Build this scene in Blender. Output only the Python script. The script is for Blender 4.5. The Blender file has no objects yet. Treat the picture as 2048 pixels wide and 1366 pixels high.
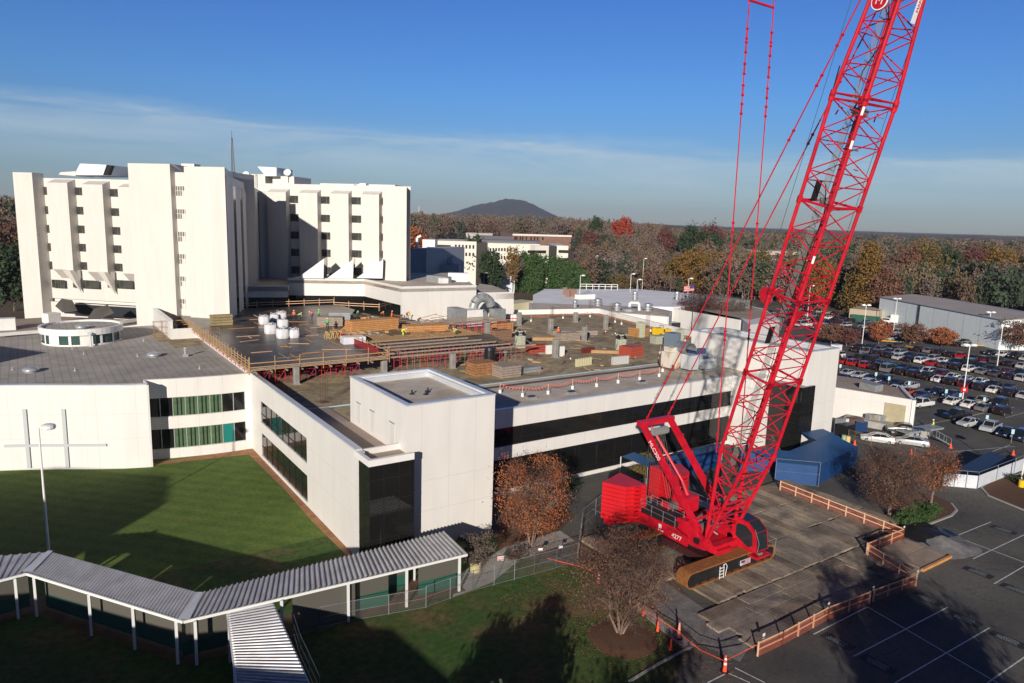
import bpy, bmesh, math, random
import numpy as np
from mathutils import Vector, Matrix
random.seed(7)
R_ = math.radians
sc = bpy.context.scene
# ------------------------------------------------------------------ camera
F_PX, CX, CY, CAMH = 1428.0, 1024.0, 683.0, 32.0
def _axes():
    a = np.array([3150-CX, 505-CY, F_PX]); a /= np.linalg.norm(a)
    b = np.array([45-CX, 410-CY, F_PX]); b /= np.linalg.norm(b)
    up = np.cross(b, a); up = -up if up[1] > 0 else up; up /= np.linalg.norm(up)
    b = b - a*np.dot(a, b); b /= np.linalg.norm(b)
    return np.array([a, b, up])
RM = _axes()
cam_d = bpy.data.cameras.new('camera'); cam = bpy.data.objects.new('camera', cam_d)
sc.collection.objects.link(cam)
cam_d.sensor_width = 36; cam_d.lens = 36*F_PX/2048; cam_d.clip_end = 40000; cam_d.clip_start = 0.5
_c = np.column_stack([RM[:, 0], -RM[:, 1], -RM[:, 2]])
cam.matrix_world = Matrix([[*map(float, _c[i]), (0, 0, CAMH)[i]] for i in range(3)] + [[0, 0, 0, 1]])
sc.camera = cam
# ------------------------------------------------------------------ light
SUN_EL, SUN_AZ = 16.8, 45.5           # elevation; light travels towards +X+Y at 45.5 degrees from X
sd = bpy.data.lights.new('sun', 'SUN'); sd.energy = 5.0; sd.angle = R_(0.6); sd.color = (1.0, 0.905, 0.79)
sun = bpy.data.objects.new('sun', sd); sc.collection.objects.link(sun); sun.location = (-60, -60, 80)
_dir = Vector((math.cos(R_(SUN_AZ))*math.cos(R_(SUN_EL)), math.sin(R_(SUN_AZ))*math.cos(R_(SUN_EL)), -math.sin(R_(SUN_EL))))
sun.rotation_euler = _dir.to_track_quat('-Z', 'Y').to_euler()
w = bpy.data.worlds.new('World'); sc.world = w; w.use_nodes = True
nt = w.node_tree; N = nt.nodes; L = nt.links; N.clear()
out = N.new('ShaderNodeOutputWorld'); bg = N.new('ShaderNodeBackground'); bg.inputs['Strength'].default_value = 0.088
sky = N.new('ShaderNodeTexSky'); sky.sky_type = 'NISHITA'; sky.sun_disc = False
sky.sun_elevation = R_(SUN_EL); sky.sun_rotation = R_(180+90-SUN_AZ)   # towards the sun
sky.air_density = 1.0; sky.dust_density = 0.3; sky.ozone_density = 2.6; sky.altitude = 300
tc = N.new('ShaderNodeTexCoord'); sep = N.new('ShaderNodeSeparateXYZ'); L.new(tc.outputs['Generated'], sep.inputs[0])
# deeper blue overhead, dull grey-blue towards the horizon (thin autumn haze layer)
tint = N.new('ShaderNodeValToRGB'); L.new(sep.outputs['Z'], tint.inputs[0])
e = tint.color_ramp.elements; e[0].position = 0.0; e[0].color = (0.50, 0.57, 0.76, 1); e[1].position = 0.42; e[1].color = (0.30, 0.60, 1.32, 1)
q = tint.color_ramp.elements.new(0.6); q.color = (0.07, 0.13, 0.29, 1); q = tint.color_ramp.elements.new(0.06); q.color = (0.46, 0.60, 0.82, 1); q = tint.color_ramp.elements.new(0.16); q.color = (0.40, 0.70, 1.12, 1)
mul = N.new('ShaderNodeMix'); mul.data_type = 'RGBA'; mul.blend_type = 'MULTIPLY'; mul.inputs[0].default_value = 1
L.new(sky.outputs[0], mul.inputs[6]); L.new(tint.outputs[0], mul.inputs[7])
mp = N.new('ShaderNodeMapping'); mp.inputs['Scale'].default_value = (1.6, 1.6, 13); L.new(tc.outputs['Generated'], mp.inputs[0])
mp.inputs['Rotation'].default_value = (0.03, -0.05, 0)
nz = N.new('ShaderNodeTexNoise'); nz.inputs['Scale'].default_value = 2.2; nz.inputs['Detail'].default_value = 7; nz.inputs['Roughness'].default_value = 0.62; nz.inputs['Distortion'].default_value = 0.5
L.new(mp.outputs[0], nz.inputs['Vector'])
cr = N.new('ShaderNodeValToRGB'); cr.color_ramp.elements[0].position = 0.36; cr.color_ramp.elements[1].position = 0.72; L.new(nz.outputs[0], cr.inputs[0])
band = N.new('ShaderNodeValToRGB'); L.new(sep.outputs['Z'], band.inputs[0])
b = band.color_ramp.elements; b[0].position = 0.0; b[0].color = (0.12,)*3+(1,); b[1].position = 0.095; b[1].color = (0, 0, 0, 1)
for p_, v_ in ((0.02, 0.45), (0.05, 0.9), (0.072, 1.0), (0.082, 0.35)):
    q = band.color_ramp.elements.new(p_); q.color = (v_,)*3+(1,)
fac = N.new('ShaderNodeMath'); fac.operation = 'MULTIPLY_ADD'; fac.inputs[1].default_value = 0.75; fac.inputs[2].default_value = 0.25; L.new(cr.outputs[0], fac.inputs[0])
lat = N.new('ShaderNodeVectorMath'); lat.operation = 'DOT_PRODUCT'; L.new(tc.outputs['Generated'], lat.inputs[0]); lat.inputs[1].default_value = (0.83, -0.56, 0)
e1_ = N.new('ShaderNodeMath'); e1_.operation = 'MULTIPLY_ADD'; L.new(lat.outputs['Value'], e1_.inputs[0]); e1_.inputs[1].default_value = 0.034; L.new(sep.outputs['Z'], e1_.inputs[2])
e2_ = N.new('ShaderNodeMath'); e2_.operation = 'MULTIPLY_ADD'; L.new(nz.outputs[0], e2_.inputs[0]); e2_.inputs[1].default_value = -0.045; L.new(e1_.outputs[0], e2_.inputs[2])
L.new(e2_.outputs[0], band.inputs[0]); fm = N.new('ShaderNodeMath'); fm.operation = 'MULTIPLY'; L.new(fac.outputs[0], fm.inputs[0]); L.new(band.outputs[0], fm.inputs[1]); fac = fm
fac2 = N.new('ShaderNodeMath'); fac2.operation = 'MULTIPLY'; L.new(fac.outputs[0], fac2.inputs[0]); fac2.inputs[1].default_value = 0.85
cl = N.new('ShaderNodeMix'); cl.data_type = 'RGBA'; L.new(fac2.outputs[0], cl.inputs[0]); L.new(mul.outputs[2], cl.inputs[6]); cl.inputs[7].default_value = (5.6, 6.8, 7.6, 1)
sdp = N.new('ShaderNodeVectorMath'); sdp.operation = 'DOT_PRODUCT'; L.new(tc.outputs['Generated'], sdp.inputs[0]); sdp.inputs[1].default_value = (-0.70, -0.71, 0.0)  # sky dimmed on the sun's side, behind the view, to deepen shadows
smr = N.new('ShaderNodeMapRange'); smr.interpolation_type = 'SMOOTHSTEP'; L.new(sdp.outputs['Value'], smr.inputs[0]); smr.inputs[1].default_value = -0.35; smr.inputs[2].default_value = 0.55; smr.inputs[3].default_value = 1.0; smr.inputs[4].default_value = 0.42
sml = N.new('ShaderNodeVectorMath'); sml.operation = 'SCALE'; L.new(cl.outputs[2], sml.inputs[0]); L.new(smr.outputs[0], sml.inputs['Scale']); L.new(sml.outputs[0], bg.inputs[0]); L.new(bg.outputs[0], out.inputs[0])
sc.view_settings.view_transform = 'Standard'; sc.view_settings.look = 'None'; sc.view_settings.exposure = 0.06; sc.view_settings.gamma = 1.0
sc.cycles.max_bounces = 5; sc.cycles.diffuse_bounces = 2; sc.cycles.glossy_bounces = 2; sc.cycles.transparent_max_bounces = 12

# ------------------------------------------------------------------ geometry helpers
def ray(px, py): return RM @ np.array([(px-CX)/F_PX, (py-CY)/F_PX, 1.0])
CAM = np.array([0, 0, CAMH])
def G(px, py, z=0.0):
    d = ray(px, py); return CAM + d*((z-CAMH)/d[2])
def GX(px, py, x): d = ray(px, py); return CAM + d*(x/d[0])
def GY(px, py, y): d = ray(px, py); return CAM + d*(y/d[1])
def PD(px, py, D): return CAM + ray(px, py)*D
def V3(p): return Vector([float(c) for c in p])

class MB:
    def __init__(s): s.v = []; s.f = []; s.mi = []; s.cur = 0
    def mat(s, i): s.cur = i; return s
    def face(s, pts):
        n = len(s.v); s.v += [tuple(float(c) for c in p) for p in pts]; s.f.append(tuple(range(n, n+len(pts)))); s.mi.append(s.cur); return s
    def grid_faces(s, vs, fs):
        n = len(s.v); s.v += [tuple(float(c) for c in p) for p in vs]
        for f in fs: s.f.append(tuple(n+i for i in f)); s.mi.append(s.cur)
        return s
    def box(s, x0, x1, y0, y1, z0, z1):
        if x0 > x1: x0, x1 = x1, x0
        if y0 > y1: y0, y1 = y1, y0
        vs = [(x0,y0,z0),(x1,y0,z0),(x1,y1,z0),(x0,y1,z0),(x0,y0,z1),(x1,y0,z1),(x1,y1,z1),(x0,y1,z1)]
        return s.grid_faces(vs, [(0,3,2,1),(4,5,6,7),(0,1,5,4),(1,2,6,5),(2,3,7,6),(3,0,4,7)])
    def obox(s, c, ax, ay, az):      # centre and three half axes
        c, ax, ay, az = map(lambda t: np.array(t, float), (c, ax, ay, az)); vs = []
        for k in (-1, 1):
            for i, j in ((-1,-1),(1,-1),(1,1),(-1,1)): vs.append(c+ax*i+ay*j+az*k)
        return s.grid_faces(vs, [(0,3,2,1),(4,5,6,7),(0,1,5,4),(1,2,6,5),(2,3,7,6),(3,0,4,7)])
    def beam(s, a, b, w, h, up=(0,0,1)):
        a, b = np.array(a, float), np.array(b, float); d = b-a; l = np.linalg.norm(d)
        if l < 1e-6: return s
        d /= l; up = np.array(up, float)
        if abs(np.dot(d, up)) > 0.97: up = np.array([1.0, 0, 0])
        x = np.cross(d, up); x /= np.linalg.norm(x); y = np.cross(x, d)
        return s.obox((a+b)/2, x*w/2, d*l/2, y*h/2)
    def tube(s, a, b, r, n=6, r2=None, caps=True):
        a, b = np.array(a, float), np.array(b, float); d = b-a; l = np.linalg.norm(d)
        if l < 1e-6: return s
        d /= l; up = np.array([0, 0, 1.0]) if abs(d[2]) < 0.95 else np.array([1.0, 0, 0])
        x = np.cross(d, up); x /= np.linalg.norm(x); y = np.cross(d, x); r2 = r if r2 is None else r2
        vs = []
        for c, rr in ((a, r), (b, r2)):
            for i in range(n): t = 2*math.pi*i/n; vs.append(c+rr*(x*math.cos(t)+y*math.sin(t)))
        fs = [(i, (i+1) % n, n+(i+1) % n, n+i) for i in range(n)]
        if caps: fs += [tuple(range(n-1, -1, -1)), tuple(range(n, 2*n))]
        return s.grid_faces(vs, fs)
    def path(s, pts, r, n=6):
        for a, b in zip(pts, pts[1:]): s.tube(a, b, r, n)
        return s
    def prism(s, pts, z0, z1, top=True, bottom=False):
        pts = [(float(p[0]), float(p[1])) for p in pts]
        ar = sum(pts[i][0]*pts[(i+1) % len(pts)][1]-pts[(i+1) % len(pts)][0]*pts[i][1] for i in range(len(pts)))
        if ar < 0: pts = pts[::-1]
        n = len(pts); vs = [(x, y, z0) for x, y in pts]+[(x, y, z1) for x, y in pts]
        fs = [(i, (i+1) % n, n+(i+1) % n, n+i) for i in range(n)]
        if top: fs.append(tuple(range(n, 2*n)))
        if bottom: fs.append(tuple(range(n-1, -1, -1)))
        return s.grid_faces(vs, fs)
    def lathe(s, c, prof, n=16, arc=(0, 2*math.pi)):
        c = np.array(c, float); vs = []; full = abs(arc[1]-arc[0]-2*math.pi) < 1e-6; m = n if full else n+1
        for r, z in prof:
            for i in range(m): t = arc[0]+(arc[1]-arc[0])*i/n; vs.append((c[0]+r*math.cos(t), c[1]+r*math.sin(t), c[2]+z))
        fs = []
        for k in range(len(prof)-1):
            for i in range(n): j = (i+1) % m if full else i+1; fs.append((k*m+i, k*m+j, (k+1)*m+j, (k+1)*m+i))
        return s.grid_faces(vs, fs)
    def ribbon(s, pts, z0, z1, th=0.2):   # upright wall along a polyline, with thickness (to the left of travel)
        P_ = [np.array(p[:2], float) for p in pts]; nrm = []
        for i in range(len(P_)):
            d = P_[min(i+1, len(P_)-1)]-P_[max(i-1, 0)]; d /= np.linalg.norm(d); nrm.append(np.array([-d[1], d[0]]))
        Q = [p+n_*th for p, n_ in zip(P_, nrm)]
        poly = [tuple(p) for p in P_]+[tuple(q_) for q_ in Q[::-1]]; n = len(P_)
        for i in range(n-1):
            a, b_, c_, d_ = P_[i], P_[i+1], Q[i+1], Q[i]
            za0, za1 = (z0[i], z0[i+1]) if hasattr(z0, '__len__') else (z0, z0); zb0, zb1 = (z1[i], z1[i+1]) if hasattr(z1, '__len__') else (z1, z1)
            vs = [(*a, za0), (*b_, za1), (*c_, za1), (*d_, za0), (*a, zb0), (*b_, zb1), (*c_, zb1), (*d_, zb0)]
            fs = [(0,3,2,1),(4,5,6,7),(0,1,5,4),(2,3,7,6)]
            if i == 0: fs.append((3,0,4,7))
            if i == n-2: fs.append((1,2,6,5))
            s.grid_faces(vs, fs)
        return s
    def each(s, name, mats, parent=None, **tg):      # every connected piece becomes an object of its own
        par = list(range(len(s.v)))
        def fd(i):
            while par[i] != i: par[i] = par[par[i]]; i = par[i]
            return i
        for f in s.f:
            for j in f[1:]: par[fd(j)] = fd(f[0])
        gr = {}
        for k, f in enumerate(s.f): gr.setdefault(fd(f[0]), []).append(k)
        for ks in gr.values():
            m = MB(); ids = sorted({i for k in ks for i in s.f[k]}); mp_ = {i: n for n, i in enumerate(ids)}
            m.v = [s.v[i] for i in ids]; m.f = [tuple(mp_[i] for i in s.f[k]) for k in ks]; m.mi = [0]*len(ks)
            m.build(name, mats[s.mi[ks[0]]] if isinstance(mats, (list, tuple)) else mats, parent, **tg)
    def build(s, name, mats, parent=None, loc=None, smooth=False, **tg):
        if not s.v: return None
        if not isinstance(mats, (list, tuple)): mats = [mats]
        vs = np.array(s.v, float)
        org = np.array(parent['_w'] if parent is not None else (0, 0, 0), float)
        if loc is None:
            lo, hi = vs.min(0), vs.max(0); loc = np.array([(lo[0]+hi[0])/2, (lo[1]+hi[1])/2, lo[2]])
        else: loc = np.array(loc, float)
        me = bpy.data.meshes.new(name); me.from_pydata((vs-loc).tolist(), [], s.f); me.update()
        for m in mats: me.materials.append(m)
        if len(mats) > 1: me.polygons.foreach_set('material_index', s.mi)
        if smooth: me.polygons.foreach_set('use_smooth', [True]*len(me.polygons))
        o = bpy.data.objects.new(name, me); sc.collection.objects.link(o)
        if parent is not None: o.parent = parent
        o.location = tuple(loc-org); o['_w'] = [float(c) for c in loc]
        tag(o, **tg); return o
def tag(o, label=None, cat=None, group=None, kind=None):
    if label: o['label'] = label
    if cat: o['category'] = cat
    if group: o['group'] = group
    if kind: o['kind'] = kind
    return o
def thing(name, loc, label, cat, group=None, rz=0.0):
    o = bpy.data.objects.new(name, None); o.empty_display_size = 0.3; sc.collection.objects.link(o)
    o.location = [float(c) for c in loc]; o.rotation_euler = (0, 0, rz); o['_w'] = [float(c) for c in loc]
    return tag(o, label, cat, group)
def kids(o): return [c for c in bpy.data.objects if c.parent == o]
def snapshot(root):
    t = {}
    def rec(o): t[o.name] = kids(o); [rec(c) for c in t[o.name]]
    rec(root); return t
def copy_tree(root, tree, loc, rz=0.0, scale=None, label=None, parent=None):
    c = root.copy(); sc.collection.objects.link(c)
    if parent is not None: c.parent = parent
    else:
        c.location = [float(q_) for q_ in loc]; c.rotation_euler = (0, 0, rz)
        if scale is not None: c.scale = scale if hasattr(scale, '__len__') else (scale,)*3
        if label: c['label'] = label
    for ch in tree[root.name]: copy_tree(ch, tree, None, parent=c)
    return c
def text_mesh(name, s, size, mat, origin, xdir, ydir, parent=None, th=0.01, align='CENTER'):
    cu = bpy.data.curves.new(name, 'FONT'); cu.body = s; cu.size = size; cu.extrude = th; cu.align_x = align; cu.align_y = 'CENTER'
    o = bpy.data.objects.new(name, cu); sc.collection.objects.link(o)
    dg = bpy.context.evaluated_depsgraph_get(); me = bpy.data.meshes.new_from_object(o.evaluated_get(dg))
    bpy.data.objects.remove(o); me.materials.clear(); me.materials.append(mat)
    n = bpy.data.objects.new(name, me); sc.collection.objects.link(n)
    x = V3(xdir).normalized(); z = x.cross(V3(ydir)).normalized(); y = z.cross(x)
    M = Matrix((x, y, z)).transposed().to_4x4(); M.translation = V3(origin) - (V3(parent['_w']) if parent is not None else Vector())
    if parent is not None: n.parent = parent
    n.matrix_local = M; return n
# ------------------------------------------------------------------ materials
MATS = {}
def mat(name, col, rough=0.7, metal=0.0, var=0.0, vs=1.0, var2=None, bump=0.0, bs=20, spec=None, coord='Object', stretch=None, alpha=None, trans=None):
    if name in MATS: return MATS[name]
    m = bpy.data.materials.new(name); m.use_nodes = True; t = m.node_tree; n = t.nodes; l = t.links
    p = n['Principled BSDF']; p.inputs['Base Color'].default_value = (*col, 1); p.inputs['Roughness'].default_value = rough; p.inputs['Metallic'].default_value = metal
    if spec is not None: p.inputs['Specular IOR Level'].default_value = spec
    if alpha is not None: p.inputs['Alpha'].default_value = alpha
    m['_c'] = list(col)
    tcn = n.new('ShaderNodeTexCoord') if coord == 'Object' else n.new('ShaderNodeNewGeometry')
    vec = tcn.outputs['Object'] if coord == 'Object' else tcn.outputs['Position']
    if stretch:
        mpn = n.new('ShaderNodeMapping'); mpn.inputs['Scale'].default_value = stretch; l.new(vec, mpn.inputs[0]); vec = mpn.outputs[0]
    if var > 0 or var2:
        no = n.new('ShaderNodeTexNoise'); no.inputs['Scale'].default_value = vs; no.inputs['Detail'].default_value = 6; no.inputs['Roughness'].default_value = 0.6; l.new(vec, no.inputs['Vector'])
        r = n.new('ShaderNodeValToRGB'); l.new(no.outputs[0], r.inputs[0]); c2 = var2 or tuple(min(1, c*(1+var)) for c in col); c1 = col if var2 else tuple(c*(1-var) for c in col)
        r.color_ramp.elements[0].position = 0.33; r.color_ramp.elements[1].position = 0.67
        r.color_ramp.elements[0].color = (*c1, 1); r.color_ramp.elements[1].color = (*c2, 1); l.new(r.outputs[0], p.inputs['Base Color'])
    if bump > 0:
        nb = n.new('ShaderNodeTexNoise'); nb.inputs['Scale'].default_value = bs; nb.inputs['Detail'].default_value = 4; l.new(vec, nb.inputs['Vector'])
        bn = n.new('ShaderNodeBump'); bn.inputs['Strength'].default_value = bump; bn.inputs['Distance'].default_value = 0.05; l.new(nb.outputs[0], bn.inputs['Height']); l.new(bn.outputs[0], p.inputs['Normal'])
    MATS[name] = m; return m
def stain(m, sc_=0.3, lo=(0.55, 0.56, 0.6), hi=(1.15, 1.12, 1.08), det=7):
    """large soft stains laid over a material's colour"""
    n, l, p = nodes(m); s_ = p.inputs['Base Color'].links[0].from_socket; g = n.new('ShaderNodeNewGeometry'); no = n.new('ShaderNodeTexNoise'); no.inputs['Scale'].default_value = sc_; no.inputs['Detail'].default_value = det; no.inputs['Distortion'].default_value = 1.0; l.new(g.outputs['Position'], no.inputs['Vector'])
    r = n.new('ShaderNodeValToRGB'); l.new(no.outputs[0], r.inputs[0]); e_ = r.color_ramp.elements; e_[0].position, e_[0].color = .36, (*lo, 1); e_[1].position, e_[1].color = .6, (*hi, 1)
    x = n.new('ShaderNodeMix'); x.data_type = 'RGBA'; x.blend_type = 'MULTIPLY'; x.inputs[0].default_value = 1; l.new(s_, x.inputs[6]); l.new(r.outputs[0], x.inputs[7]); l.new(x.outputs[2], p.inputs['Base Color'])
def nodes(m): return m.node_tree.nodes, m.node_tree.links, m.node_tree.nodes['Principled BSDF']
def panel_mat(name, col, sx=3.0, zs=(), dark=0.72, lw=0.04, ribs=0.0):
    """painted wall panels with fine joints every sx metres and horizontal joints at the given heights"""
    m = mat(name, col, 0.55); n, l, p = nodes(m)
    g = n.new('ShaderNodeNewGeometry'); sp = n.new('ShaderNodeSeparateXYZ'); l.new(g.outputs['Position'], sp.inputs[0])
    sn = n.new('ShaderNodeSeparateXYZ'); l.new(g.outputs['True Normal'], sn.inputs[0])
    def M_(op, a, b=None, c=None):
        q_ = n.new('ShaderNodeMath'); q_.operation = op
        for i, x in enumerate((a, b, c)):
            if x is None: continue
            if hasattr(x, 'is_linked') or hasattr(x, 'links'): l.new(x, q_.inputs[i])
            else: q_.inputs[i].default_value = x
        return q_.outputs[0]
    along = M_('SUBTRACT', M_('MULTIPLY', sp.outputs[0], sn.outputs[1]), M_('MULTIPLY', sp.outputs[1], sn.outputs[0]))
    vert = M_('LESS_THAN', M_('ABSOLUTE', sn.outputs[2]), 0.5)
    line = M_('LESS_THAN', M_('PINGPONG', along, sx/2), lw/2)
    for z in zs: line = M_('MAXIMUM', line, M_('COMPARE', sp.outputs[2], z, lw/2))
    line = M_('MULTIPLY', line, vert)
    no = n.new('ShaderNodeTexNoise'); mpn = n.new('ShaderNodeMapping'); mpn.inputs['Scale'].default_value = (0.5, 0.5, 0.12); l.new(g.outputs['Position'], mpn.inputs[0]); l.new(mpn.outputs[0], no.inputs['Vector']); no.inputs['Scale'].default_value = 1.5; no.inputs['Detail'].default_value = 8
    r = n.new('ShaderNodeValToRGB'); l.new(no.outputs[0], r.inputs[0]); r.color_ramp.elements[0].position = 0.3; r.color_ramp.elements[1].position = 0.62
    r.color_ramp.elements[0].color = (*[c*0.94 for c in col], 1); r.color_ramp.elements[1].color = (*col, 1)
    mx = n.new('ShaderNodeMix'); mx.data_type = 'RGBA'; l.new(line, mx.inputs[0]); l.new(r.outputs[0], mx.inputs[6]); mx.inputs[7].default_value = (*[c*dark for c in col], 1)
    l.new(mx.outputs[2], p.inputs['Base Color'])
    if ribs > 0:
        h = M_('SINE', M_('MULTIPLY', along, 2*math.pi/0.3)); bn = n.new('ShaderNodeBump'); bn.inputs['Strength'].default_value = ribs; bn.inputs['Distance'].default_value = 0.02; l.new(h, bn.inputs['Height']); l.new(bn.outputs[0], p.inputs['Normal'])
    return m
WHITE = panel_mat('white_panel', (0.76, 0.745, 0.715), 3.0, (3.9, 7.0), 0.84, 0.06)
CREAM = panel_mat('hospital_panel', (0.71, 0.68, 0.635), 1.5, (), 0.90, 0.07)
SMOOTHW = mat('white_paint', (0.82, 0.81, 0.79), 0.45, var=0.06, vs=0.8)
COPING = mat('coping_metal', (0.66, 0.70, 0.75), 0.35, 0.3, var=0.08, vs=0.5)
ROOFG = mat('gravel_roof', (0.50, 0.44, 0.37), 0.95, var2=(0.64, 0.565, 0.48), vs=0.35, bump=0.3, bs=12, coord='P')
ROOFB = mat('concrete_roof_slab', (0.30, 0.235, 0.14), 0.9, var2=(0.46, 0.375, 0.24), vs=0.16, bump=0.2, bs=5, coord='P')
ROOFD = mat('roof_tan_ballast', (0.42, 0.34, 0.28), 0.95, var2=(0.30, 0.23, 0.19), vs=0.12, coord='P')
ROOFW = mat('white_membrane', (0.95, 0.94, 0.93), 0.6, var=0.1, vs=0.1, coord='P')
GLASS = mat('dark_glass', (0.012, 0.012, 0.012), 0.06, spec=0.5)
GLASSG = mat('green_lit_glass', (0.065, 0.125, 0.07), 0.1, var2=(0.12, 0.19, 0.10), vs=0.8)  # green light in the panes is put into the base colour
GLASST = mat('teal_glass', (0.02, 0.20, 0.18), 0.12)
MULL = mat('mullion', (0.55, 0.57, 0.56), 0.4, 0.3)
DMULL = mat('dark_mullion', (0.035, 0.035, 0.04), 0.4, 0.5)
RED = mat('crane_red_paint', (0.50, 0.004, 0.020), 0.42, var2=(0.64, 0.012, 0.03), vs=1.3, bump=0.1)
REDD = mat('counterweight_red', (0.58, 0.008, 0.016), 0.45, var=0.10, vs=0.5)
BLACK = mat('black_paint', (0.015, 0.015, 0.017), 0.4)
STEEL = mat('galvanised_steel', (0.45, 0.47, 0.49), 0.4, 0.6, var=0.15, vs=2)
GREYM = mat('grey_metal', (0.33, 0.35, 0.36), 0.5, 0.3, var=0.15, vs=1)
RUST = mat('track_rust', (0.20, 0.075, 0.02), 0.8, var2=(0.33, 0.13, 0.035), vs=2.5, bump=0.3)
CONC = mat('concrete', (0.36, 0.35, 0.33), 0.9, var=0.15, vs=0.8, bump=0.2, coord='P')
CONCD = mat('column_concrete', (0.27, 0.26, 0.24), 0.9, var=0.18, vs=1.2)
WOOD = mat('pine_lumber', (0.52, 0.33, 0.16), 0.8, var2=(0.40, 0.24, 0.11), vs=3, stretch=(1, 1, 0.2))
WOODO = mat('orange_lumber', (0.50, 0.22, 0.07), 0.8, var2=(0.60, 0.33, 0.13), vs=2)
WOODG = mat('grey_plank', (0.36, 0.30, 0.25), 0.85, var2=(0.26, 0.21, 0.17), vs=2)
WOODS = mat('weathered_rail', (0.80, 0.55, 0.36), 0.8, var2=(0.72, 0.42, 0.25), vs=2)
SCRED = mat('scaffold_red', (0.55, 0.035, 0.03), 0.5, var=0.2, vs=1)
SCPINK = mat('scaffold_magenta', (0.42, 0.02, 0.10), 0.5)
ORANGE = mat('safety_orange', (0.95, 0.09, 0.03), 0.5)
ORNET = mat('orange_net_fabric', (0.60, 0.15, 0.08), 0.8, var=0.2, vs=2, alpha=0.3)
TYRE = mat('tyre', (0.015, 0.015, 0.015), 0.85)
LAMPW = mat('lamp_lens', (0.85, 0.86, 0.86), 0.3)
BARK = mat('bark', (0.20, 0.165, 0.135), 0.95, var=0.3, vs=4, bump=0.5, bs=10)
BARKP = mat('pale_bark', (0.22, 0.155, 0.12), 0.9, var=0.25, vs=4)
BLUE = mat('blue_tarp', (0.008, 0.055, 0.19), 0.6, var=0.12, vs=0.6)
BLUEL = mat('blue_sheet_roof', (0.012, 0.075, 0.21), 0.5, var=0.1, vs=0.5)
WTARP = mat('white_tarp', (0.60, 0.64, 0.70), 0.6, var=0.1, vs=0.6)
YEL = mat('machine_yellow', (0.80, 0.52, 0.01), 0.45)
SKIN = mat('skin', (0.45, 0.26, 0.18), 0.6)
PITCH = mat('rubber_deck_film', (0.022, 0.022, 0.025), 0.35, var2=(0.12, 0.10, 0.085), vs=0.2, coord='P')
BROWN = mat('brown_stain', (0.16, 0.08, 0.055), 0.9, var=0.2, vs=1)
stain(RED, .6, (.8, .82, .85), (1.04, 1.04, 1.04)); stain(ROOFB, .5, (.62, .62, .62), (1.12, 1.1, 1.06)); stain(ROOFG, .25, (.82, .8, .78), (1.05, 1.05, 1.05)); stain(PITCH, .35, (.55, .55, .6), (1.5, 1.4, 1.3))
NAVY = mat('navy_steel', (0.02, 0.06, 0.17), 0.5)
# ================================================================== terrain, ground sheets, hills
ANG_F = math.radians(55.65)
def hash2(i, j): v = math.sin(i*127.1+j*311.7)*43758.5453; return v-math.floor(v)
def vnoise(x, y):
    i, j = math.floor(x), math.floor(y); fx, fy = x-i, y-j; fx = fx*fx*(3-2*fx); fy = fy*fy*(3-2*fy)
    return (hash2(i, j)*(1-fx)+hash2(i+1, j)*fx)*(1-fy)+(hash2(i, j+1)*(1-fx)+hash2(i+1, j+1)*fx)*fy
def sstep(a, b, x): t = min(1, max(0, (x-a)/(b-a))); return t*t*(3-2*t)
def terrain(x, y):
    r = math.hypot(x, y); a = math.degrees(ANG_F-math.atan2(y, x))      # a > 0: right of the view axis
    if r < 300: return 0.0
    h = 13-7*sstep(4, 20, a)
    if a < -12: h = 14
    z = h*sstep(330, 560, r)+(vnoise(x/130, y/130)-0.5)*7*sstep(380, 700, r)
    return z+ (h*0.25)*sstep(700, 2500, r)
rad = [0.5, 60, 150, 290, 320, 350, 380, 420, 460, 510, 560, 620, 700, 800, 950, 1150, 1400, 1800, 2400, 3200, 4500, 7000, 11000, 18000]
g = MB(); vs = []; NA = 120
for r in rad:
    for k in range(NA): t = 2*math.pi*k/NA; x, y = r*math.cos(t), r*math.sin(t); vs.append((x, y, terrain(x, y)-0.03))
fs = [(i*NA+k, (i+1)*NA+k, (i+1)*NA+(k+1) % NA, i*NA+(k+1) % NA) for i in range(len(rad)-1) for k in range(NA)]+[tuple(range(NA-1, -1, -1))[::-1]]
g.grid_faces(vs, fs)
EARTH = mat('leaf_litter_earth', (0.075, 0.05, 0.033), 0.95, var2=(0.13, 0.085, 0.055), vs=0.08, coord='P')
g.build('ground', EARTH, loc=(0, 0, 0), smooth=True, kind='structure')

GRASS = mat('mown_grass', (0.045, 0.075, 0.016), 0.95, coord='P'); n, l, p = nodes(GRASS)
gp = n.new('ShaderNodeNewGeometry')
def noise_ramp(n, l, vec, scale, stops, detail=6):
    no = n.new('ShaderNodeTexNoise'); no.inputs['Scale'].default_value = scale; no.inputs['Detail'].default_value = detail; no.inputs['Roughness'].default_value = 0.65; l.new(vec, no.inputs['Vector'])
    r = n.new('ShaderNodeValToRGB'); l.new(no.outputs[0], r.inputs[0]); el = r.color_ramp.elements
    el[0].position, el[0].color = stops[0][0], (*stops[0][1], 1); el[1].position, el[1].color = stops[-1][0], (*stops[-1][1], 1)
    for s_, c_ in stops[1:-1]: q_ = el.new(s_); q_.color = (*c_, 1)
    return r.outputs[0]
ca = noise_ramp(n, l, gp.outputs['Position'], 0.13, [(0.38, (0.032, 0.10, 0.008)), (0.52, (0.065, 0.098, 0.016)), (0.64, (0.16, 0.11, 0.045))])
cb = noise_ramp(n, l, gp.outputs['Position'], 1.6, [(0.3, (0.45, 0.45, 0.45)), (0.7, (1.35, 1.35, 1.35))], 9)
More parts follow.
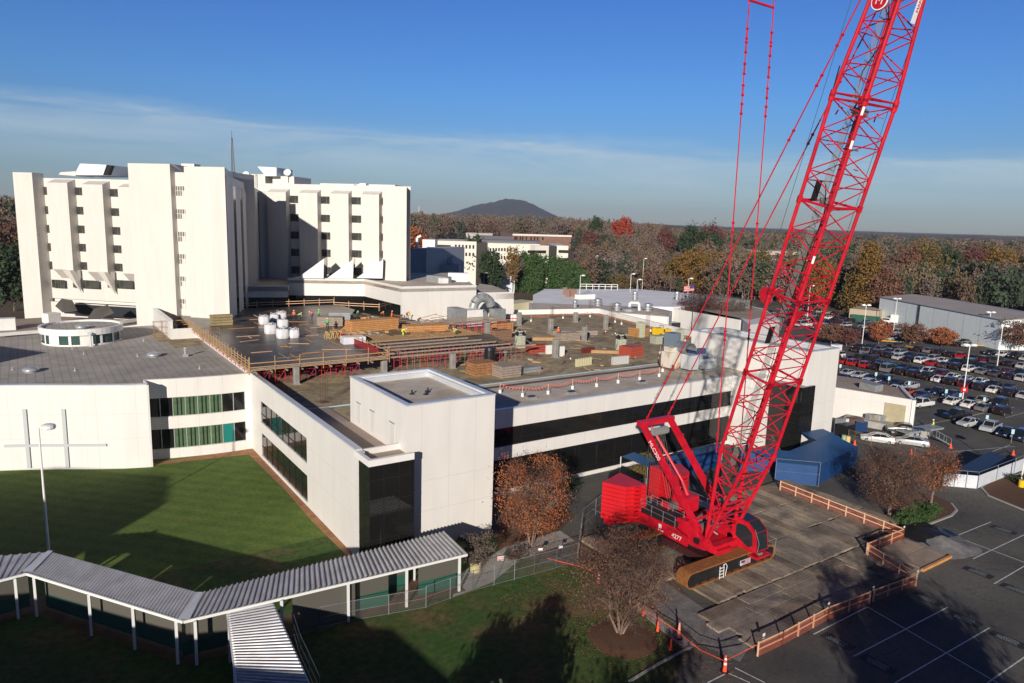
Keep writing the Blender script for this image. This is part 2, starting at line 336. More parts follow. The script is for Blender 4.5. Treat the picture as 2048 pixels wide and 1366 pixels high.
mx = n.new('ShaderNodeMix'); mx.data_type = 'RGBA'; mx.blend_type = 'MULTIPLY'; mx.inputs[0].default_value = 1; l.new(ca, mx.inputs[6]); l.new(cb, mx.inputs[7]); l.new(mx.outputs[2], p.inputs['Base Color'])
GRASSL = mat('lush_grass', (0.068, 0.145, 0.014), 0.95, var2=(0.125, 0.185, 0.028), vs=0.5, coord='P', bump=0.5, bs=8)
n, l, p = nodes(GRASSL); gq = n.new('ShaderNodeNewGeometry'); wv = n.new('ShaderNodeTexWave'); wv.inputs['Scale'].default_value = 0.22; wv.inputs['Distortion'].default_value = 1.2; wv.inputs['Detail'].default_value = 3; wv.bands_direction = 'DIAGONAL'; l.new(gq.outputs['Position'], wv.inputs['Vector'])
src = p.inputs['Base Color'].links[0].from_socket; cb = noise_ramp(n, l, gq.outputs['Position'], 3.0, [(0.3, (0.6, 0.6, 0.6)), (0.7, (1.3, 1.25, 1.2))], 10); r = n.new('ShaderNodeValToRGB'); l.new(wv.outputs[0], r.inputs[0]); r.color_ramp.elements[0].color = (0.86, 0.89, 0.9, 1); r.color_ramp.elements[1].color = (1.12, 1.06, 1, 1)
for s_ in (cb, r.outputs[0]): mx = n.new('ShaderNodeMix'); mx.data_type = 'RGBA'; mx.blend_type = 'MULTIPLY'; mx.inputs[0].default_value = 1; l.new(src, mx.inputs[6]); l.new(s_, mx.inputs[7]); src = mx.outputs[2]
l.new(src, p.inputs['Base Color'])
ASPH = mat('asphalt', (0.070, 0.068, 0.064), 0.9, var2=(0.125, 0.118, 0.107), vs=0.12, bump=0.25, bs=9, coord='P')
n, l, p = nodes(ASPH); gp = n.new('ShaderNodeNewGeometry'); src = p.inputs['Base Color'].links[0].from_socket
cb = noise_ramp(n, l, gp.outputs['Position'], 2.5, [(0.3, (0.75, 0.75, 0.75)), (0.7, (1.2, 1.2, 1.2))], 10)
mx = n.new('ShaderNodeMix'); mx.data_type = 'RGBA'; mx.blend_type = 'MULTIPLY'; mx.inputs[0].default_value = 1; l.new(src, mx.inputs[6]); l.new(cb, mx.inputs[7]); l.new(mx.outputs[2], p.inputs['Base Color'])
n, l, p = nodes(ASPH); s_ = p.inputs['Base Color'].links[0].from_socket; vo = n.new('ShaderNodeTexVoronoi'); vo.feature = 'DISTANCE_TO_EDGE'; vo.inputs['Scale'].default_value = 0.16; dn = n.new('ShaderNodeTexNoise'); dn.inputs['Scale'].default_value = .9; dn.inputs['Detail'].default_value = 5; vm = n.new('ShaderNodeVectorMath'); vm.operation = 'MULTIPLY_ADD'; vm.inputs[1].default_value = (1.6, 1.6, 0); l.new(gp.outputs['Position'], dn.inputs['Vector']); l.new(dn.outputs['Color'], vm.inputs[0]); l.new(gp.outputs['Position'], vm.inputs[2]); l.new(vm.outputs[0], vo.inputs['Vector']); r = n.new('ShaderNodeValToRGB'); l.new(vo.outputs[0], r.inputs[0]); r.color_ramp.elements[0].color = (.5, .5, .5, 1); r.color_ramp.elements[1].position = .006; mx = n.new('ShaderNodeMix'); mx.data_type = 'RGBA'; mx.blend_type = 'MULTIPLY'; mx.inputs[0].default_value = 1; l.new(s_, mx.inputs[6]); l.new(r.outputs[0], mx.inputs[7]); l.new(mx.outputs[2], p.inputs['Base Color']); stain(ASPH, .09, (.8, .82, .86), (1.12, 1.1, 1.05))
GRAVEL = mat('grey_gravel', (0.13, 0.13, 0.135), 0.95, var2=(0.24, 0.235, 0.23), vs=1.2, bump=0.6, bs=25, coord='P')
DIRT = mat('brown_dirt', (0.10, 0.055, 0.03), 0.95, var2=(0.17, 0.10, 0.06), vs=0.7, bump=0.5, bs=12, coord='P')
MULCH = mat('leaf_mulch', (0.13, 0.055, 0.025), 0.95, var2=(0.09, 0.05, 0.03), vs=2.2, bump=0.6, bs=20, coord='P')
CLAY = mat('bare_clay_edge', (0.34, 0.17, 0.08), 0.95, var=0.25, vs=1.2, coord='P')
LINEW = mat('road_paint_white', (0.62, 0.63, 0.63), 0.7, var=0.2, vs=3, coord='P')
LINEY = mat('kerb_yellow', (0.62, 0.36, 0.05), 0.7, var=0.15, vs=2)
def sheet(name, pts, z, m, kind='structure'):
    b_ = MB(); pts = [(float(p[0]), float(p[1])) for p in pts]
    ar = sum(pts[i][0]*pts[(i+1) % len(pts)][1]-pts[(i+1) % len(pts)][0]*pts[i][1] for i in range(len(pts)))
    if ar < 0: pts = pts[::-1]
    b_.face([(x, y, z) for x, y in pts]); return b_.build(name, m, kind=kind)
def gpx(*pp): return [tuple(G(a, b)[:2]) for a, b in pp]
sheet('lawn', [(-95, -60), (36, -60), (36, 31), (40, 33.4), (42.5, 38), (43, 46), (38, 51), (38, 66), (-95, 66)], 0.02, GRASS)
sheet('courtyard_lawn', [(-95, 66.0), (24, 66.0), (24, 112), (-95, 112)], 0.024, GRASSL)
sheet('asphalt', [(36, -80), (36, 31), (40, 33.4), (42.5, 38), (43, 46), (38, 51), (38, 66.4), (100, 66.4), (100, 140), (170, 215), (262, 255), (300, 235), (345, 100), (345, -80)], 0.01, ASPH)
sheet('footpath', gpx((905, 1195), (915, 1150), (1010, 1095), (1120, 1062), (1150, 1082), (1040, 1120), (985, 1165), (935, 1185)), 0.035, CONC)
sheet('footpath', gpx((1262, 1212), (1283, 1206), (1392, 1292), (1372, 1302)), 0.035, CONC)
sheet('fallen_leaf_bed', gpx((992, 1095), (1000, 1010), (1090, 990), (1150, 1030), (1120, 1062), (1010, 1095)), 0.03, MULCH)
sheet('gravel_strip', gpx((1290, 1190), (1330, 1165), (1375, 1195), (1440, 1240), (1500, 1290), (1480, 1325), (1400, 1290), (1330, 1235)), 0.04, GRAVEL)
sheet('dirt_verge', gpx((1140, 1095), (1200, 1060), (1300, 1120), (1380, 1195), (1330, 1240), (1270, 1210), (1190, 1150)), 0.033, DIRT)
b_ = MB()
c0 = G(1238, 1280)
b_.lathe((c0[0]+0.4, c0[1], 0.02), [(2.7, 0), (1.9, 0.13), (0.8, 0.2), (0.01, 0.22)], 28); b_.build('mulch_bed', MULCH, kind='structure')
# bare clay line along the wall foot
sheet('clay_strip', [(24.02, 60), (23.4, 60.4), (23.1, 70), (23.3, 80), (22.9, 95), (17, 96.0), (11.2, 96.4), (11.2, 97.5), (24.02, 97.5)], 0.036, CLAY)
# kerbs: a real step
def kerb(name, pp, w=0.18, h=0.13, m=CONC):
    b_ = MB(); b_.ribbon([tuple(p) for p in pp], 0.012, h, w); return b_.build(name, m, kind='structure')
kerb('kerb', gpx((1260, 1366), (1320, 1330), (1383, 1297)))
isl = gpx((1768, 1032), (1790, 1003), (1850, 985), (1905, 1008), (1916, 1022), (1905, 1033), (1860, 1050), (1812, 1068))
sheet('planting_island', isl, 0.10, MULCH); kerb('kerb', isl[3:]+isl[:1], -0.25)
isl2 = gpx((2040, 948), (1985, 960), (1960, 975), (1975, 992), (2048, 1022), (2150, 1050), (2160, 960))
sheet('planting_island', isl2, 0.10, MULCH); kerb('kerb', isl2[:6], 0.25)
# parking lines
lines = [((1707, 1313), (1895, 1215)), ((1627, 1269), (1735, 1214)), ((1790, 1366), (1979, 1256)), ((1988, 1168), (2070, 1120)), ((1946, 1118), (2048, 1070)), ((1910, 1073), (1982, 1044)), ((1975, 1366), (2070, 1300)),
         ((1735, 1214), (2010, 1375)), ((1915, 1075), (2070, 1133)), ((1415, 1366), (1455, 1346)), ((1455, 1346), (1500, 1366)), ((1470, 1336), (1530, 1366)), ((1230, 1052), (1262, 1070)), ((1185, 1018), (1215, 1033)), ((1618, 916), (1635, 932))]
def stripe(a, b, w=0.11, z=0.02, m=LINEW, name='painted_line'):
    a, b = np.array(a[:2], float), np.array(b[:2], float); d = b-a; d /= np.linalg.norm(d); nn = np.array([-d[1], d[0]])*w/2
    q_ = MB(); q_.face([(*(a-nn), z), (*(b-nn), z), (*(b+nn), z), (*(a+nn), z)]); return q_.build(name, m, kind='structure')
for a, b in lines: stripe(G(*a), G(*b))
for xr in (144.6, 150.2, 163.3, 168.9, 182.3, 187.9, 201.3, 206.9):   # stall lines of the staff car park
    for k in range(18):
        y = 52+k*2.75
        if y < 101: stripe((xr-2.6, y), (xr+2.6, y), 0.1)
stripe(G(1860, 848), G(1985, 822)); stripe(G(1945, 832), G(2010, 815)); stripe(G(1890, 905), G(2030, 893)); stripe(G(1985, 903), G(2020, 890))
PATCH = mat('stencil_patch_black', (0.022, 0.023, 0.025), 0.8, var=0.2, vs=4)
STEN = mat('worn_stencil_paint', (0.33, 0.40, 0.38), 0.8)
for k, (px, py) in enumerate(((1956, 1145), (2033, 1180), (1854, 1198), (1929, 1239), (2016, 1280), (2007, 1060), (1675, 1283), (1756, 1329))):
    c = G(px, py); b_ = MB(); b_.face([(c[0]-0.55, c[1]-1.25, 0.022), (c[0]+0.55, c[1]-1.25, 0.022), (c[0]+0.55, c[1]+1.25, 0.022), (c[0]-0.55, c[1]+1.25, 0.022)])
    b_.mat(1)
    for r_ in range(4):
        x = c[0]-0.32+r_*0.2; y = c[1]-0.75+0.12*(r_ % 2)
        while y < c[1]+0.75-0.1*(r_ == 3)*4: ln = random.uniform(0.06, 0.16); b_.face([(x, y, 0.026), (x+0.09, y, 0.026), (x+0.09, y+ln, 0.026), (x, y+ln, 0.026)]); y += ln+0.05
    b_.build('stencilled_marking', [PATCH, STEN], kind='structure')
# far ridge
prof = [(820, 446), (845, 440), (867, 432), (920, 421), (950, 410), (975, 406), (990, 403), (1013, 397), (1040, 399), (1063, 406), (1088, 420), (1113, 432), (1140, 442), (1170, 448)]
b_ = MB(); vs = []; nx, nd = 90, 14
pxs = np.linspace(820, 1170, nx); D0 = 5200
rt = RM[:, 0].copy(); rt[2] = 0; fwv = np.array([math.cos(ANG_F), math.sin(ANG_F), 0])
for j in range(nd):
    s_ = j/(nd-1)
    for i, px in enumerate(pxs):
        py = np.interp(px, [a for a, _ in prof], [b for _, b in prof]); top = PD(px, py, D0); base = np.array([top[0], top[1], 0.0])
        hgt = max(0.0, top[2])*math.sin(math.pi*min(s_*1.0, 1))**0.9
        p_ = base+fwv*(s_-0.5)*2200; vs.append((p_[0], p_[1], hgt*(1+0.05*(vnoise(i*0.7, j*1.3)-0.5))-2))
b_.grid_faces(vs, [(j*nx+i, j*nx+i+1, (j+1)*nx+i+1, (j+1)*nx+i) for j in range(nd-1) for i in range(nx-1)])
RIDGE = mat('wooded_ridge', (0.035, 0.045, 0.038), 0.95, var2=(0.075, 0.055, 0.045), vs=0.012, coord='P')
b_.build('hills', RIDGE, smooth=True, kind='structure')
pk = G(1022, 398, 10); 
# ================================================================== the two-storey building with its roof deck
ZR = 9.5                                   # old roof slab
bt = thing('hospital_annex', (60, 90, 0), 'white two-storey panel building with ribbon windows and construction on its flat roof', 'building')
# roof slab
b_ = MB(); b_.prism([(24.5, 60.2), (28.0, 60.2), (28.0, 66.9), (99, 66.9), (110.5, 88), (119, 135.5), (97, 141), (61, 178), (24.5, 178)], 8.9, ZR); b_.build('roof', ROOFB, bt)
# west wing wall: ribbon windows cut as real bands
WX = 24.0
b_ = MB()
ycuts = (60.0, 74.2, 93.0, 97.4)
b_.box(WX, WX+0.5, 60.0, 74.2, 0, 10.6); b_.box(WX, WX+0.5, 93.0, 132, 0, 10.6)
for z0, z1 in ((0, 0.45), (3.6, 5.0), (7.9, 10.6)): b_.box(WX, WX+0.5, 74.2, 93.0, z0, z1)
b_.build('west_wall', WHITE, bt)
for z0, z1 in ((0.45, 3.6), (5.0, 7.9)):
    b_ = MB(); b_.box(WX+0.16, WX+0.3, 74.2, 93.0, z0, z1); wo = b_.build('window_band', GLASS, bt)
    b_ = MB()
    for k in range(1, 8): y = 74.2+k*2.35; b_.box(WX+0.1, WX+0.158, y-0.03, y+0.03, z0, z1)
    b_.box(WX+0.1, WX+0.157, 74.2, 93.0, (z0+z1)/2-0.4, (z0+z1)/2-0.35); b_.build('mullion', DMULL, wo)
b_ = MB(); b_.box(WX-0.06, WX+0.6, 60.0, 132.2, 10.6, 10.75); b_.box(WX+0.5, WX+1.3, 66.9, 132, ZR, 9.9); b_.build('coping', COPING, bt)
# front corner: white pier then dark glass bay then the tall block
b_ = MB(); b_.box(WX, 24.6, 59.4, 60.0, 0, 10.6); b_.box(24.6, 28.4, 60.1, 60.35, 9.75, 10.6); b_.build('corner_pier', WHITE, bt)
b_ = MB(); b_.box(24.0, 28.45, 57.0, 59.4, 0.0, 10.0)
b_.build('glass_bay', GLASS, bt)
b_ = MB()
for z in (1.9, 2.9, 5.3, 6.5, 8.6): b_.box(23.97, 28.46, 56.97, 59.39, z, z+0.06)
for x in (24.0, 25.4, 26.9): b_.box(x, x+0.05, 56.96, 57.0, 0, 10.0)
for y in (58.2,): b_.box(23.955, 24.0, y, y+0.05, 0, 10.0)
b_.build('bay_mullion', DMULL, bt)
b_ = MB(); b_.box(23.9, 28.38, 56.85, 57.25, 10.02, 10.62); b_.box(23.9, 24.3, 57.25, 60.3, 10.02, 10.62); b_.build('bay_parapet', SMOOTHW, bt)
b_ = MB(); b_.prism([(24.3, 57.25), (28.38, 57.25), (28.38, 60.2), (24.3, 60.2)], 9.6, 10.05); b_.build('bay_roof', ROOFD, bt)
# south facade: two glass bands between three white bands
FY = 66.5
FX0, FX1 = 38.35, 85.0
b_ = MB()
for z0, z1 in ((0, 0.5), (4.35, 5.9), (8.15, 10.3)): b_.box(FX0, FX1, FY, FY+0.4, z0, z1)
b_.box(FX0, FX0+0.5, FY+0.003, FY+0.403, 0, 10.2)
b_.build('south_wall', WHITE, bt)
for z0, z1 in ((0.5, 4.35), (5.9, 8.15)):
    b_ = MB(); b_.box(FX0+0.5, FX1, FY+0.12, FY+0.3, z0, z1); wo = b_.build('window_band', GLASS, bt)
    b_ = MB()
    for k in range(1, 16): x = FX0+k*3.0; b_.box(x-0.03, x+0.03, FY+0.08, FY+0.118, z0, z1)
    b_.box(FX0+0.5, FX1, FY+0.085, FY+0.117, z0+0.8, z0+0.84); b_.build('mullion', DMULL, wo)
b_ = MB(); b_.box(FX0, FX1, FY-0.05, FY+0.5, 10.3, 10.42); b_.build('coping', COPING, bt)
b_ = MB(); b_.prism([(38.4, 66.92), (91, 66.92), (91, 79.6), (38.4, 79.6)], ZR+0.002, ZR+0.45); b_.build('tan_gravel_roof', ROOFG, bt)
b_ = MB(); b_.box(45, 90.8, 77.4, 78.3, ZR+0.45, ZR+0.47); b_.build('brown_roof_strip', BROWN, bt)
b_ = MB(); b_.box(38.4, 91, 79.6, 79.95, ZR, ZR+0.5); b_.box(24.6, 38.0, 79.6, 79.8, ZR, ZR+0.1); b_.build('pale_blue_flashing', mat('pale_flashing', (0.42, 0.60, 0.66), 0.6), bt)
b_ = MB(); b_.prism([(24.6, 60.3), (28.35, 60.3), (28.35, 79.5), (24.6, 79.5)], ZR+0.002, ZR+0.1); b_.build('west_roof_strip', ROOFD, bt)
# back parapets of the construction roof
b_ = MB(); pts = [(92, 73.2), (110.8, 88), (119.2, 135.6), (97, 141.3)]
b_.ribbon(pts, ZR, ZR+1.15, 0.5); b_.build('back_parapet', SMOOTHW, bt)
# tall stair blocks
def block(x0, x1, y0, y1, zt, label, zr):
    t = thing('stair_block', ((x0+x1)/2, (y0+y1)/2, 0), label, 'building')
    b_ = MB(); b_.box(x0, x1, y0, y0+0.4, 0, zt); b_.box(x0, x1, y1-0.4, y1, 0, zt); b_.box(x0, x0+0.4, y0+0.4, y1-0.4, 0, zt); b_.box(x1-0.4, x1, y0+0.4, y1-0.4, 0, zt); b_.build('wall', WHITE, t)
    b_ = MB(); b_.box(x0+0.4, x1-0.4, y0+0.4, y1-0.4, zr-0.3, zr); b_.build('roof', ROOFG, t)
    b_ = MB(); b_.box(x0-0.06, x1+0.06, y0-0.06, y0+0.55, zt, zt+0.12); b_.box(x0-0.06, x1+0.06, y1-0.55, y1+0.06, zt, zt+0.12)
    b_.box(x0-0.06, x0+0.55, y0+0.55, y1-0.55, zt, zt+0.12); b_.box(x1-0.55, x1+0.06, y0+0.55, y1-0.55, zt, zt+0.12)
    b_.box(x0+0.4, x0+0.75, y0+0.75, y1-0.75, zr, zr+0.5); b_.box(x1-0.75, x1-0.4, y0+0.4, y1-0.4, zr, zr+0.55); b_.box(x0+0.4, x1-0.75, y1-0.75, y1-0.4, zr, zr+0.55)
    b_.build('coping', COPING, t); return t
t1 = block(28.4, 38.2, 58.6, 72.6, 14.6, 'tall white stair block nearest the camera, beside the covered walkway', 13.9)
for k, y in enumerate((61.2, 66.0, 69.6)):       # doors on its west side
    d = MB(); d.box(28.36, 28.39, y, y+0.95, 10.05, 12.2); dd = d.build('door', mat('door_white', (0.68, 0.67, 0.64), 0.5), t1)
    d = MB(); d.box(28.28, 28.35, y-0.1, y+1.05, 12.25, 12.33); d.build('door_hood', GREYM, dd)
for x, y in ((32.2, 65.2), (33.4, 64.4), (34.1, 65.3)):
    d = MB(); d.tube((x, y, 13.88), (x, y, 14.35), 0.09, 8); d.tube((x, y, 13.88), (x, y, 13.95), 0.3, 8); d.build('roof_vent', BLACK, t1)
t2 = block(91.0, 98.4, 58.4, 80.2, 14.8, 'tall white stair block behind the crane boom, towards the car park', 14.1)
d = MB(); d.box(90.96, 90.99, 75.6, 77.0, 10.1, 12.6); d.build('door', mat('door_white', (0.68, 0.67, 0.64), 0.5), t2)
b_ = MB(); b_.box(85.0, 91.0, 63.2, 66.9, 0, 10.3); b_.build('link_wall', WHITE, bt)
b_ = MB(); b_.box(84.9, 91.0, 62.95, 63.18, 9.3, 10.5); b_.box(84.75, 84.99, 63.0, 66.4, 9.3, 10.5); b_.build('link_parapet', SMOOTHW, bt)
# glass stair window of the second block
b_ = MB(); b_.box(89.5, 92.6, 58.0, 58.39, 3.2, 9.9); b_.box(89.2, 91.0, 58.39, 62.9, 0.2, 9.9); wo = b_.build('stair_window', GLASS, t2)
b_ = MB()
for z in (4.6, 6.2, 7.8): b_.box(89.17, 92.62, 57.97, 58.0, z, z+0.06); b_.box(89.15, 89.2, 58.0, 62.9, z, z+0.06)
for x in (90.5, 91.6): b_.box(x, x+0.05, 57.96, 58.0, 3.2, 9.9)
b_.build('mullion', DMULL, wo)

# ------------------------------------------------------------------ curved chapel wing, window wing, rotunda
CH = thing('curved_wing', (5, 105, 0), 'white two-storey wing with a curved cross-relief wall and green-lit windows, round lantern on its roof', 'building')
base = [(-34, 112.5), (-26, 110.5), (-18, 108), (-10.5, 105.6), (-4.4, 103.3), (-1.3, 101.9), (2.2, 100.1), (5.8, 98.2), (8.6, 96.9), (11.3, 96.0)]
b_ = MB(); b_.ribbon(base, 0, 10.6, 0.6); b_.build('curved_wall', WHITE, CH)
b_ = MB(); b_.ribbon([(x-0.03, y-0.06) for x, y in base], 10.6, 10.72, 0.75); b_.build('coping', COPING, CH)
b_ = MB(); b_.box(11.31, 11.5, 96.0, 99.3, 0, 10.6); b_.build('return_wall', SMOOTHW, CH)
def wall_pt(px, z, off=0.0):
    best = None
    d = ray(px, 800); ang = math.atan2(d[1], d[0])
    for (x0, y0), (x1, y1) in zip(base, base[1:]):
        a0, a1 = math.atan2(y0, x0), math.atan2(y1, x1)
        if min(a0, a1) <= ang <= max(a0, a1): t = (ang-a0)/(a1-a0); best = (x0+(x1-x0)*t, y0+(y1-y0)*t)
    best = best or base[0]; r = math.hypot(*best); k = (r-off)/r
    return np.array([best[0]*k, best[1]*k, z])
RELIEF = mat('relief_grey', (0.50, 0.54, 0.56), 0.5, 0.2)
b_ = MB()
for px in (47, 125): a = wall_pt(px, 0.3, 0.12); b_.beam(a, a+np.array([0, 0, 7.4]), 0.42, 0.18, up=(0.4, 0.9, 0))
prev = None
for px in (0, 30, 60, 90, 125, 160, 207):
    a = wall_pt(px, 3.15, 0.12)
    if prev is not None: b_.beam(prev, a, 0.18, 0.32)
    prev = a
b_.build('cross_relief', RELIEF, CH)
# recessed window wing, bowed
bow = [(11.5, 99.0), (14.0, 98.35), (17.0, 97.8), (20.0, 97.45), (22.0, 97.4), (24.0, 97.4)]
for z0, z1 in ((0, 1.3), (4.0, 5.6), (8.15, 10.6)): b_ = MB(); b_.ribbon(bow, z0, z1, 0.5); b_.build('spandrel_wall', WHITE, CH)
b_ = MB(); b_.box(23.2, 24.0, 97.3, 98, 1.3, 8.15); b_.build('end_pier', SMOOTHW, CH)
DCURT = mat('curtain_green', (0.10, 0.26, 0.10), 0.5, var2=(0.16, 0.36, 0.13), vs=1.5)
for z0, z1, cols in ((1.3, 4.0, 'ddggggtd'), (5.6, 8.15, 'ddggggdd')):
    xs = np.linspace(11.55, 23.2, 9)
    for k, c in enumerate(cols):
        xa, xb = xs[k], xs[k+1]; ya = np.interp(xa, [p[0] for p in bow], [p[1] for p in bow])+0.2; yb = np.interp(xb, [p[0] for p in bow], [p[1] for p in bow])+0.2
        m_ = {'d': GLASS, 'g': GLASSG, 't': GLASST}[c]
        b_ = MB(); b_.beam((xa+0.04, ya, (z0+z1)/2), (xb-0.04, yb, (z0+z1)/2), 0.06, z1-z0-0.12); wi = b_.build('window', m_, CH)
        if c == 'g':
            b_ = MB()
            for f_ in (0.3, 0.62): x = xa+(xb-xa)*f_; yq = ya+(yb-ya)*f_; b_.box(x, x+0.13, yq-0.11, yq-0.06, z0+0.1, z1-0.1)
            b_.build('door_edge', DMULL, wi)
        b_ = MB(); b_.box(xa-0.04, xa+0.04, ya-0.08, ya+0.04, z0, z1); b_.beam((xa+0.05, ya-0.03, z0+0.03), (xb-0.04, yb-0.03, z0+0.03), 0.1, 0.055); b_.beam((xa+0.05, ya-0.03, z1-0.03), (xb-0.04, yb-0.03, z1-0.03), 0.1, 0.055); b_.build('frame', MULL, wi)
roofp = [(x+0.2, y+0.5) for x, y in base]+[(11.6, 99.6), (14.2, 98.95), (17.1, 98.4), (20, 98.0), (24.0, 97.95), (24.0, 131.5), (20.5, 131.5), (20.0, 150), (10, 149), (0, 146), (-10, 141), (-34, 128)]
RS = mat('striped_roof_sheet', (0.26, 0.255, 0.26), 0.95, coord='P'); n, l, p = nodes(RS); gp = n.new('ShaderNodeNewGeometry')
wv = n.new('ShaderNodeTexWave'); wv.wave_type = 'BANDS'; wv.bands_direction = 'X'; wv.inputs['Scale'].default_value = 0.33; wv.inputs['Distortion'].default_value = 0.6; wv.inputs['Detail'].default_value = 2
l.new(gp.outputs['Position'], wv.inputs['Vector']); r = n.new('ShaderNodeValToRGB'); l.new(wv.outputs[0], r.inputs[0]); el = r.color_ramp.elements; el[0].position = 0.0; el[0].color = (0.33, 0.31, 0.295, 1); el[1].position = 0.12; el[1].color = (0.43, 0.405, 0.385, 1)
cb = noise_ramp(n, l, gp.outputs['Position'], 0.35, [(0.3, (0.75, 0.74, 0.72)), (0.7, (1.15, 1.14, 1.12))], 9)
mx = n.new('ShaderNodeMix'); mx.data_type = 'RGBA'; mx.blend_type = 'MULTIPLY'; mx.inputs[0].default_value = 1; l.new(r.outputs[0], mx.inputs[6]); l.new(cb, mx.inputs[7]); l.new(mx.outputs[2], p.inputs['Base Color'])
b_ = MB(); b_.prism(roofp, 9.6, 10.1); b_.build('roof', RS, CH)
# curved low parapet behind the lantern
par = [tuple(G(*q, 10.4)[:2]) for q in ((0, 668), (80, 662), (160, 655), (230, 645), (305, 635))]
b_ = MB(); b_.ribbon(par, 10.0, 10.55, 0.7); b_.build('back_parapet', SMOOTHW, CH)
b_ = MB(); b_.prism(par+[(19.6, 160), (5, 172), (-20, 168), (-40, 150)], 9.4, 9.7); b_.build('back_roof', ROOFD, CH)
# lantern
lc = (6.9, 136.4); RL = 5.8
b_ = MB(); b_.lathe((*lc, 0), [(RL-0.1, 10.05), (RL-0.1, 10.35)], 48); b_.lathe((*lc, 0), [(RL-0.1, 11.85), (RL+0.25, 11.85), (RL+0.25, 12.85), (RL-0.15, 12.85), (RL-0.15, 12.55)], 48); 
for k in range(16):
    t = 2*math.pi*k/16; t2_ = t+0.07
    b_.lathe((*lc, 0), [(RL-0.1, 10.35), (RL-0.1, 11.85)], 3, (t, t2_))
for t in (3.75, 4.6): b_.lathe((*lc, 0), [(RL-0.09, 10.35), (RL-0.09, 11.85)], 3, (t, t+0.32))
lo = b_.build('lantern_wall', SMOOTHW, CH, smooth=False)
b_ = MB(); b_.lathe((*lc, 0), [(RL-0.25, 10.35), (RL-0.25, 11.85)], 48); b_.build('lantern_glass', mat('lantern_glass', (0.05, 0.10, 0.095), 0.08), lo)
b_ = MB(); b_.prism([(lc[0]+(RL-0.16)*math.cos(t*math.pi/24), lc[1]+(RL-0.16)*math.sin(t*math.pi/24)) for t in range(48)], 12.2, 12.55); b_.build('lantern_roof', RS, lo)
pw = [G(94, 705, 10.1), G(0, 692, 10.1)]; sv_ = np.array([math.cos(R_(SUN_AZ)), math.sin(R_(SUN_AZ)), 0]); hp_ = 5.2; k_ = hp_/math.tan(R_(SUN_EL)); c0_ = pw[0]-sv_*k_; c1_ = c0_+(pw[1]-pw[0])*1.6
b_ = MB(); b_.prism([c0_[:2], c1_[:2], (c1_-sv_*3)[:2], (c0_-sv_*3)[:2]], 10.1, 10.1+hp_); tag(b_.build('roof_tower', WHITE), 'white roof tower just outside the left edge that shades the curved roof', 'roof housing')
# domed roof ventilators
dm = mat('dome_vent_grey', (0.48, 0.51, 0.54), 0.35, 0.4)
def roof_thing(name, m, mb, label, cat, group=None): return tag(mb.build(name, m, smooth=False), label, cat, group)
for (px, py, z, lb) in ((62, 744, 10.1, 'grey mushroom roof ventilator at the curved front edge'), (308, 713, 10.1, 'grey mushroom roof ventilator beside the small stack vent'), (164, 657, 12.56, 'grey mushroom ventilator on top of the round lantern')):
    c = G(px, py, z); b_ = MB(); b_.lathe((c[0], c[1], z), [(0.75, 0), (0.75, 0.18), (0.98, 0.2), (1.0, 0.34), (0.85, 0.52), (0.5, 0.68), (0.01, 0.74)], 20)
    tag(b_.build('roof_ventilator', dm, smooth=True), lb, 'ventilator', 'domed roof ventilators')
c = G(371, 713, 10.1); b_ = MB(); b_.box(c[0]-0.35, c[0]+0.35, c[1]-0.35, c[1]+0.35, 10.1, 10.45); b_.tube((c[0], c[1], 10.45), (c[0], c[1], 11.0), 0.16, 10); b_.lathe((c[0], c[1], 11.0), [(0.16, 0), (0.3, 0.05), (0.3, 0.15), (0.14, 0.2), (0.14, 0.3), (0.26, 0.34), (0.24, 0.48), (0.01, 0.52)], 12)
tag(b_.build('vent_stack', dm), 'square-based turbine vent stack on the grey roof near the wing parapet', 'vent')
c = G(182, 693, 10.1); b_ = MB(); b_.tube((c[0], c[1], 10.1), (c[0], c[1], 12.1), 0.12, 8); b_.box(c[0]-0.4, c[0]+0.2, c[1]-0.2, c[1]+0.2, 12.1, 12.35); b_.box(c[0]-0.3, c[0]+0.3, c[1]-0.3, c[1]+0.3, 10.1, 10.25)
tag(b_.build('roof_stack', mat('stack_white', (0.6, 0.66, 0.64), 0.4)), 'slim white pipe stack in front of the round lantern', 'pipe')
for k, (px, py) in enumerate(((25, 740), (150, 742), (168, 709), (275, 713), (287, 683), (399, 738), (145, 698))):
    c = G(px, py, 10.1); b_ = MB(); b_.tube((c[0], c[1], 10.1), (c[0], c[1], 10.55), 0.07, 6); b_.tube((c[0], c[1], 10.1), (c[0], c[1], 10.16), 0.2, 8); tag(b_.build('vent_pipe', dm), 'short grey vent pipe on the curved wing roof', 'pipe', 'small vent pipes on the curved roof')
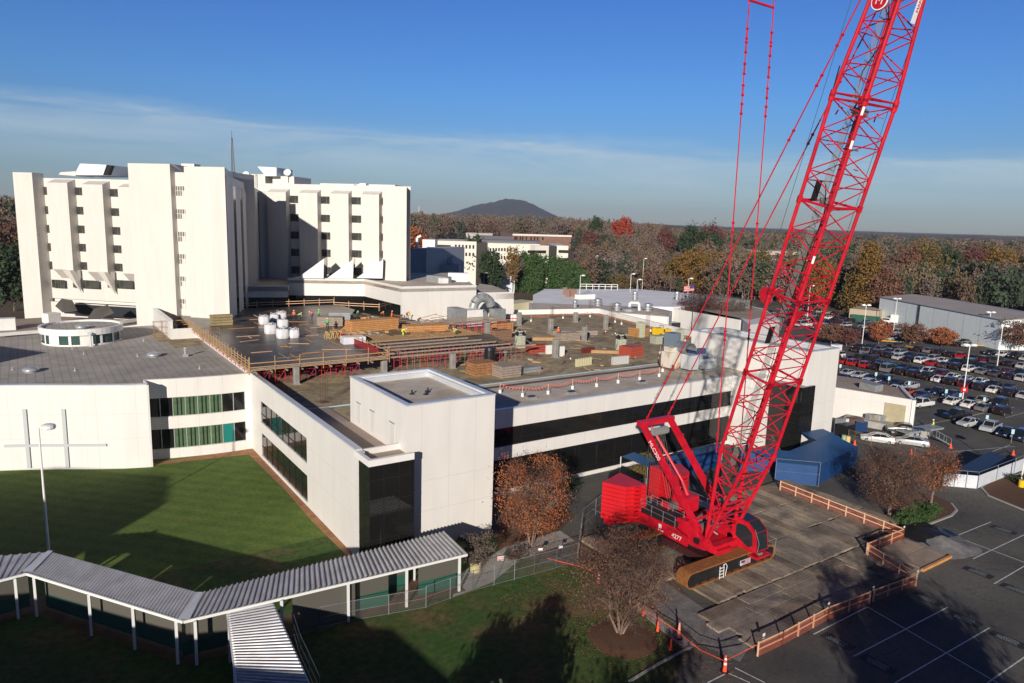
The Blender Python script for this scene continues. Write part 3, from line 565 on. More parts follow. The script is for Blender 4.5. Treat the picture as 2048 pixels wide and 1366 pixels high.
# left-back skylight wedges and boxes on the back roof
for pts, lb in ((((110, 612), (125, 625), (155, 622), (137, 607)), 'dark wedge skylight at the foot of the hospital'), (((172, 640), (200, 638), (228, 626), (205, 622)), 'dark sloping skylight behind the lantern')):
    q_ = [G(a, b, 9.7) for a, b in pts]; b_ = MB(); hi = (q_[2]+q_[3])/2+np.array([0, 0, 1.6]); hi2 = (q_[0]+q_[3])/2+np.array([0, 0, 1.4])
    b_.face([q_[0], q_[1], hi2]); b_.face([q_[1], q_[2], hi, hi2]); b_.face([q_[2], q_[3], hi]); b_.face([q_[3], q_[0], hi2, hi])
    tag(b_.build('skylight', mat('skylight_dark', (0.06, 0.055, 0.05), 0.4)), lb, 'skylight', 'wedge skylights')
for (x0, y0, x1, y1, lb) in ((98, 636, 123, 633, 'white box housing on the back roof near the hospital'), (-10, 648, 32, 646, 'long white roof box at the left edge of the picture')):
    a, b = G(x0, y0+14, 9.7), G(x1, y1+14, 9.7); m_ = (a+b)/2; d_ = (b-a)/2; nn = np.array([-d_[1], d_[0], 0]); nn = nn/np.linalg.norm(nn)
    b_ = MB(); b_.obox((m_[0]+nn[0], m_[1]+nn[1], 10.75), d_, nn, (0, 0, 1.05)); tag(b_.build('roof_box', SMOOTHW), lb, 'roof housing')
# ================================================================== hospital tower (facades turned 45 degrees), low white block, far buildings
Uv = np.array([0.70711, -0.70711, 0]); Vv = np.array([0.70711, 0.70711, 0])
def onV(px, py, v): d = ray(px, py); p = CAM+d*(v/np.dot(d, Vv)); return float(np.dot(p, Uv)), float(p[2])
def UV(u, v, z): p = Uv*u+Vv*v; return (p[0], p[1], z)
def uvbox(b, u0, u1, v0, v1, z0, z1): return b.obox(UV((u0+u1)/2, (v0+v1)/2, (z0+z1)/2), Uv*(u1-u0)/2, Vv*(v1-v0)/2, (0, 0, (z1-z0)/2))
VT, VL, VRt = 121.0, 143.5, 162.5
HS = thing('hospital_tower', UV(-95, 140, 0), 'tall cream hospital with projecting window piers and a windowless central shaft', 'building')
HGL = mat('hospital_window', (0.02, 0.022, 0.022), 0.15, var2=(0.09, 0.095, 0.085), vs=0.35)
uu = lambda px, v, py=365: onV(px, py, v)[0]
# left wing
a0, a1 = uu(38, VL), uu(262, VL)
b_ = MB(); 
uvbox(b_, a0, a1+6, VL+1.6, VL+2.2, 10.5, 38.3); uvbox(b_, a0, uu(76, VL), VL-1.5, VL+1.6, 0, 39.3); uvbox(b_, a0, a1+8, VL+2.2, VL+30, 0, 38.0)
uvbox(b_, uu(76, VL), a1+2, VL+1.0, VL+2.19, 2, 9.7); 
b_.build('left_wing_wall', CREAM, HS)
def pier(px0, px1, v, z0, z1, proj=2.8):
    u0, u1 = uu(px0, v), uu(px1, v); b = MB()
    A = [UV(u0, v+proj, z0-2.2), UV(u1, v+proj, z0-2.2), UV(u1, v, z0), UV(u0, v, z0)]
    T = [UV(u0, v+proj, z1+0.9), UV(u1, v+proj, z1+0.9), UV(u1, v, z1), UV(u0, v, z1)]
    b.face([A[3], A[2], T[2], T[3]]); b.face([A[2], A[1], T[1], T[2]]); b.face([A[0], A[3], T[3], T[0]]); b.face([T[3], T[2], T[1], T[0]]); b.face([A[0], A[1], A[2], A[3]]); b.face([A[1], A[0], T[0], T[1]])
    b.build('pier', CREAM, HS)
zt = onV(120, 355, VL-1)[1]
pier(93, 134, VL-0.8, 17.6, 37.2, 2.3); pier(163, 204, VL-0.8, 17.4, 37.0, 2.3); pier(235, 258, VL-0.8, 17.4, 36.6, 2.3)
def hwin(pxa, pxb, v, pya, pyb, pxc=None):
    u0, u1 = uu(pxa, v, pya), uu(pxb, v, pya); _, z1 = onV(pxa, pya, v); _, z0 = onV(pxa, pyb, v)
    b = MB(); uvbox(b, u0, u1, v-0.03, v+0.04, z0, z1); wi = b.build('window', HGL, HS)
    b = MB(); um = (u0+u1)/2+0.25*(u1-u0); uvbox(b, um-0.06, um+0.06, v-0.07, v-0.035, z0, z1); b.build('window_mullion', mat('bronze_mullion', (0.12, 0.10, 0.09), 0.5), wi)
VW = VL+1.56
for py0, px_s in ((374.5, 0), (413, 2.5), (450.5, 5), (487, 8), (523.5, 11)):
    hwin(86+px_s, 93+px_s, VW, py0-1, py0+15); hwin(144+px_s, 164.5+px_s, VW, py0, py0+15.5); hwin(214+px_s, 235+px_s, VW, py0+3, py0+18.5)
# ground-floor band of angled windows with raking fins
for pa, pb in ((104, 130), (146, 198), (215, 266)):
    u0, u1 = uu(pa, VL+0.96, 565), uu(pb, VL+0.96, 565); b = MB(); _, z1 = onV(pa, 559, VL+0.96); _, z0 = onV(pa, 575, VL+0.96); uvbox(b, u0, u1, VL+0.9, VL+0.97, z0, z1); wi = b.build('window', HGL, HS)
    b = MB()
    for f_ in (0.3, 0.5, 0.7): u_ = u0+(u1-u0)*f_; uvbox(b, u_-0.07, u_+0.07, VL+0.84, VL+0.89, z0, z1)
    b.build('window_mullion', mat('bronze_mullion', (0.12, 0.10, 0.09), 0.5), wi)
for px in (139, 208): 
    u0 = uu(px-12, VL-1.4, 562); u1 = uu(px+2, VL-1.4, 562); b = MB()
    P0, P1 = UV(u0, VL-1.4, 17.5), UV(u1, VL-1.4, 17.5); Q0, Q1 = UV(u0+1.2, VL+0.95, 17.5), UV(u1+0.6, VL+0.95, 17.5); B = UV(u1+0.6, VL+0.95, 12.2)
    b.face([P0, P1, B]); b.face([P1, Q1, B]); b.face([Q0, P0, B]); b.face([P0, Q0, Q1, P1]); b.face([Q1, Q0, B]); b.build('raking_fin', CREAM, HS)
b_ = MB(); uvbox(b_, uu(134, VL), uu(275, VL), VL+0.9, VL+0.99, 9.7, 9.0+0.9); 
uvbox(b_, uu(110, VL-2), uu(275, VL-2), VL-2.2, VL-2, 7.6, 9.9); b_.build('dark_plinth', mat('dark_plinth', (0.03, 0.035, 0.042), 0.3), HS)
# central shaft
c0_, c1_, c2_, c3_ = uu(257.5, VT), uu(341, VT), uu(369, VT), uu(450, VT)
b_ = MB(); uvbox(b_, c0_, c1_, VT, VT+22, 0, 40.3); uvbox(b_, c1_, c2_, VT+1.4, VT+24, 0, 38.9); b_.prism([UV(c2_, VT, 0)[:2], UV(c3_, VT, 0)[:2], UV(c3_-6, VT+11, 0)[:2], UV(c3_-12, VT+24, 0)[:2], UV(c2_, VT+24, 0)[:2]], 0, 39.9)
b_.build('shaft_wall', CREAM, HS)
b_ = MB(); u0, u1 = c1_, c2_; zz = 39.0
b_.face([UV(u0, VT, 40.25), UV(u0, VT+1.39, 40.25), UV(u0+1.9, VT+1.39, 38.95)]); b_.build('slot_reveal', CREAM, HS)
GRIL = mat('louvre_grey', (0.15, 0.145, 0.115), 0.6)
for z_, in ((372,), (418,), (463,), (507.5,), (552,), (597,)):
    u0 = uu(344, VT+1.38, z_+10); u1 = uu(371, VT+1.38, z_+10); _, z1 = onV(344, z_, VT+1.38); _, z0 = onV(344, z_+19, VT+1.38)
    b = MB(); uvbox(b, u0, u1, VT+1.34, VT+1.39, z0+1.0, z1); uvbox(b, u0, u1-0.8, VT+1.34, VT+1.39, z0, z0+0.88); wi = b.build('louvre', GRIL, HS)
    b = MB()
    for k in range(6): u_ = u0+0.3+(u1-u0-0.4)*k/5; uvbox(b, u_-0.05, u_+0.05, VT+1.28, VT+1.33, z0, z1)
    b.build('louvre_fin', SMOOTHW, wi)
# receding side in grazing light, with fins
s0 = np.array(UV(c3_, VT+0.3, 0)); e_px = onV(520, 450, VRt)[0]; s1 = np.array(UV(e_px, VRt, 0)); dv = (s1-s0); ln = np.linalg.norm(dv); dv /= ln; nv = np.array([dv[1], -dv[0], 0])
b_ = MB(); b_.ribbon([tuple(s0[:2]), tuple(s1[:2])], 0, [38.6, 37.4], 3.0)
for k in range(5):
    q0 = s0+dv*(2.5+k*ln/5.3); q1 = q0+dv*3.2; 
    b_.face([(*q0[:2], 12), (*(q1+nv*0.25)[:2], 12), (*(q1+nv*0.25)[:2], 36.3), (*q0[:2], 36.3)])
    b_.face([(*(q1+nv*0.25)[:2], 12), (*q1[:2], 12), (*q1[:2], 36.3), (*(q1+nv*0.25)[:2], 36.3)])
    b_.face([(*q0[:2], 36.3), (*(q1+nv*0.25)[:2], 36.3), (*q1[:2], 37.6)])
b_.build('side_wall', CREAM, HS)
for k in range(5): q0 = s0+dv*(6.4+k*ln/5.3)+nv*.06; b_ = MB(); b_.beam((*q0[:2], 24), (*(q0+dv*3.2)[:2], 24), .08, 25.5); b_.build('recess_shade', HGL, HS)  # dark strips put in for the shade of the recesses between fins
# body behind shaft so nothing is see-through
b_ = MB(); b_.prism([UV(c0_+2, VT+23.9, 0)[:2], UV(c3_-13, VT+23.9, 0)[:2], tuple((s1-nv*2.6-dv*1)[:2]), UV(uu(818, VRt)-9, VRt+16, 0)[:2], UV(a0+3, VL+31, 0)[:2]], 0, 37.2)
b_.build('core', CREAM, HS)
# right wing
r0, r1 = uu(521, VRt), uu(818, VRt)
b_ = MB(); b_.prism([UV(r0, VRt+1.2, 0)[:2], UV(r1-.01, VRt+1.2, 0)[:2], UV(r1-6.5, VRt+15, 0)[:2], UV(r0-3, VRt+15, 0)[:2]], 0, 39.0); b_.prism([UV(uu(771, VRt), VRt-1.6, 0)[:2], UV(r1, VRt-1.6, 0)[:2], UV(r1-1.0, VRt+1.19, 0)[:2], UV(uu(771, VRt), VRt+1.19, 0)[:2]], 0, 38.9); b_.build('right_wing_wall', CREAM, HS)
for pa, pb in ((533, 571), (597, 634), (660, 696.5), (722.5, 758)): pier(pa, pb, VRt-0.9, 9, 36.9, 2.1)
for r_, py0 in enumerate((391, 427.5, 462.5, 497, 532)):
    for pa, pb in ((523, 531.5), (573, 596), (636, 659), (697.5, 721.5), (758.5, 771)): hwin(pa+r_*0.7, pb+r_*0.7, VRt+1.15, py0+(pa-573)*0.024, py0+14.5+(pa-573)*0.024)
# roof structures
def uvr(px0, px1, pyt, v, dep, zb=37.0, name='penthouse', m=CREAM, lab=None, cat=None):
    u0, u1 = uu(px0, v, pyt), uu(px1, v, pyt); z = onV(px0, pyt, v)[1]; b = MB(); uvbox(b, u0, u1, v, v+dep, zb, z)
    o = b.build(name, m, HS if lab is None else None); return tag(o, lab, cat) if lab else o
uvr(452, 530, 347, VRt+2.3, 8); uvr(545, 588, 352, VRt+3, 9); uvr(640, 790, 366.5, VRt+5, 6)
PW = mat('penthouse_white', (0.72, 0.76, 0.80), 0.5, var=0.05)
def wedge(pts, v, dep, name, m, dm_=None):
    b = MB(); F_ = [onV(a, c, v) for a, c in pts]; A = [UV(u, v, z) for u, z in F_]; B = [UV(u, v+dep, z) for u, z in F_]
    b.face(A[::-1]); b.face(B)
    n_ = len(A)
    for i in range(n_): b.face([A[i], A[(i+1) % n_], B[(i+1) % n_], B[i]])
    return b.build(name, m, HS)
wedge([(150, 350), (152, 343), (160, 327), (213, 329.5), (206, 350)], VL+8, 9, 'penthouse', PW); wedge([(206.5, 350), (213.5, 330), (223.5, 331), (216, 350)], VL+7.9, 1, 'penthouse_screen', BLACK)
wedge([(531, 352), (515, 333), (553, 335), (553, 352)], VRt+1, 8, 'penthouse', PW)
wedge([(117, 349), (121, 344.5), (151, 342.5), (151, 352)], VL+9, 6, 'penthouse', CREAM)
for px, py, v, r_, nm in ((575, 346, VRt+2.5, .9, 'roof_dish'), (492, 350, VRt+1.5, 0.85, 'roof_dish')):
    u_, z_ = onV(px, py, v); b = MB(); c = np.array(UV(u_, v, z_)); 
    ax = np.array([-0.5, -0.75, 0.42]); ax /= np.linalg.norm(ax); xx = np.cross(ax, (0, 0, 1)); xx /= np.linalg.norm(xx); yy = np.cross(xx, ax)
    rings = [(r_, 0.35*r_), (r_*0.7, 0.12*r_), (r_*0.3, 0.02)]; vs = []
    for rr, h in rings: vs += [c+ax*h+rr*(xx*math.cos(t*math.pi/8)+yy*math.sin(t*math.pi/8)) for t in range(16)]
    vs.append(c); fs = [(k*16+i, k*16+(i+1) % 16, (k+1)*16+(i+1) % 16, (k+1)*16+i) for k in range(2) for i in range(16)]+[(32+i, 32+(i+1) % 16, 48) for i in range(16)]
    b.grid_faces(vs, fs); b.tube(c, c-np.array([0, 0, 2.2]), 0.12, 6); tag(b.build('satellite_dish', SMOOTHW), 'white satellite dish on the hospital roof ' + ('behind the right wing' if px == 575 else 'beside the radio mast'), 'satellite dish', 'hospital roof dishes')
for px, py, v, w_, lb in ((375, 327.5, VT+6, 1.4, 'small white hood on top of the hospital shaft'), (700, 368.5, VRt+3, 1.0, 'small white vent box left on the right wing roof'), (725, 366.5, VRt+3, 0.8, 'small white vent box right on the right wing roof')):
    u_, z_ = onV(px, py, v); b = MB(); uvbox(b, u_-w_, u_+w_, v, v+2, 37.0, z_); tag(b.build('roof_vent_box', SMOOTHW), lb, 'vent')
# radio mast
u_, zb = onV(466, 345, VRt-8); _, zt_ = onV(466, 262, VRt-8); c = np.array(UV(u_, VRt-8, 0)); b = MB()
for k in range(14):
    z0 = zb+(zt_-zb-1.5)*k/14; z1 = zb+(zt_-zb-1.5)*(k+1)/14; s_ = 0.42*(1-k/20); s2_ = 0.42*(1-(k+1)/20)
    for i in range(3):
        t = i*2.094; t2_ = (i+1)*2.094; f3 = lambda t, s, z: c+np.array([s*math.cos(t), s*math.sin(t), z])
        b.tube(f3(t, s_, z0), f3(t, s2_, z1), 0.05, 4, caps=False); b.tube(f3(t, s_, z0), f3(t2_, s2_, z1), 0.035, 4, caps=False)
b.tube(c+[0, 0, zt_-1.6], c+[0, 0, zt_], 0.05, 5); M1 = thing('radio_mast', UV(u_, VRt-8, zb), 'guyed lattice radio mast on the hospital roof', 'mast'); b.build('lattice', mat('mast_dark', (0.10, 0.06, 0.06), 0.5), M1)
b = MB()
for t in (0.3, 2.4, 4.5): b.tube(c+[0, 0, zb+(zt_-zb)*0.8], c+[3.6*math.cos(t), 3.6*math.sin(t), zb-0.6], 0.02, 3, caps=False)
b.build('guy_wire', GREYM, M1)

# ------------------------------------------------------------------ low white block in front of the hospital
LB = thing('low_white_block', UV(-75, 130, 0), 'low white panel wing with black ribbon glass and three sawtooth roof lights', 'building')
zL = 15.0
v1 = 130.0
def GUV(px, py, z): return tuple(G(px, py, z)[:2])
# parapet polyline solved on the z planes of its coping
Zp = 17.5
pA, pB, pC, pD = GUV(575, 555.5, Zp), GUV(728, 558, Zp), GUV(803, 573, Zp), GUV(953, 570, Zp)
b_ = MB(); b_.ribbon([pA, pB, pC], 13.5, Zp, 0.5); b_.ribbon([pC, pD], 9.0, Zp, 0.5); b_.build('wall', WHITE, LB)
b_ = MB()
gp0, gp1, gp2 = [np.array(q_)+fwv[:2]*.35 for q_ in (pA, pB, pC)]
b_.ribbon([tuple(gp0), tuple(gp1), tuple(gp2)], 9.2, 13.6, 0.2); b_.build('ribbon_glass', GLASS, LB)
back = [pD, tuple(G(940, 560, Zp)[:2]), tuple(G(905, 545, Zp-0.4)[:2]), tuple(G(760, 545, Zp-0.4)[:2]), tuple(G(600, 548, Zp-0.4)[:2])]
b_ = MB(); b_.prism([pA, pB, pC]+back, 16.3, 17.0); b_.build('roof', ROOFG, LB)
# lower left link
Zq = 16.2; qA, qB = GUV(491, 572, Zq), GUV(576, 572, Zq)
b_ = MB(); b_.ribbon([qA, qB], 13.7, Zq, 0.4); b_.build('link_wall', WHITE, LB)
b_ = MB(); b_.ribbon([tuple(np.array(qA)+fwv[:2]*.35), tuple(np.array(qB)+fwv[:2]*.35)], 9.2, 13.8, 0.2); b_.build('ribbon_glass', GLASS, LB)
b_ = MB(); qq = [np.array(qA), np.array(qB), np.array(GUV(585, 545, Zq)), np.array(GUV(528, 548, Zq)), np.array(GUV(470, 568, Zq))]; b_.prism([tuple(q_) for q_ in qq], 15.0, Zq-0.15); b_.build('link_roof', ROOFG, LB)
b_ = MB(); b_.ribbon([GUV(470, 572, Zq), qA], 9.2, Zq, 0.4); b_.build('link_wall', SMOOTHW, LB)
# right lower piece
Zr = 14.6; rA, rB = tuple(np.array(pD)+fwv[:2]*1.6), GUV(1028, 584, 15.6)
b_ = MB(); b_.ribbon([rA, rB], 8.6, 15.6, 0.4); b_.build('end_wall', WHITE, LB)
b_ = MB(); b_.prism([rA, rB, GUV(985, 570, 15.4), GUV(955, 566, 15.4)], 14.0, 15.3); b_.build('end_roof', ROOFG, LB)
# sawtooth roof lights
TW = mat('roof_light_white', (0.75, 0.78, 0.82), 0.4, var=0.05)
for k, (pts, ) in enumerate((([(595, 552), (647, 552), (653, 517)],), ([(655, 552), (706, 552), (711, 518)],), ([(713, 552), (765, 552), (765, 519)],))):
    a = G(pts[0][0], 556.0, 17.52); bq = G(pts[1][0], 557.0, 17.52); dd = ray(*pts[2]); dH = np.hypot(*bq[:2])/np.hypot(*dd[:2]); apex = CAM+dd*dH
    w2 = np.array([bq[0]-a[0], bq[1]-a[1], 0]); nn = np.array([-w2[1], w2[0], 0]); nn = nn/np.linalg.norm(nn)*4.5; apex = np.array([*(bq+w2*0.03)[:2], apex[2]])
    a2, b2, p2 = a+nn, bq+nn, apex+nn
    b_ = MB(); b_.face([a, bq, apex]); b_.face([b2, a2, p2]); b_.face([a, apex, p2, a2]); so = b_.build('sawtooth_light', TW, LB)
    b_ = MB(); e_ = w2/np.linalg.norm(w2)*0.02; b_.face([bq+e_, b2+e_, p2+e_, apex+e_]); b_.build('clerestory_glass', GLASS, so)
b_ = MB(); b_.ribbon([GUV(896, 562, 17.1), GUV(936, 563, 17.1)], 17.0, 19.0, 3.0); tag(b_.build('roof_plant_box', SMOOTHW), 'cream plant box on the low white wing roof, near its right end', 'roof housing')
b_ = MB(); b_.ribbon([GUV(853, 562, 17.1), GUV(893, 566, 17.1)], 17.0, 18.5, 1.8); b_.mat(1); q_ = G(885, 565, 17.1); b_.box(q_[0]-1, q_[0]+0.8, q_[1]-1.4, q_[1]+0.2, 17.02, 18.2)
tag(b_.build('roof_duct', [GREYM, SMOOTHW]), 'grey duct run with white unit on the low white wing roof', 'duct')
# louvre-like pipes standing along the wall foot
for grp, xs in ((0, (842, 848, 858, 868, 877, 884, 893)), (1, (995, 1003, 1010, 1020))):
    for k, px in enumerate(xs):
        pt = G(px, 628 if grp else 631, 9.5); h = 3.6 if k % 3 else 4.6
        b_ = MB(); b_.box(pt[0]-0.35, pt[0]+0.35, pt[1]-0.3, pt[1]+0.3, 9.5, 9.5+h*0.95); tag(b_.build('vertical_duct', GREYM), 'upright grey duct against the low white wing, '+('left cluster' if grp == 0 else 'right cluster'), 'duct', 'upright ducts by the white wing '+('left cluster' if grp == 0 else 'right cluster'))

# ------------------------------------------------------------------ far buildings, placed as real boxes at their distance
rtv = np.array([math.cos(ANG_F-math.pi/2), math.sin(ANG_F-math.pi/2), 0])
def fbox(b, px0, px1, pyt, D, dep, zb=0.0, rot=0.0, pyt1=None):
    """box whose front face runs from px0 to px1 at depth D (left end), rotated by rot degrees about its left end"""
    L_, R2 = PD(px0, pyt, D), None
    d_ = rtv*math.cos(R_(rot))+fwv*math.sin(R_(rot)); n_ = -rtv*math.sin(R_(rot))+fwv*math.cos(R_(rot))
    dr = ray(px1, pyt); A = np.array([[d_[0], -dr[0]], [d_[1], -dr[1]]]); t = np.linalg.solve(A, -L_[:2])[0]
    zt_ = L_[2]; o_ = np.array([L_[0], L_[1], 0]); c = o_+d_*t/2+n_*dep/2
    b.obox((c[0], c[1], (zb+zt_)/2), d_*t/2, n_*dep/2, (0, 0, (zt_-zb)/2)); return o_, d_, n_, t, zt_
def fwin(b, fr, s0, s1, z0, z1, off=0.05, th=0.06):
    o_, d_, n_, t, zt_ = fr; c = o_+d_*t*(s0+s1)/2-n_*off; b.obox((c[0], c[1], (z0+z1)/2), d_*t*(s1-s0)/2, n_*th, (0, 0, (z1-z0)/2))
FARW = mat('office_cream', (0.74, 0.71, 0.63), 0.7, var=0.05, vs=0.1); FARWN = mat('office_window', (0.03, 0.025, 0.02), 0.25); BRICK = mat('brown_brick', (0.22, 0.125, 0.095), 0.9, var=0.15, vs=0.2)
def zat(py, px, D): return PD(px, py, D)[2]
OF = thing('office_block', PD(1000, 560, 330)*np.array([1, 1, 0]), 'cream four-storey office block with rows of square windows behind the evergreen row', 'building')
b_ = MB(); f1 = fbox(b_, 976, 1080, 486, 325, 30, rot=4); f2 = fbox(b_, 870, 953, 481, 335, 30, rot=2); f3_ = fbox(b_, 1070, 1098, 491, 322, 30, rot=28); f4 = fbox(b_, 1113, 1137, 491, 345, 30, rot=5); b_.build('wall', FARW, OF)
b_ = MB(); fbox(b_, 953, 977, 485, 334, 24); fbox(b_, 1098, 1114, 492, 345, 24); b_.each('dark_glass_link', FARWN, OF)
b_ = MB(); fbox(b_, 935, 1082, 478, 345, 12, zb=15, rot=2); fbox(b_, 960, 1025, 471, 352, 8, zb=15, rot=2); b_.build('roof_screen', mat('roof_screen_grey', (0.10, 0.095, 0.11), 0.7), OF)
for row, (ya, yb) in enumerate(((496, 502.5), (512, 519), (528, 534.5))):
    for k in range(8):
        s0 = 0.04+k*0.055*1.0; px = 979.5+k*5.7; b_ = MB(); fwin(b_, f1, (px-976)/104., (px+3.4-976)/104., zat(yb, px, 325), zat(ya, px, 325)); b_.build('window', FARWN, OF)
for ya, yb in ((489.5, 497), (505, 512)):
    b_ = MB(); fwin(b_, f2, 0.0, 0.38, zat(yb, 880, 335), zat(ya, 880, 335)); b_.build('window', FARWN, OF)
    for k in range(6): s0 = 0.48+k*0.085; b_ = MB(); fwin(b_, f2, s0, s0+0.045, zat(yb, 920, 335), zat(ya, 920, 335)); b_.build('window', FARWN, OF)
for ya, yb in ((501, 507),): 
    b_ = MB(); fwin(b_, f3_, -0.5, 0.8, zat(yb, 1080, 322), zat(ya, 1080, 322)); b_.build('window', FARWN, OF)
for ya, yb in ((500, 506), (516, 522)): b_ = MB(); fwin(b_, f4, 0.18, 1.0, zat(yb, 1120, 345), zat(ya, 1120, 345)); b_.build('window', FARWN, OF)
b_ = MB(); fbox(b_, 965, 1030, 545, 318, 10, rot=3); b_.build('entrance_wing', mat('pale_blue_white', (0.62, 0.66, 0.72), 0.6), OF)
BB = thing('brown_brick_building', PD(1080, 500, 520)*np.array([1, 1, 0]), 'long low brown brick building beyond the cream office block', 'building')
b_ = MB(); fb = fbox(b_, 1025, 1143, 468, 520, 40, zb=2, rot=14); b_.build('wall', BRICK, BB)
b_ = MB(); 
for s0 in (0.03, 0.06, 0.12, 0.16, 0.22, 0.30, 0.36, 0.41, 0.5): fwin(b_, fb, s0, s0+0.025, zat(480, 1060, 520), zat(474, 1060, 520))
b_.build('window', FARWN, BB); b_ = MB(); fwin(b_, fb, 0, 1, fb[4]-1.1, fb[4]+0.2, 0.4, 0.5); b_.build('roof_edge', FARW, BB)
def simple_far(name, px0, px1, pyt, D, dep, m, lab, zb=0, rot=0, roofm=None):
    t = thing(name, PD((px0+px1)/2, pyt, D)*np.array([1, 1, 0]), lab, 'building'); b_ = MB(); f_ = fbox(b_, px0, px1, pyt, D, dep, zb, rot); b_.build('wall', m, t)
    o_, d_, n_, tt, z_ = f_; b_ = MB(); c = o_+d_*tt/2+n_*dep/2; b_.obox((c[0], c[1], z_+0.25), d_*(tt/2+0.3), n_*(dep/2+0.3), (0, 0, 0.24)); b_.build('roof', roofm or ROOFG, t)
    b_ = MB(); k = 0
    for i in range(5): fwin(b_, f_, 0.08+i*0.18, 0.17+i*0.18, z_-3.2, z_-1.6)
    b_.build('window', FARWN, t); return f_
simple_far('shopping_building', 932, 985, 467, 560, 30, mat('pale_grey_wall', (0.42, 0.40, 0.40), 0.7), 'pale grey low building beyond the office roof', zb=2)
simple_far('far_tan_building', 1175, 1262, 474, 560, 40, mat('tan_wall', (0.50, 0.40, 0.31), 0.7), 'tan low building among bare trees under the red maple', zb=2)
simple_far('long_flat_building', 1425, 1620, 517, 400, 40, mat('pink_grey_wall', (0.34, 0.27, 0.25), 0.8), 'long flat pale-roofed building seen through the crane pendants', zb=2, rot=6, roofm=mat('pale_flat_roof', (0.62, 0.56, 0.52), 0.7))
simple_far('beige_building', 1502, 1600, 503, 460, 30, mat('tan_wall', (0.50, 0.40, 0.31), 0.7), 'beige flat building behind the orange trees at the crane boom', zb=2)
# blue-shadowed building right of the hospital
BS = thing('grey_clinic', PD(850, 520, 235)*np.array([1, 1, 0]), 'grey-blue stepped clinic in the shadow beside the hospital with a white flue', 'building')
b_ = MB(); fbox(b_, 818, 853, 497, 232, 30, rot=-20); fbox(b_, 850, 905, 513, 245, 14); fbox(b_, 880, 918, 530, 240, 8); b_.build('wall', mat('clinic_grey', (0.36, 0.40, 0.46), 0.7), BS)
b_ = MB(); fbox(b_, 845, 870, 479, 290, 10); b_.build('white_wing', SMOOTHW, BS); b_ = MB(); fbox(b_, 854, 868, 494, 246, 3, zb=14); b_.build('bronze_bay', mat('bronze_glass', (0.09, 0.05, 0.03), 0.3), BS)
q_ = PD(834, 496, 236); b_ = MB(); b_.path([(q_[0], q_[1], 18), (q_[0], q_[1], q_[2]+3.4), (q_[0]+1.2, q_[1]-0.6, q_[2]+4.0)], 0.45, 8); b_.build('flue', SMOOTHW, BS)
# distant masts and water tanks
for px, py, D, r_, lb in ((838, 413, 2600, 1.4, 'thin distant radio tower left of the ridge'), (1430, 520, 300, 0.15, None)):
    if not lb: continue
    q_ = PD(px, py, D); b_ = MB(); b_.tube((q_[0], q_[1], 0), (q_[0], q_[1], q_[2]), r_, 5, r_*0.6); tag(b_.build('radio_tower', SMOOTHW), lb, 'tower')
for px, py, D, lb in ((885, 431, 2300, 'white water tank on a stalk on the skyline'),):
    q_ = PD(px, py, D); b_ = MB(); b_.lathe((q_[0], q_[1], 0), [(2.5, 0), (2.0, q_[2]-12), (7, q_[2]-7), (7.5, q_[2]-3), (4, q_[2]), (0.1, q_[2]+0.5)], 12); tag(b_.build('water_tower', SMOOTHW), lb, 'water tower')

# ------------------------------------------------------------------ middle low white roofs
MR = thing('low_clinic', (150, 160, 0), 'sprawling low clinic with white membrane roofs and roof fans behind the construction roof', 'building')
zm = 7.5
b_ = MB(); poly = [GUV(1066, 590, zm), GUV(1090, 578, zm), GUV(1275, 578, zm), GUV(1420, 590, zm), GUV(1395, 610, zm), GUV(1345, 614, zm), GUV(1190, 611, zm), GUV(1066, 607, zm)]
b_.prism(poly, 0, zm); b_.build('north_wing', [ROOFW], MR)
z2 = 8.2; b_ = MB(); b_.prism([GUV(1058, 605, z2), GUV(1220, 611, z2), GUV(1300, 613, z2), GUV(1345, 622, z2), GUV(1345, 655, 2.0) if False else GUV(1338, 634, z2), GUV(1215, 624, z2), GUV(1065, 622, z2)], 0, z2); b_.build('middle_wing', [WHITE], MR)
b_ = MB(); b_.prism([GUV(1060, 606.5, z2), GUV(1300, 614.5, z2), GUV(1342, 622.5, z2), GUV(1336, 632.5, z2), GUV(1215, 622.5, z2), GUV(1066, 620.5, z2)], z2+0.01, z2+0.05); b_.build('middle_roof', ROOFG, MR)
z3 = 7.0; b_ = MB(); b_.prism([GUV(1345, 612, z3), GUV(1400, 603, z3), GUV(1420, 594, z3), GUV(1530, 618, z3), GUV(1560, 640, z3), GUV(1500, 650, z3), GUV(1450, 613, z3), GUV(1395, 612, z3)], 0, z3); b_.build('east_wing', [WHITE], MR)
b_ = MB(); b_.prism([GUV(1350, 610, z3), GUV(1415, 596, z3), GUV(1525, 619, z3), GUV(1545, 630, z3), GUV(1500, 640, z3)], z3+0.01, z3+0.06); b_.build('east_roof', ROOFD, MR)
b_ = MB(); b_.ribbon([GUV(1322, 613, 7), GUV(1480, 640, 7)], 0.0, 7.0, 0.5); b_.build('cream_wall', WHITE, MR)
b_ = MB(); b_.ribbon([GUV(1392, 605, 7), GUV(1482, 618, 7)], 7.06, 9.6, 4.0); tag(b_.build('roof_screen', panel_mat('grey_louvre', (0.33, 0.34, 0.36), 2.0, (), 0.5, 0.2)), 'long grey louvred plant screen on the east clinic roof', 'plant screen')
b_ = MB(); b_.ribbon([GUV(1028, 608, 6), GUV(1072, 602, 6)], 0, 6.0, 6.0); b_.build('yellow_link', mat('pale_yellow_wall', (0.66, 0.62, 0.42), 0.7), MR)
b_ = MB(); b_.ribbon([GUV(1322, 655, 2), GUV(1382, 652, 2)], 0, 3.2, 3.0); b_.build('entrance_glass', GLASS, MR)
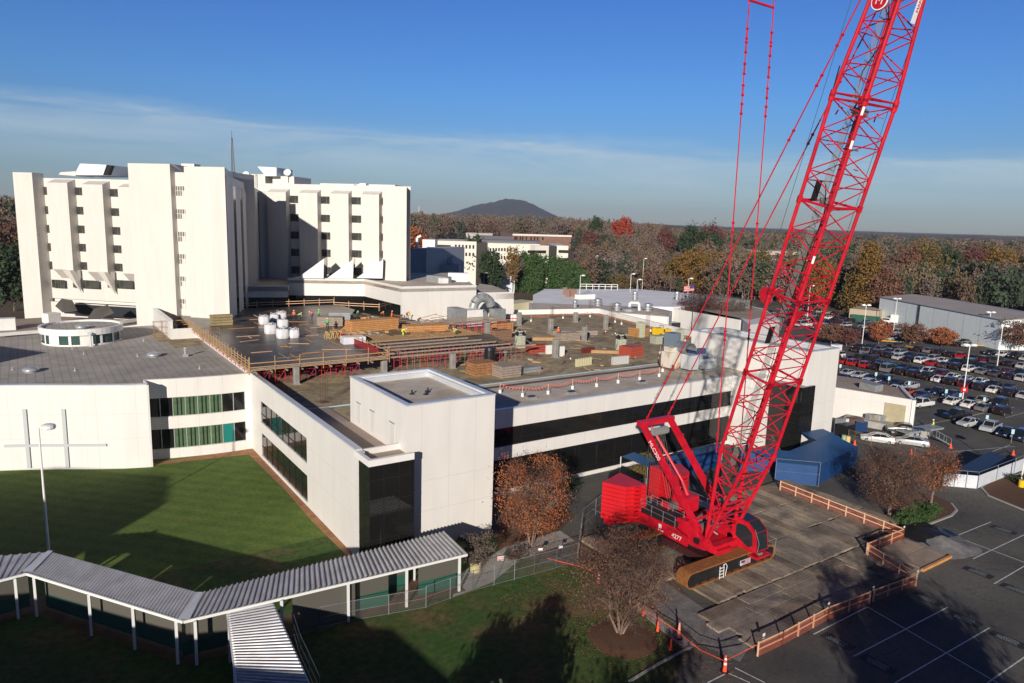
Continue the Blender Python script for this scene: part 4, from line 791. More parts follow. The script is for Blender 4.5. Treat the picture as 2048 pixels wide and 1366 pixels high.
for k, (px, py, r_, lb) in enumerate(((1196, 612, 1.2, 'silver roof fan left of the three on the clinic edge'), (1234, 621, 1.2, 'silver roof fan in the middle of the clinic edge'), (1296, 622, 1.3, 'silver roof fan right on the clinic edge'), (1270, 596, 0.9, 'small silver roof fan on the far white roof'), (1354, 596, 0.9, 'small silver roof fan on the tan roof'), (1150, 615, 0.7, 'small cone-topped silver vent on the clinic edge'))):
    c = G(px, py, 8.2); b_ = MB(); b_.lathe((c[0], c[1], 7.6), [(r_*0.8, 0), (r_*0.8, 1.2), (r_*1.1, 1.25), (r_*1.1, 1.7), (r_*0.7, 1.8), (r_*0.7, 2.1), (r_, 2.2), (r_*0.9, 2.6), (0.01, 2.9)], 14)
    tag(b_.build('roof_fan', STEEL, smooth=False), lb, 'roof fan', 'silver roof fans')
c = G(1258, 622, 8.2); b_ = MB(); b_.lathe((c[0], c[1], 8.25), [(2.0, 0), (2.0, 0.6), (0.1, 1.1)], 16); tag(b_.build('round_vent', GREYM), 'wide round grey vent on the clinic roof', 'vent')
b_ = MB(); b_.path([(c[0]+1, c[1]+1, 8.2), (c[0]+1.3, c[1]+1.2, 10.3), (c[0]+3.4, c[1]-0.2, 10.3), (c[0]+3.6, c[1]-0.3, 8.2)], 0.4, 8); tag(b_.build('bent_duct', SMOOTHW), 'white bent duct next to the wide round vent', 'duct')
for k, (px, py) in enumerate(((1135, 594), (1142, 593), (1149, 594), (1130, 590))):
    c = G(px, py, zm); b_ = MB(); b_.box(c[0]-0.5, c[0]+0.5, c[1]-0.5, c[1]+0.5, zm, zm+2.6); tag(b_.build('rooftop_unit', mat('rust_unit', (0.33, 0.20, 0.16), 0.7)), 'rusty brown rooftop cabinet on the white membrane roof', 'rooftop unit', 'brown rooftop cabinets')
c = G(1170, 597, zm); b_ = MB(); b_.box(c[0]-3.5, c[0]+3.5, c[1]-1, c[1]+1, zm, zm+1.4); tag(b_.build('rooftop_housing', SMOOTHW), 'long white housing on the white membrane roof', 'roof housing')
b_ = MB(); a_, b2_ = G(1160, 579, zm), G(1235, 580, zm)
for f_ in np.linspace(0, 1, 7): c = a_+(b2_-a_)*f_; b_.tube((c[0], c[1], zm), (c[0], c[1], zm+2), 0.12, 5)
for z_ in (1.2, 2.0): b_.tube((a_[0], a_[1], zm+z_), (b2_[0], b2_[1], zm+z_), 0.12, 5)
tag(b_.build('pipe_rack', SMOOTHW), 'white pipe rack at the far edge of the membrane roof', 'pipe rack')
# warehouse on the right and small buildings
WH = thing('warehouse', (255, 110, 0), 'long pale metal warehouse with low grey roof beyond the car park', 'building')
wa, wb, wc = G(1755, 641), G(1996, 700), G(2105, 645)
WHM = panel_mat('warehouse_sheet', (0.84, 0.92, 0.93), 7.0, (), 0.45, 0.15)
hz = 8.6; wdir = (wb-wa)[:2]; wn = np.array([wdir[1], -wdir[0]]); wn /= np.linalg.norm(wn)
if np.dot(wn, wa[:2]) < 0: wn = -wn
poly = [tuple(wa[:2]), tuple(wb[:2]), tuple(wb[:2]+wn*25), tuple(wa[:2]+wn*25)]
b_ = MB(); b_.prism(poly, 0, hz, top=False); b_.build('wall', WHM, WH)
mid0, mid1 = wa[:2]+wn*12.5, wb[:2]+wn*12.5; ov = wdir/np.linalg.norm(wdir)*0.5
b_ = MB(); b_.face([(*(wa[:2]-wn*0.4-ov), hz), (*(wb[:2]-wn*0.4+ov), hz), (*(mid1+ov), hz+1.3), (*(mid0-ov), hz+1.3)]); b_.face([(*(mid0-ov), hz+1.3), (*(mid1+ov), hz+1.3), (*(poly[2]+wn*0.4+ov), hz), (*(poly[3]+wn*0.4-ov), hz)])
b_.face([(*wa[:2], hz-0.01), (*mid0, hz+1.28), (*poly[3], hz-0.01)]); b_.face([(*wb[:2], hz-0.01), (*poly[2], hz-0.01), (*mid1, hz+1.28)]); b_.build('roof', mat('warehouse_roof', (0.42, 0.38, 0.35), 0.7, var=0.1, vs=0.1), WH)
b_ = MB(); dq = wa[:2]+(wdir)*0.385-wn*0.12; b_.tube((*dq, 0), (*dq, hz), 0.25, 6); b_.build('downpipe', BLACK, WH)
sh = thing('beige_shed', G(1712, 638), 'beige shed behind green screen fence left of the warehouse', 'building'); b_ = MB(); a_ = G(1697, 640); b2_ = G(1755, 646); b_.ribbon([tuple(a_[:2]), tuple(b2_[:2])], 0, 4.2, 12); b_.build('wall', mat('shed_beige', (0.45, 0.38, 0.28), 0.8), sh)
b_ = MB(); b_.ribbon([tuple((a_-fwv*1.5)[:2]), tuple((b2_-fwv*1.5)[:2])], 0, 2.4, 0.1); tag(b_.build('screen_fence', mat('green_screen', (0.02, 0.10, 0.07), 0.8)), 'dark green screen fence in front of the beige shed', 'fence')
# loading-dock building
LD = thing('loading_dock_building', (108, 64, 0), 'low white loading-dock building with tan roller door and cluttered flat roof', 'building')
ga, gb = tuple(G(1640, 770, 5.3)[:2]), tuple(G(1832, 801, 5.3)[:2]); gd = np.array(gb)-np.array(ga)
b_ = MB(); b_.ribbon([ga, gb], 0, 5.3, 0.5); b_.ribbon([gb, (126, 62.5)], 0, 5.3, 0.5); b_.build('wall', WHITE, LD)
b_ = MB(); b_.prism([tuple(np.array(ga)+[.4, .4]), tuple(np.array(gb)+[.3, .4]), (125.4, 62.5), (127, 69), (124, 80), (116, 80)], 4.4, 4.9); b_.build('roof', ROOFD, LD)
b_ = MB(); d0, d1 = np.array(ga)+gd*.70, np.array(ga)+gd*.91; b_.ribbon([tuple(d0-[.1, 0.1]), tuple(d1-[.1, 0.1])], 0.9, 4.2, 0.08); b_.build('roller_door', mat('roller_tan', (0.42, 0.37, 0.24), 0.6, var=0.1), LD)
b_ = MB(); b_.ribbon([tuple(np.array(ga)+gd*.3-[2.2, 1.2]), tuple(np.array(gb)+[-1.4, -3.2])], 0.02, 1.1, 2.2); b_.build('dock_platform', CONC, LD)
# ================================================================== crawler crane
CRX, CRY = 52.8, 44.0
CR = thing('crawler_crane', (CRX, CRY, 0), 'large red crawler crane with lattice boom, back mast and stacked red counterweights on timber mats', 'crane')
ZP = 0.36
def track(y0, y1):
    n = 14; x0, x1, r = 46.0, 58.4, 0.72; zc = ZP+0.76; out_ = []
    for k in range(n+1): t = math.pi/2+math.pi*k/n; out_.append((x0+r+r*math.cos(t), zc+r*math.sin(t)))
    for k in range(n+1): t = -math.pi/2+math.pi*k/n; out_.append((x1-r+r*math.cos(t), zc+r*math.sin(t)))
    pts = []
    for (xa, za), (xb, zb) in zip(out_, out_[1:]+out_[:1]):
        L_ = math.hypot(xb-xa, zb-za); m_ = max(1, int(L_/0.34))
        for i in range(m_): pts.append((xa+(xb-xa)*i/m_, za+(zb-za)*i/m_))
    b = MB()
    for (xa, za), (xb, zb) in zip(pts, pts[1:]+pts[:1]):
        c = ((xa+xb)/2, (y0+y1)/2, (za+zb)/2); d = np.array([xb-xa, 0, zb-za]); l = np.linalg.norm(d)
        if l < 0.05: continue
        d /= l; nn = np.array([d[2], 0, -d[0]]); b.obox(c, d*l*0.44, (0, (y1-y0)/2, 0), nn*0.07)
    tr = b.build('track', RUST, CR)
    b = MB(); ym = (y0+y1)/2; b.box(x0+0.9, x1-0.9, y0+0.12, y1-0.12, ZP+0.25, ZP+1.3); b.box(x0+0.6, x1-0.6, y0+0.1, y1-0.1, ZP+0.45, ZP+1.05)
    for x in (x0+0.87, x1-0.87): b.tube((x, y0+0.05, zc), (x, y1-0.05, zc), 0.62, 18); b.tube((x, y0-0.02, zc), (x, y1+0.02, zc), 0.2, 10)
    for k in range(9): x = x0+1.8+k*(x1-x0-3.6)/8; b.tube((x, y0+0.06, ZP+0.33), (x, y1-0.06, ZP+0.33), 0.2, 8)
    b.build('track_frame', BLACK, tr); return tr
tn = track(39.0, 40.35); tf = track(46.3, 47.65)
b_ = MB()
for x in (50.2, 50.75): b_.tube((x, 38.9, ZP+0.05), (x, 38.93, ZP+1.25), 0.03, 6)
for k in range(4): b_.box(50.2, 50.75, 38.86, 38.98, ZP+0.15+k*0.3, ZP+0.2+k*0.3)
b_.path([(50.9, 38.85, ZP+0.2), (50.95, 38.75, ZP+1.2), (50.8, 38.8, ZP+1.45), (50.55, 38.9, ZP+1.3)], 0.03, 6); b_.build('step_ladder', SMOOTHW, tn)
b_ = MB(); b_.box(53.2, 54.6, 38.98, 39.06, ZP+0.5, ZP+1.0); b_.build('flag_sticker', mat('sticker_white', (0.6, 0.6, 0.62), 0.5), tn)
b_ = MB(); 
for k in range(4): b_.box(53.45, 54.5, 38.965, 38.978, ZP+0.54+k*0.12, ZP+0.59+k*0.12)
b_.build('sticker_stripe', RED, tn); b_ = MB(); b_.box(53.25, 53.75, 38.96, 38.978, ZP+0.75, ZP+0.96); b_.build('sticker_corner', mat('flag_blue', (0.02, 0.03, 0.15), 0.6), tn)
b_ = MB(); b_.box(50.3, 55.3, 40.3, 46.4, ZP+0.5, ZP+1.25); b_.tube((CRX, 43.4, ZP+1.2), (CRX, 43.4, ZP+1.75), 1.75, 28); b_.build('carbody', mat('carbody_dark', (0.05, 0.012, 0.014), 0.5), CR)
# upper works
def yprofile(b, x0, x1, prof):     # extrude a y-z outline along x
    n = len(prof); vs = [(x0, y, z) for y, z in prof]+[(x1, y, z) for y, z in prof]
    fs = [tuple(range(n)), tuple(range(2*n-1, n-1, -1))]+[(i, n+i, n+(i+1) % n, (i+1) % n) for i in range(n)]
    b.grid_faces(vs, fs)
b_ = MB()
side = [(41.0, 2.15), (42.2, 1.95), (44.5, 1.95), (46.5, 2.3), (49.2, 2.3), (49.2, 3.05), (45.2, 3.35), (44.8, 4.0), (43.2, 4.0), (42.0, 3.3), (40.9, 2.9)]
yprofile(b_, 50.7, 51.1, side); yprofile(b_, 54.5, 54.9, side)
b_.box(51.1, 54.5, 41.4, 49.0, 2.05, 2.45); b_.box(49.8, 55.8, 48.9, 49.6, 1.9, 3.2); yprofile(b_, 49.75, 49.95, [(42.6, 2.1), (49.2, 2.2), (49.2, 3.25), (44.2, 3.35), (42.6, 3.0)]); b_.box(49.95, 50.7, 44.2, 49.1, 2.2, 2.4); b_.tube((50.55, 41.35, 2.6), (51.25, 41.35, 2.6), 0.48, 16); b_.tube((54.35, 41.35, 2.6), (55.05, 41.35, 2.6), 0.48, 16)
b_.box(51.25, 54.4, 40.5, 41.3, 1.85, 2.6); b_.box(51.3, 53.2, 40.1, 40.6, 1.75, 2.3)
b_.box(47.2, 58.4, 50.6, 51.4, 1.7, 2.2)
bed = b_.build('rotating_bed', RED, CR)
text_mesh('fleet_number', '4277', 0.62, SMOOTHW, (49.74, 43.9, 2.55), (0, -1, 0), (0, 0, 1), CR); text_mesh('owner_name', 'CROWDER', 0.42, BLACK, (49.74, 44.1, 3.05), (0, -1, -0.0), (0, 0, 1), CR)
b_ = MB(); b_.box(49.72, 49.745, 45.9, 46.25, 2.65, 3.05); b_.box(49.72, 49.745, 45.6, 46.3, 2.4, 2.5); b_.build('white_decal', SMOOTHW, CR); b_ = MB(); b_.box(50.65, 50.69, 41.9, 42.6, 2.35, 2.95); b_.build('grille', BLACK, CR)
b_ = MB()
b_.box(50.0, 51.4, 44.6, 49.0, 3.1, 3.6); b_.box(50.5, 51.9, 45.0, 48.6, 3.6, 4.0); b_.box(54.95, 56.4, 42.6, 48.4, 2.6, 4.0); b_.box(51.3, 54.3, 45.6, 48.6, 2.5, 3.4)
b_.build('engine_deck', BLACK, bed)
b_ = MB()
for (xa, ya, xb, yb, z) in ((51.4, 44.6, 51.4, 49.0, 3.6), (49.85, 44.3, 49.85, 49.0, 3.3), (49.85, 49.0, 51.2, 49.0, 3.5), (54.95, 43, 54.95, 48.4, 4.0), (51.2, 46.5, 51.2, 49.5, 3.4)):
    a, q_ = np.array([xa, ya, z]), np.array([xb, yb, z]); n_ = max(2, int(np.linalg.norm(q_-a)/1.4)+1)
    for k in range(n_): c = a+(q_-a)*k/(n_-1); b_.tube(c, c+[0, 0, 1.1], 0.028, 5)
    for h in (0.55, 1.1): b_.tube(a+[0, 0, h], q_+[0, 0, h], 0.022, 5)
b_.build('handrail', STEEL, bed)
b_ = MB()
for y, z, r, m_ in ((43.0, 3.3, 0.5, 0), (44.3, 3.4, 0.55, 0), (47.2, 3.9, 0.5, 0)):
    b_.tube((51.5, y, z), (54.1, y, z), r, 14)
    for x in (51.45, 54.1): b_.mat(1).tube((x, y, z), (x+0.08, y, z), r+0.22, 16); b_.mat(0)
b_.each('winch_drum', [mat('wound_rope', (0.14, 0.13, 0.13), 0.5), RED], bed)
rr = random.Random(5); b_ = MB()
for k in range(46):
    a = np.array([rr.uniform(51.2, 54.4), rr.uniform(41.8, 48.5), rr.uniform(2.6, 3.9)]); d = np.array([rr.uniform(-1, 1), rr.uniform(-1, 1), rr.uniform(-.5, .8)]); b_.mat(rr.choice((0, 0, 1, 2))); b_.tube(a, a+d*rr.uniform(.4, 1.1), rr.uniform(.03, .09), 5)
b_.each('hydraulic_line', [BLACK, RED, STEEL], bed)
# cab
b_ = MB()
cabp = [(38.05, 2.1), (38.9, 1.75), (41.0, 1.75), (41.0, 4.35), (40.6, 4.75), (39.3, 4.6), (38.35, 3.9)]
yprofile(b_, 55.2, 57.0, cabp); cab = b_.build('cab', RED, CR); cab.location.x -= .65; cab.location.y += .35
b_ = MB(); yprofile(b_, 55.17, 55.2, [(38.5, 2.55), (39.0, 2.25), (40.5, 2.9), (40.45, 4.2), (39.4, 4.25), (38.65, 3.75)]); yprofile(b_, 57.0, 57.03, [(38.5, 2.55), (39.0, 2.25), (40.5, 2.9), (40.45, 4.2), (39.4, 4.25), (38.65, 3.75)])
b_.face([(55.35, 38.02, 2.2), (56.85, 38.02, 2.2), (56.85, 38.30, 3.85), (55.35, 38.30, 3.85)]); b_.face([(55.35, 38.28, 3.93), (56.85, 38.28, 3.93), (56.85, 39.25, 4.63), (55.35, 39.25, 4.63)]); b_.face([(55.35, 39.35, 4.63), (56.85, 39.35, 4.63), (56.85, 40.55, 4.765), (55.35, 40.55, 4.765)])
b_.build('cab_glass', mat('cab_glass', (0.02, 0.03, 0.035), 0.05), cab)
b_ = MB(); b_.path([(55.1, 37.9, 2.0), (55.1, 37.75, 3.1), (55.1, 38.3, 4.3)], 0.025, 5); b_.path([(57.3, 37.6, 1.8), (57.3, 37.5, 3.2), (57.3, 38.2, 3.2)], 0.03, 5); b_.path([(57.3, 37.5, 2.5), (56.8, 37.7, 2.5)], 0.03, 5); b_.box(55.5, 56.0, 37.9, 38.05, 1.8, 2.0); b_.build('cab_rail', STEEL, cab)
b_ = MB(); b_.box(54.9, 57.0, 37.7, 38.9, 1.55, 1.74); b_.build('cab_step', RED, cab)
# counterweights: nine slabs a side
for sgn, nm in ((-1, 'left'), (1, 'right')):
    xc = CRX+sgn*3.95; hw = 1.85
    for k in range(9):
        z0 = 2.15+k*0.43; b_ = MB(); o_ = sgn
        pts = [(CRX+o_*5.7, 51.8), (CRX+o_*2.2, 53.0), (CRX+o_*2.3, 48.9), (CRX+o_*4.6, 49.5)]
        b_.prism(pts, z0, z0+0.39, bottom=True); 
        sx = CRX+o_*3.4
        b_.box(sx-0.35, sx+0.35, 48.9, 49.6, z0+0.05, z0+0.34); b_.box(sx-0.07, sx+0.07, 48.8, 48.9, z0+0.1, z0+0.28)
        b_.build('counterweight_slab', REDD, CR)
# boom
EL = R_(75.9); FT = np.array([52.8, 41.35, 2.65]); bd = np.array([0, -math.cos(EL), math.sin(EL)]); bn = np.array([0, math.sin(EL), math.cos(EL)]); bx = np.array([1.0, 0, 0])
def bp(L_, sx, sn): return FT+bd*L_+bx*sx+bn*sn
def section(L0, L1, w0, w1, d0, d1, np_, r=0.15, rl=0.052, ends=True):
    b = MB()
    cor = [(-1, -1), (1, -1), (1, 1), (-1, 1)]
    pt = lambda f, c: bp(L0+(L1-L0)*f, c[0]*(w0+(w1-w0)*f), c[1]*(d0+(d1-d0)*f))
    for c in cor: b.tube(pt(0, c), pt(1, c), r, 8)
    for i in range(4):
        c, e_ = cor[i], cor[(i+1) % 4]
        for k in range(np_):
            f0, f1 = k/np_, (k+1)/np_
            if i % 2: f0, f1 = min(1, f0+.5/np_), min(1, f1+.5/np_)
            a_, q_ = (c, e_) if (k+i) % 2 == 0 else (e_, c)
            fm = (f0+f1)/2
            b.tube(pt(f0, a_), pt(f1, q_), rl, 5, caps=False)
            if k % 2 == 1: b.tube(pt(f0, c), pt(f0, e_), rl, 5, caps=False)
        if ends:
            for f_ in (0.004, 0.996): b.tube(pt(f_, c), pt(f_, e_), rl*1.4, 6, caps=False)
    for c in cor:
        for f_ in (0.0, 1.0): b.tube(pt(f_, c)-bd*0.25, pt(f_, c)+bd*0.25, r*1.45, 8)
    return b.build('boom_section', RED, CR)
WX2, DX2 = 2.0, 1.38
section(9.5, 17.2, WX2, WX2, DX2, DX2, 5); section(17.2, 24.6, WX2, WX2, DX2, DX2, 5); section(24.6, 32.3, WX2, WX2, DX2, DX2, 5); section(32.3, 40.0, WX2, WX2, DX2, DX2, 5)
section(40.3, 50.5, WX2, 1.25, DX2, 0.95, 7); section(50.7, 62, 1.25, 1.0, 0.95, 0.8, 6)
# butt section: chords gather to two feet
b_ = MB(); feet = {-1: bp(0, -1.95, 0), 1: bp(0, 1.95, 0)}
for sx in (-1, 1):
    for sn in (-1, 1):
        b_.tube(feet[sx], bp(9.5, sx*WX2, sn*DX2), 0.17, 8)
    for k in range(1, 7):
        f_ = k/7; g_ = (k+1)/7
        A = lambda f, sn: feet[sx]+(bp(9.5, sx*WX2, sn*DX2)-feet[sx])*f
        b_.tube(A(f_, -1), A(g_, 1), 0.06, 5, caps=False); b_.tube(A(f_, 1), A(f_, -1), 0.06, 5, caps=False)
    b_.tube(feet[sx]-bx*0.4, feet[sx]+bx*0.4, 0.34, 14)
    b_.face([feet[sx]+bx*0.2*sx, feet[sx]+(bp(9.5, sx*WX2, -DX2)-feet[sx])*0.2, feet[sx]+(bp(9.5, sx*WX2, DX2)-feet[sx])*0.2])
for sn in (-1, 1):
    B = lambda f, sx: feet[sx]+(bp(9.5, sx*WX2, sn*DX2)-feet[sx])*f
    for k in range(1, 6):
        f_, g_ = k/6, (k+1)/6; q_ = 1 if k % 2 else -1; b_.tube(B(f_, q_), B(g_, -q_), 0.065, 5, caps=False); b_.tube(B(f_, -1), B(f_, 1), 0.065, 5, caps=False)
b_.tube(bp(3.6, -1.9, 0.5), bp(3.6, 1.9, 0.5), 0.12, 6)
b_.build('boom_butt', RED, CR)
# clutter frames (guide sheaves, stored struts) inside the boom
b_ = MB()
for L_, n_ in ((10.2, 14), (23.6, 30), (25.2, 14), (39.2, 20), (36.0, 4)):
    for k in range(n_):
        a = bp(L_+rr.uniform(-1.0, 1.0), rr.uniform(-1.7, 1.5), rr.uniform(-1.2, 1.2)); d = bx*rr.uniform(-1, 1)+bn*rr.uniform(-1, 1)+bd*rr.uniform(-.8, .8)
        b_.mat(rr.choice((0, 0, 0, 1))); b_.tube(a, a+d*rr.uniform(.5, 1.2), rr.uniform(.03, .07), 5)
for L_, sx in ((23.6, 0.0), (39.3, 0.2), (10.0, -.3)):
    for k in range(5): c = bp(L_, sx-0.5+k*0.25, 0.1); b_.mat(2).tube(c, c+bx*0.1, 0.33, 14)
for L_ in (20.8, 33.2): c = bp(L_, -0.9, 0.9); b_.mat(1); b_.obox(c, bx*0.35, bn*0.05, bd*0.75)
c = bp(32.2, 1.0, 1.2); b_.mat(3); b_.obox(c, bx*0.25, bn*0.25, bd*0.35)
b_.each('guide_sheave', [RED, BLACK, STEEL, GREYM], CR)
# plate bracket on the rear-left chord
b_ = MB(); P_ = [bp(23.4, -2.0, 1.4), bp(24.9, -2.0, 1.4), bp(24.7, -2.0, 2.2), bp(24.1, -2.0, 2.45), bp(23.5, -2.0, 2.0)]
b_.face(P_); b_.face([p+bx*0.5 for p in P_][::-1])
for i in range(5): b_.face([P_[i], P_[i]+bx*0.5, P_[(i+1) % 5]+bx*0.5, P_[(i+1) % 5]])
b_.face([bp(22.3, -1.9, -1.42), bp(23.8, -1.9, -1.42), bp(23.8, -0.9, -1.42)])
b_.each('anchor_plate', RED, CR)
# hoist ropes
b_ = MB()
for k in range(7): x = -0.95+k*0.14; b_.tube(bp(8.0, x-0.3, 0.6), bp(62, x+0.35, 0.35), 0.022, 4, caps=False)
b_.tube(bp(8, -0.2, 0.2), bp(62, -0.6, -0.4), 0.03, 4, caps=False); b_.build('hoist_rope', mat('rope_grey', (0.20, 0.20, 0.20), 0.6), CR)
b_ = MB(); b_.tube(bp(10, 2.05, -1.1), bp(60, 1.9, -0.9), 0.02, 4, caps=False); a = bp(39.2, -2.0, 1.4); b_.path([a, a+bd*3+bn*0.0-bx*0.2], 0.05, 5)
p0 = GX(1712, -30, 51.6); p1 = GX(1560, 462, 51.6); b_.tube(p0, p1, 0.022, 4, caps=False)
rr2 = random.Random(3)
for s0_ in (6.0, 12.0, 26.0, 41.0):     # slack hoses hanging in the boom
    pts = [bp(s0_+k*1.1, -0.4+0.35*math.sin(k*1.3+s0_), 0.2+0.3*math.cos(k*0.9)) for k in range(8)]; b_.path(pts, 0.035, 4)
b_.build('control_cable', BLACK, CR)
# boom decals
disc = bp(46.7, -1.62, 0.2); b_ = MB(); b_.tube(disc-bx*0.08, disc-bx*0.12, 0.62, 28); b_.build('round_badge_rim', SMOOTHW, CR); b_ = MB(); b_.tube(disc-bx*0.125, disc-bx*0.15, 0.53, 28); b_.build('round_badge', RED, CR)
text_mesh('badge_letter', 'M', 0.75, SMOOTHW, disc-bx*0.165, -bn, bd, CR)
b_ = MB(); c = bp(47.8, 0.85, -1.2); b_.obox(c, bx*0.24, bn*0.03, bd*2.1); b_.build('white_banner', SMOOTHW, CR)
text_mesh('banner_text', 'MANITOWOC', 0.42, RED, c-bn*0.045, bd, -bx, CR)
b_ = MB()
for L_ in (28.2, 37.0, 39.4): b_.obox(bp(L_, -2.0, -1.38)+(-bx-bn)*0.1, (bx-bn)*0.06, (bx+bn)*0.015, bd*0.3)
b_.each('chord_label', SMOOTHW, CR)
# back mast
b_ = MB(); mt = {s: np.array([CRX+s*2.0, 50.45, 12.0]) for s in (-1, 1)}; mf = {s: np.array([CRX+s*2.0, 42.6, 4.1]) for s in (-1, 1)}
for s in (-1, 1):
    b_.beam(mf[s], mt[s], 0.44, 0.55); b_.beam(mf[s]+[0, -0.3, -1.1], mf[s]+[0, 0.3, 0.2], 0.4, 0.5)
b_.beam(mt[-1]+[-0.4, 0, 0], mt[1]+[0.4, 0, 0], 0.7, 0.5); b_.beam(mt[-1]+[0, -2.0, -2.0], mt[1]+[0, -2.0, -2.0], 0.3, 0.3) if False else None
d_ = (mt[1]-mf[1]); 
for s in (-1, 1):
    for f_ in (0.35, 0.62, 0.8): c = mf[s]+d_*f_; b_.obox(c+[0, -0.3, 0.3], (0.12, 0, 0), (0, 0.12, 0), (0, 0, 0.12))
mast = b_.build('back_mast', RED, CR)
text_mesh('mast_lettering', 'MLC300', 0.62, SMOOTHW, mf[-1]+d_*0.72+np.array([-0.27, 0, 0]), (0, -d_[1], -d_[2]), (0, -d_[2], d_[1]), CR)
b_ = MB(); b_.tube(mt[-1]+[1.5, 0.1, -0.6], (53.6, 47.0, 6.4), 0.16, 8); b_.tube((53.6, 47.0, 6.4), (53.9, 45.9, 4.2), 0.24, 8); b_.box(52.9, 54.6, 45.6, 47.6, 3.5, 5.2)
for s in (-1, 1): b_.beam(mf[s]+[0, 0.9, -0.1], (CRX+s*2.0, 39.9, 6.4), 0.22, 0.25)
b_.each('mast_strut', RED, CR)
b_ = MB()
for k in range(6): c = mt[-1]+np.array([0.95+k*0.35, -0.75, -0.85]); b_.tube(c, c+bx*0.14, 0.4, 14)
b_.each('sheave', GREYM, mast)
b_ = MB()
for k in range(9): x = CRX-1.1+k*0.27; b_.tube((x, 50.0, 11.2), (x-0.1, 50.6, 2.5), 0.013, 4, caps=False)
for k in range(5): x = CRX-0.7+k*0.3; b_.tube((x, 49.8, 11.3), (x, 47.4, 4.2), 0.014, 4, caps=False)
b_.build('luffing_rope', mat('dark_rope', (0.10, 0.10, 0.10), 0.6), mast)
def pendant(a, q_, joints, r=0.055):
    a, q_ = np.array(a, float), np.array(q_, float); b = MB(); b.tube(a, q_, r, 6); d = (q_-a)/np.linalg.norm(q_-a)
    for f_ in joints: c = a+(q_-a)*f_; b.tube(c-d*0.3, c+d*0.3, r*1.35, 8); b.tube(c-d*0.4-bx*0.1, c-d*0.4+bx*0.1, r*1.9, 8); b.tube(c+d*0.4-bx*0.1, c+d*0.4+bx*0.1, r*1.9, 8)
    return b.build('pendant', RED, CR)
pendant(mt[-1]+[0.5, 0, 0.2], np.array([51.2, 31.7, 48.4])+np.array([0, -2.5, 4.9]), (0.02, 0.115, 0.66, 0.755, 0.82))
pendant(mt[1]+[-0.4, 0, 0.2], np.array([54.4, 32.0, 48.4])+np.array([0, -2.2, 4.9]), (0.02, 0.115, 0.66, 0.755))
pendant((51.35, 41.3, 11.5), (51.6, 41.95, 55), (0.03, 0.25, 0.47, 0.70, 0.735, 0.775, 0.815, 0.84)); pendant((54.2, 40.9, 11.5), (54.1, 41.4, 55), (0.25, 0.47, 0.70, 0.735, 0.775, 0.815, 0.84))
b_ = MB(); b_.tube((51.55, 41.9, 50.7), (54.1, 41.35, 50.45), 0.11, 8); b_.build('pendant_spreader', RED, CR)

# ------------------------------------------------------------------ timber mats
MATW = [mat('mat_timber_%s' % nm, c1, 0.9, var2=c2, vs=1.1, stretch=s, bump=0.4, bs=6) for nm, c1, c2, s in
        (('grey', (0.25, 0.205, 0.165), (0.38, 0.32, 0.26), (1, 0.12, 1)), ('brown', (0.20, 0.15, 0.11), (0.31, 0.245, 0.19), (1, 0.12, 1)), ('tan', (0.40, 0.33, 0.25), (0.29, 0.235, 0.18), (1, 0.12, 1)))]
MATX = [mat('mat_cross_%s' % nm, c1, 0.9, var2=c2, vs=1.1, stretch=(0.12, 1, 1), bump=0.4, bs=6) for nm, c1, c2 in (('grey', (0.23, 0.19, 0.155), (0.35, 0.29, 0.24)), ('brown', (0.17, 0.13, 0.10), (0.27, 0.215, 0.165)), ('tan', (0.35, 0.29, 0.22), (0.26, 0.21, 0.165)))]
rm = random.Random(11)
for m_ in MATW+MATX: stain(m_, .22, (.5, .52, .58), (1.12, 1.1, 1.05)); stain(m_, 2.2, (.8, .8, .8), (1.1, 1.1, 1.1))
def timber(x0, x1, y0, y1, z1, alongY, pal):
    b = MB(); n = 4; j = rm.uniform(-0.012, 0.012)
    for k in range(n):
        if alongY: a, q_ = x0+(x1-x0)*k/n, x0+(x1-x0)*(k+1)/n-0.03; e_ = rm.uniform(0, 0.1); b.box(a, q_, y0+0.03+e_, y1-0.03-e_*0.5, z1-0.24, z1+j+rm.uniform(-.004, .004))
        else: a, q_ = y0+(y1-y0)*k/n, y0+(y1-y0)*(k+1)/n-0.03; e_ = rm.uniform(0, 0.1); b.box(x0+0.03+e_, x1-0.03-e_*0.5, a, q_, z1-0.24, z1+j+rm.uniform(-.004, .004))
    return b
x = 44.6; row = 0
while x < 77.6:
    for k, (ya, yb) in enumerate(((36.3, 41.6), (41.6, 46.9), (46.9, 52.2))):
        s_ = 0.5*((row*2+k) % 3); dd = rm.uniform(-0.15, 0.15)
        if x > 69.5 and k == 0: ya = 37.2
        if x < 46.0 and k == 0: continue
        b_ = timber(x, x+1.2, ya+dd, yb+dd-0.02, ZP-0.02, True, MATW); tag(b_.build('timber_mat', rm.choice(MATW)), 'weathered timber mat laid across the crane pad', 'timber mat', 'timber mats of the crane pad')
    x += 1.22; row += 1
for r_ in range(4):
    y = 30.75+r_*1.36; x = 44.2+0.9*(r_ % 2)-0.3*r_
    while x < 64.5:
        b_ = timber(x, x+4.9, y, y+1.33, 0.22 if r_ < 3 else 0.24, False, MATX); tag(b_.build('timber_mat', rm.choice(MATX)), 'dark timber mat laid lengthwise in the lower step beside the orange fence', 'timber mat', 'timber mats of the lower step'); x += 4.95
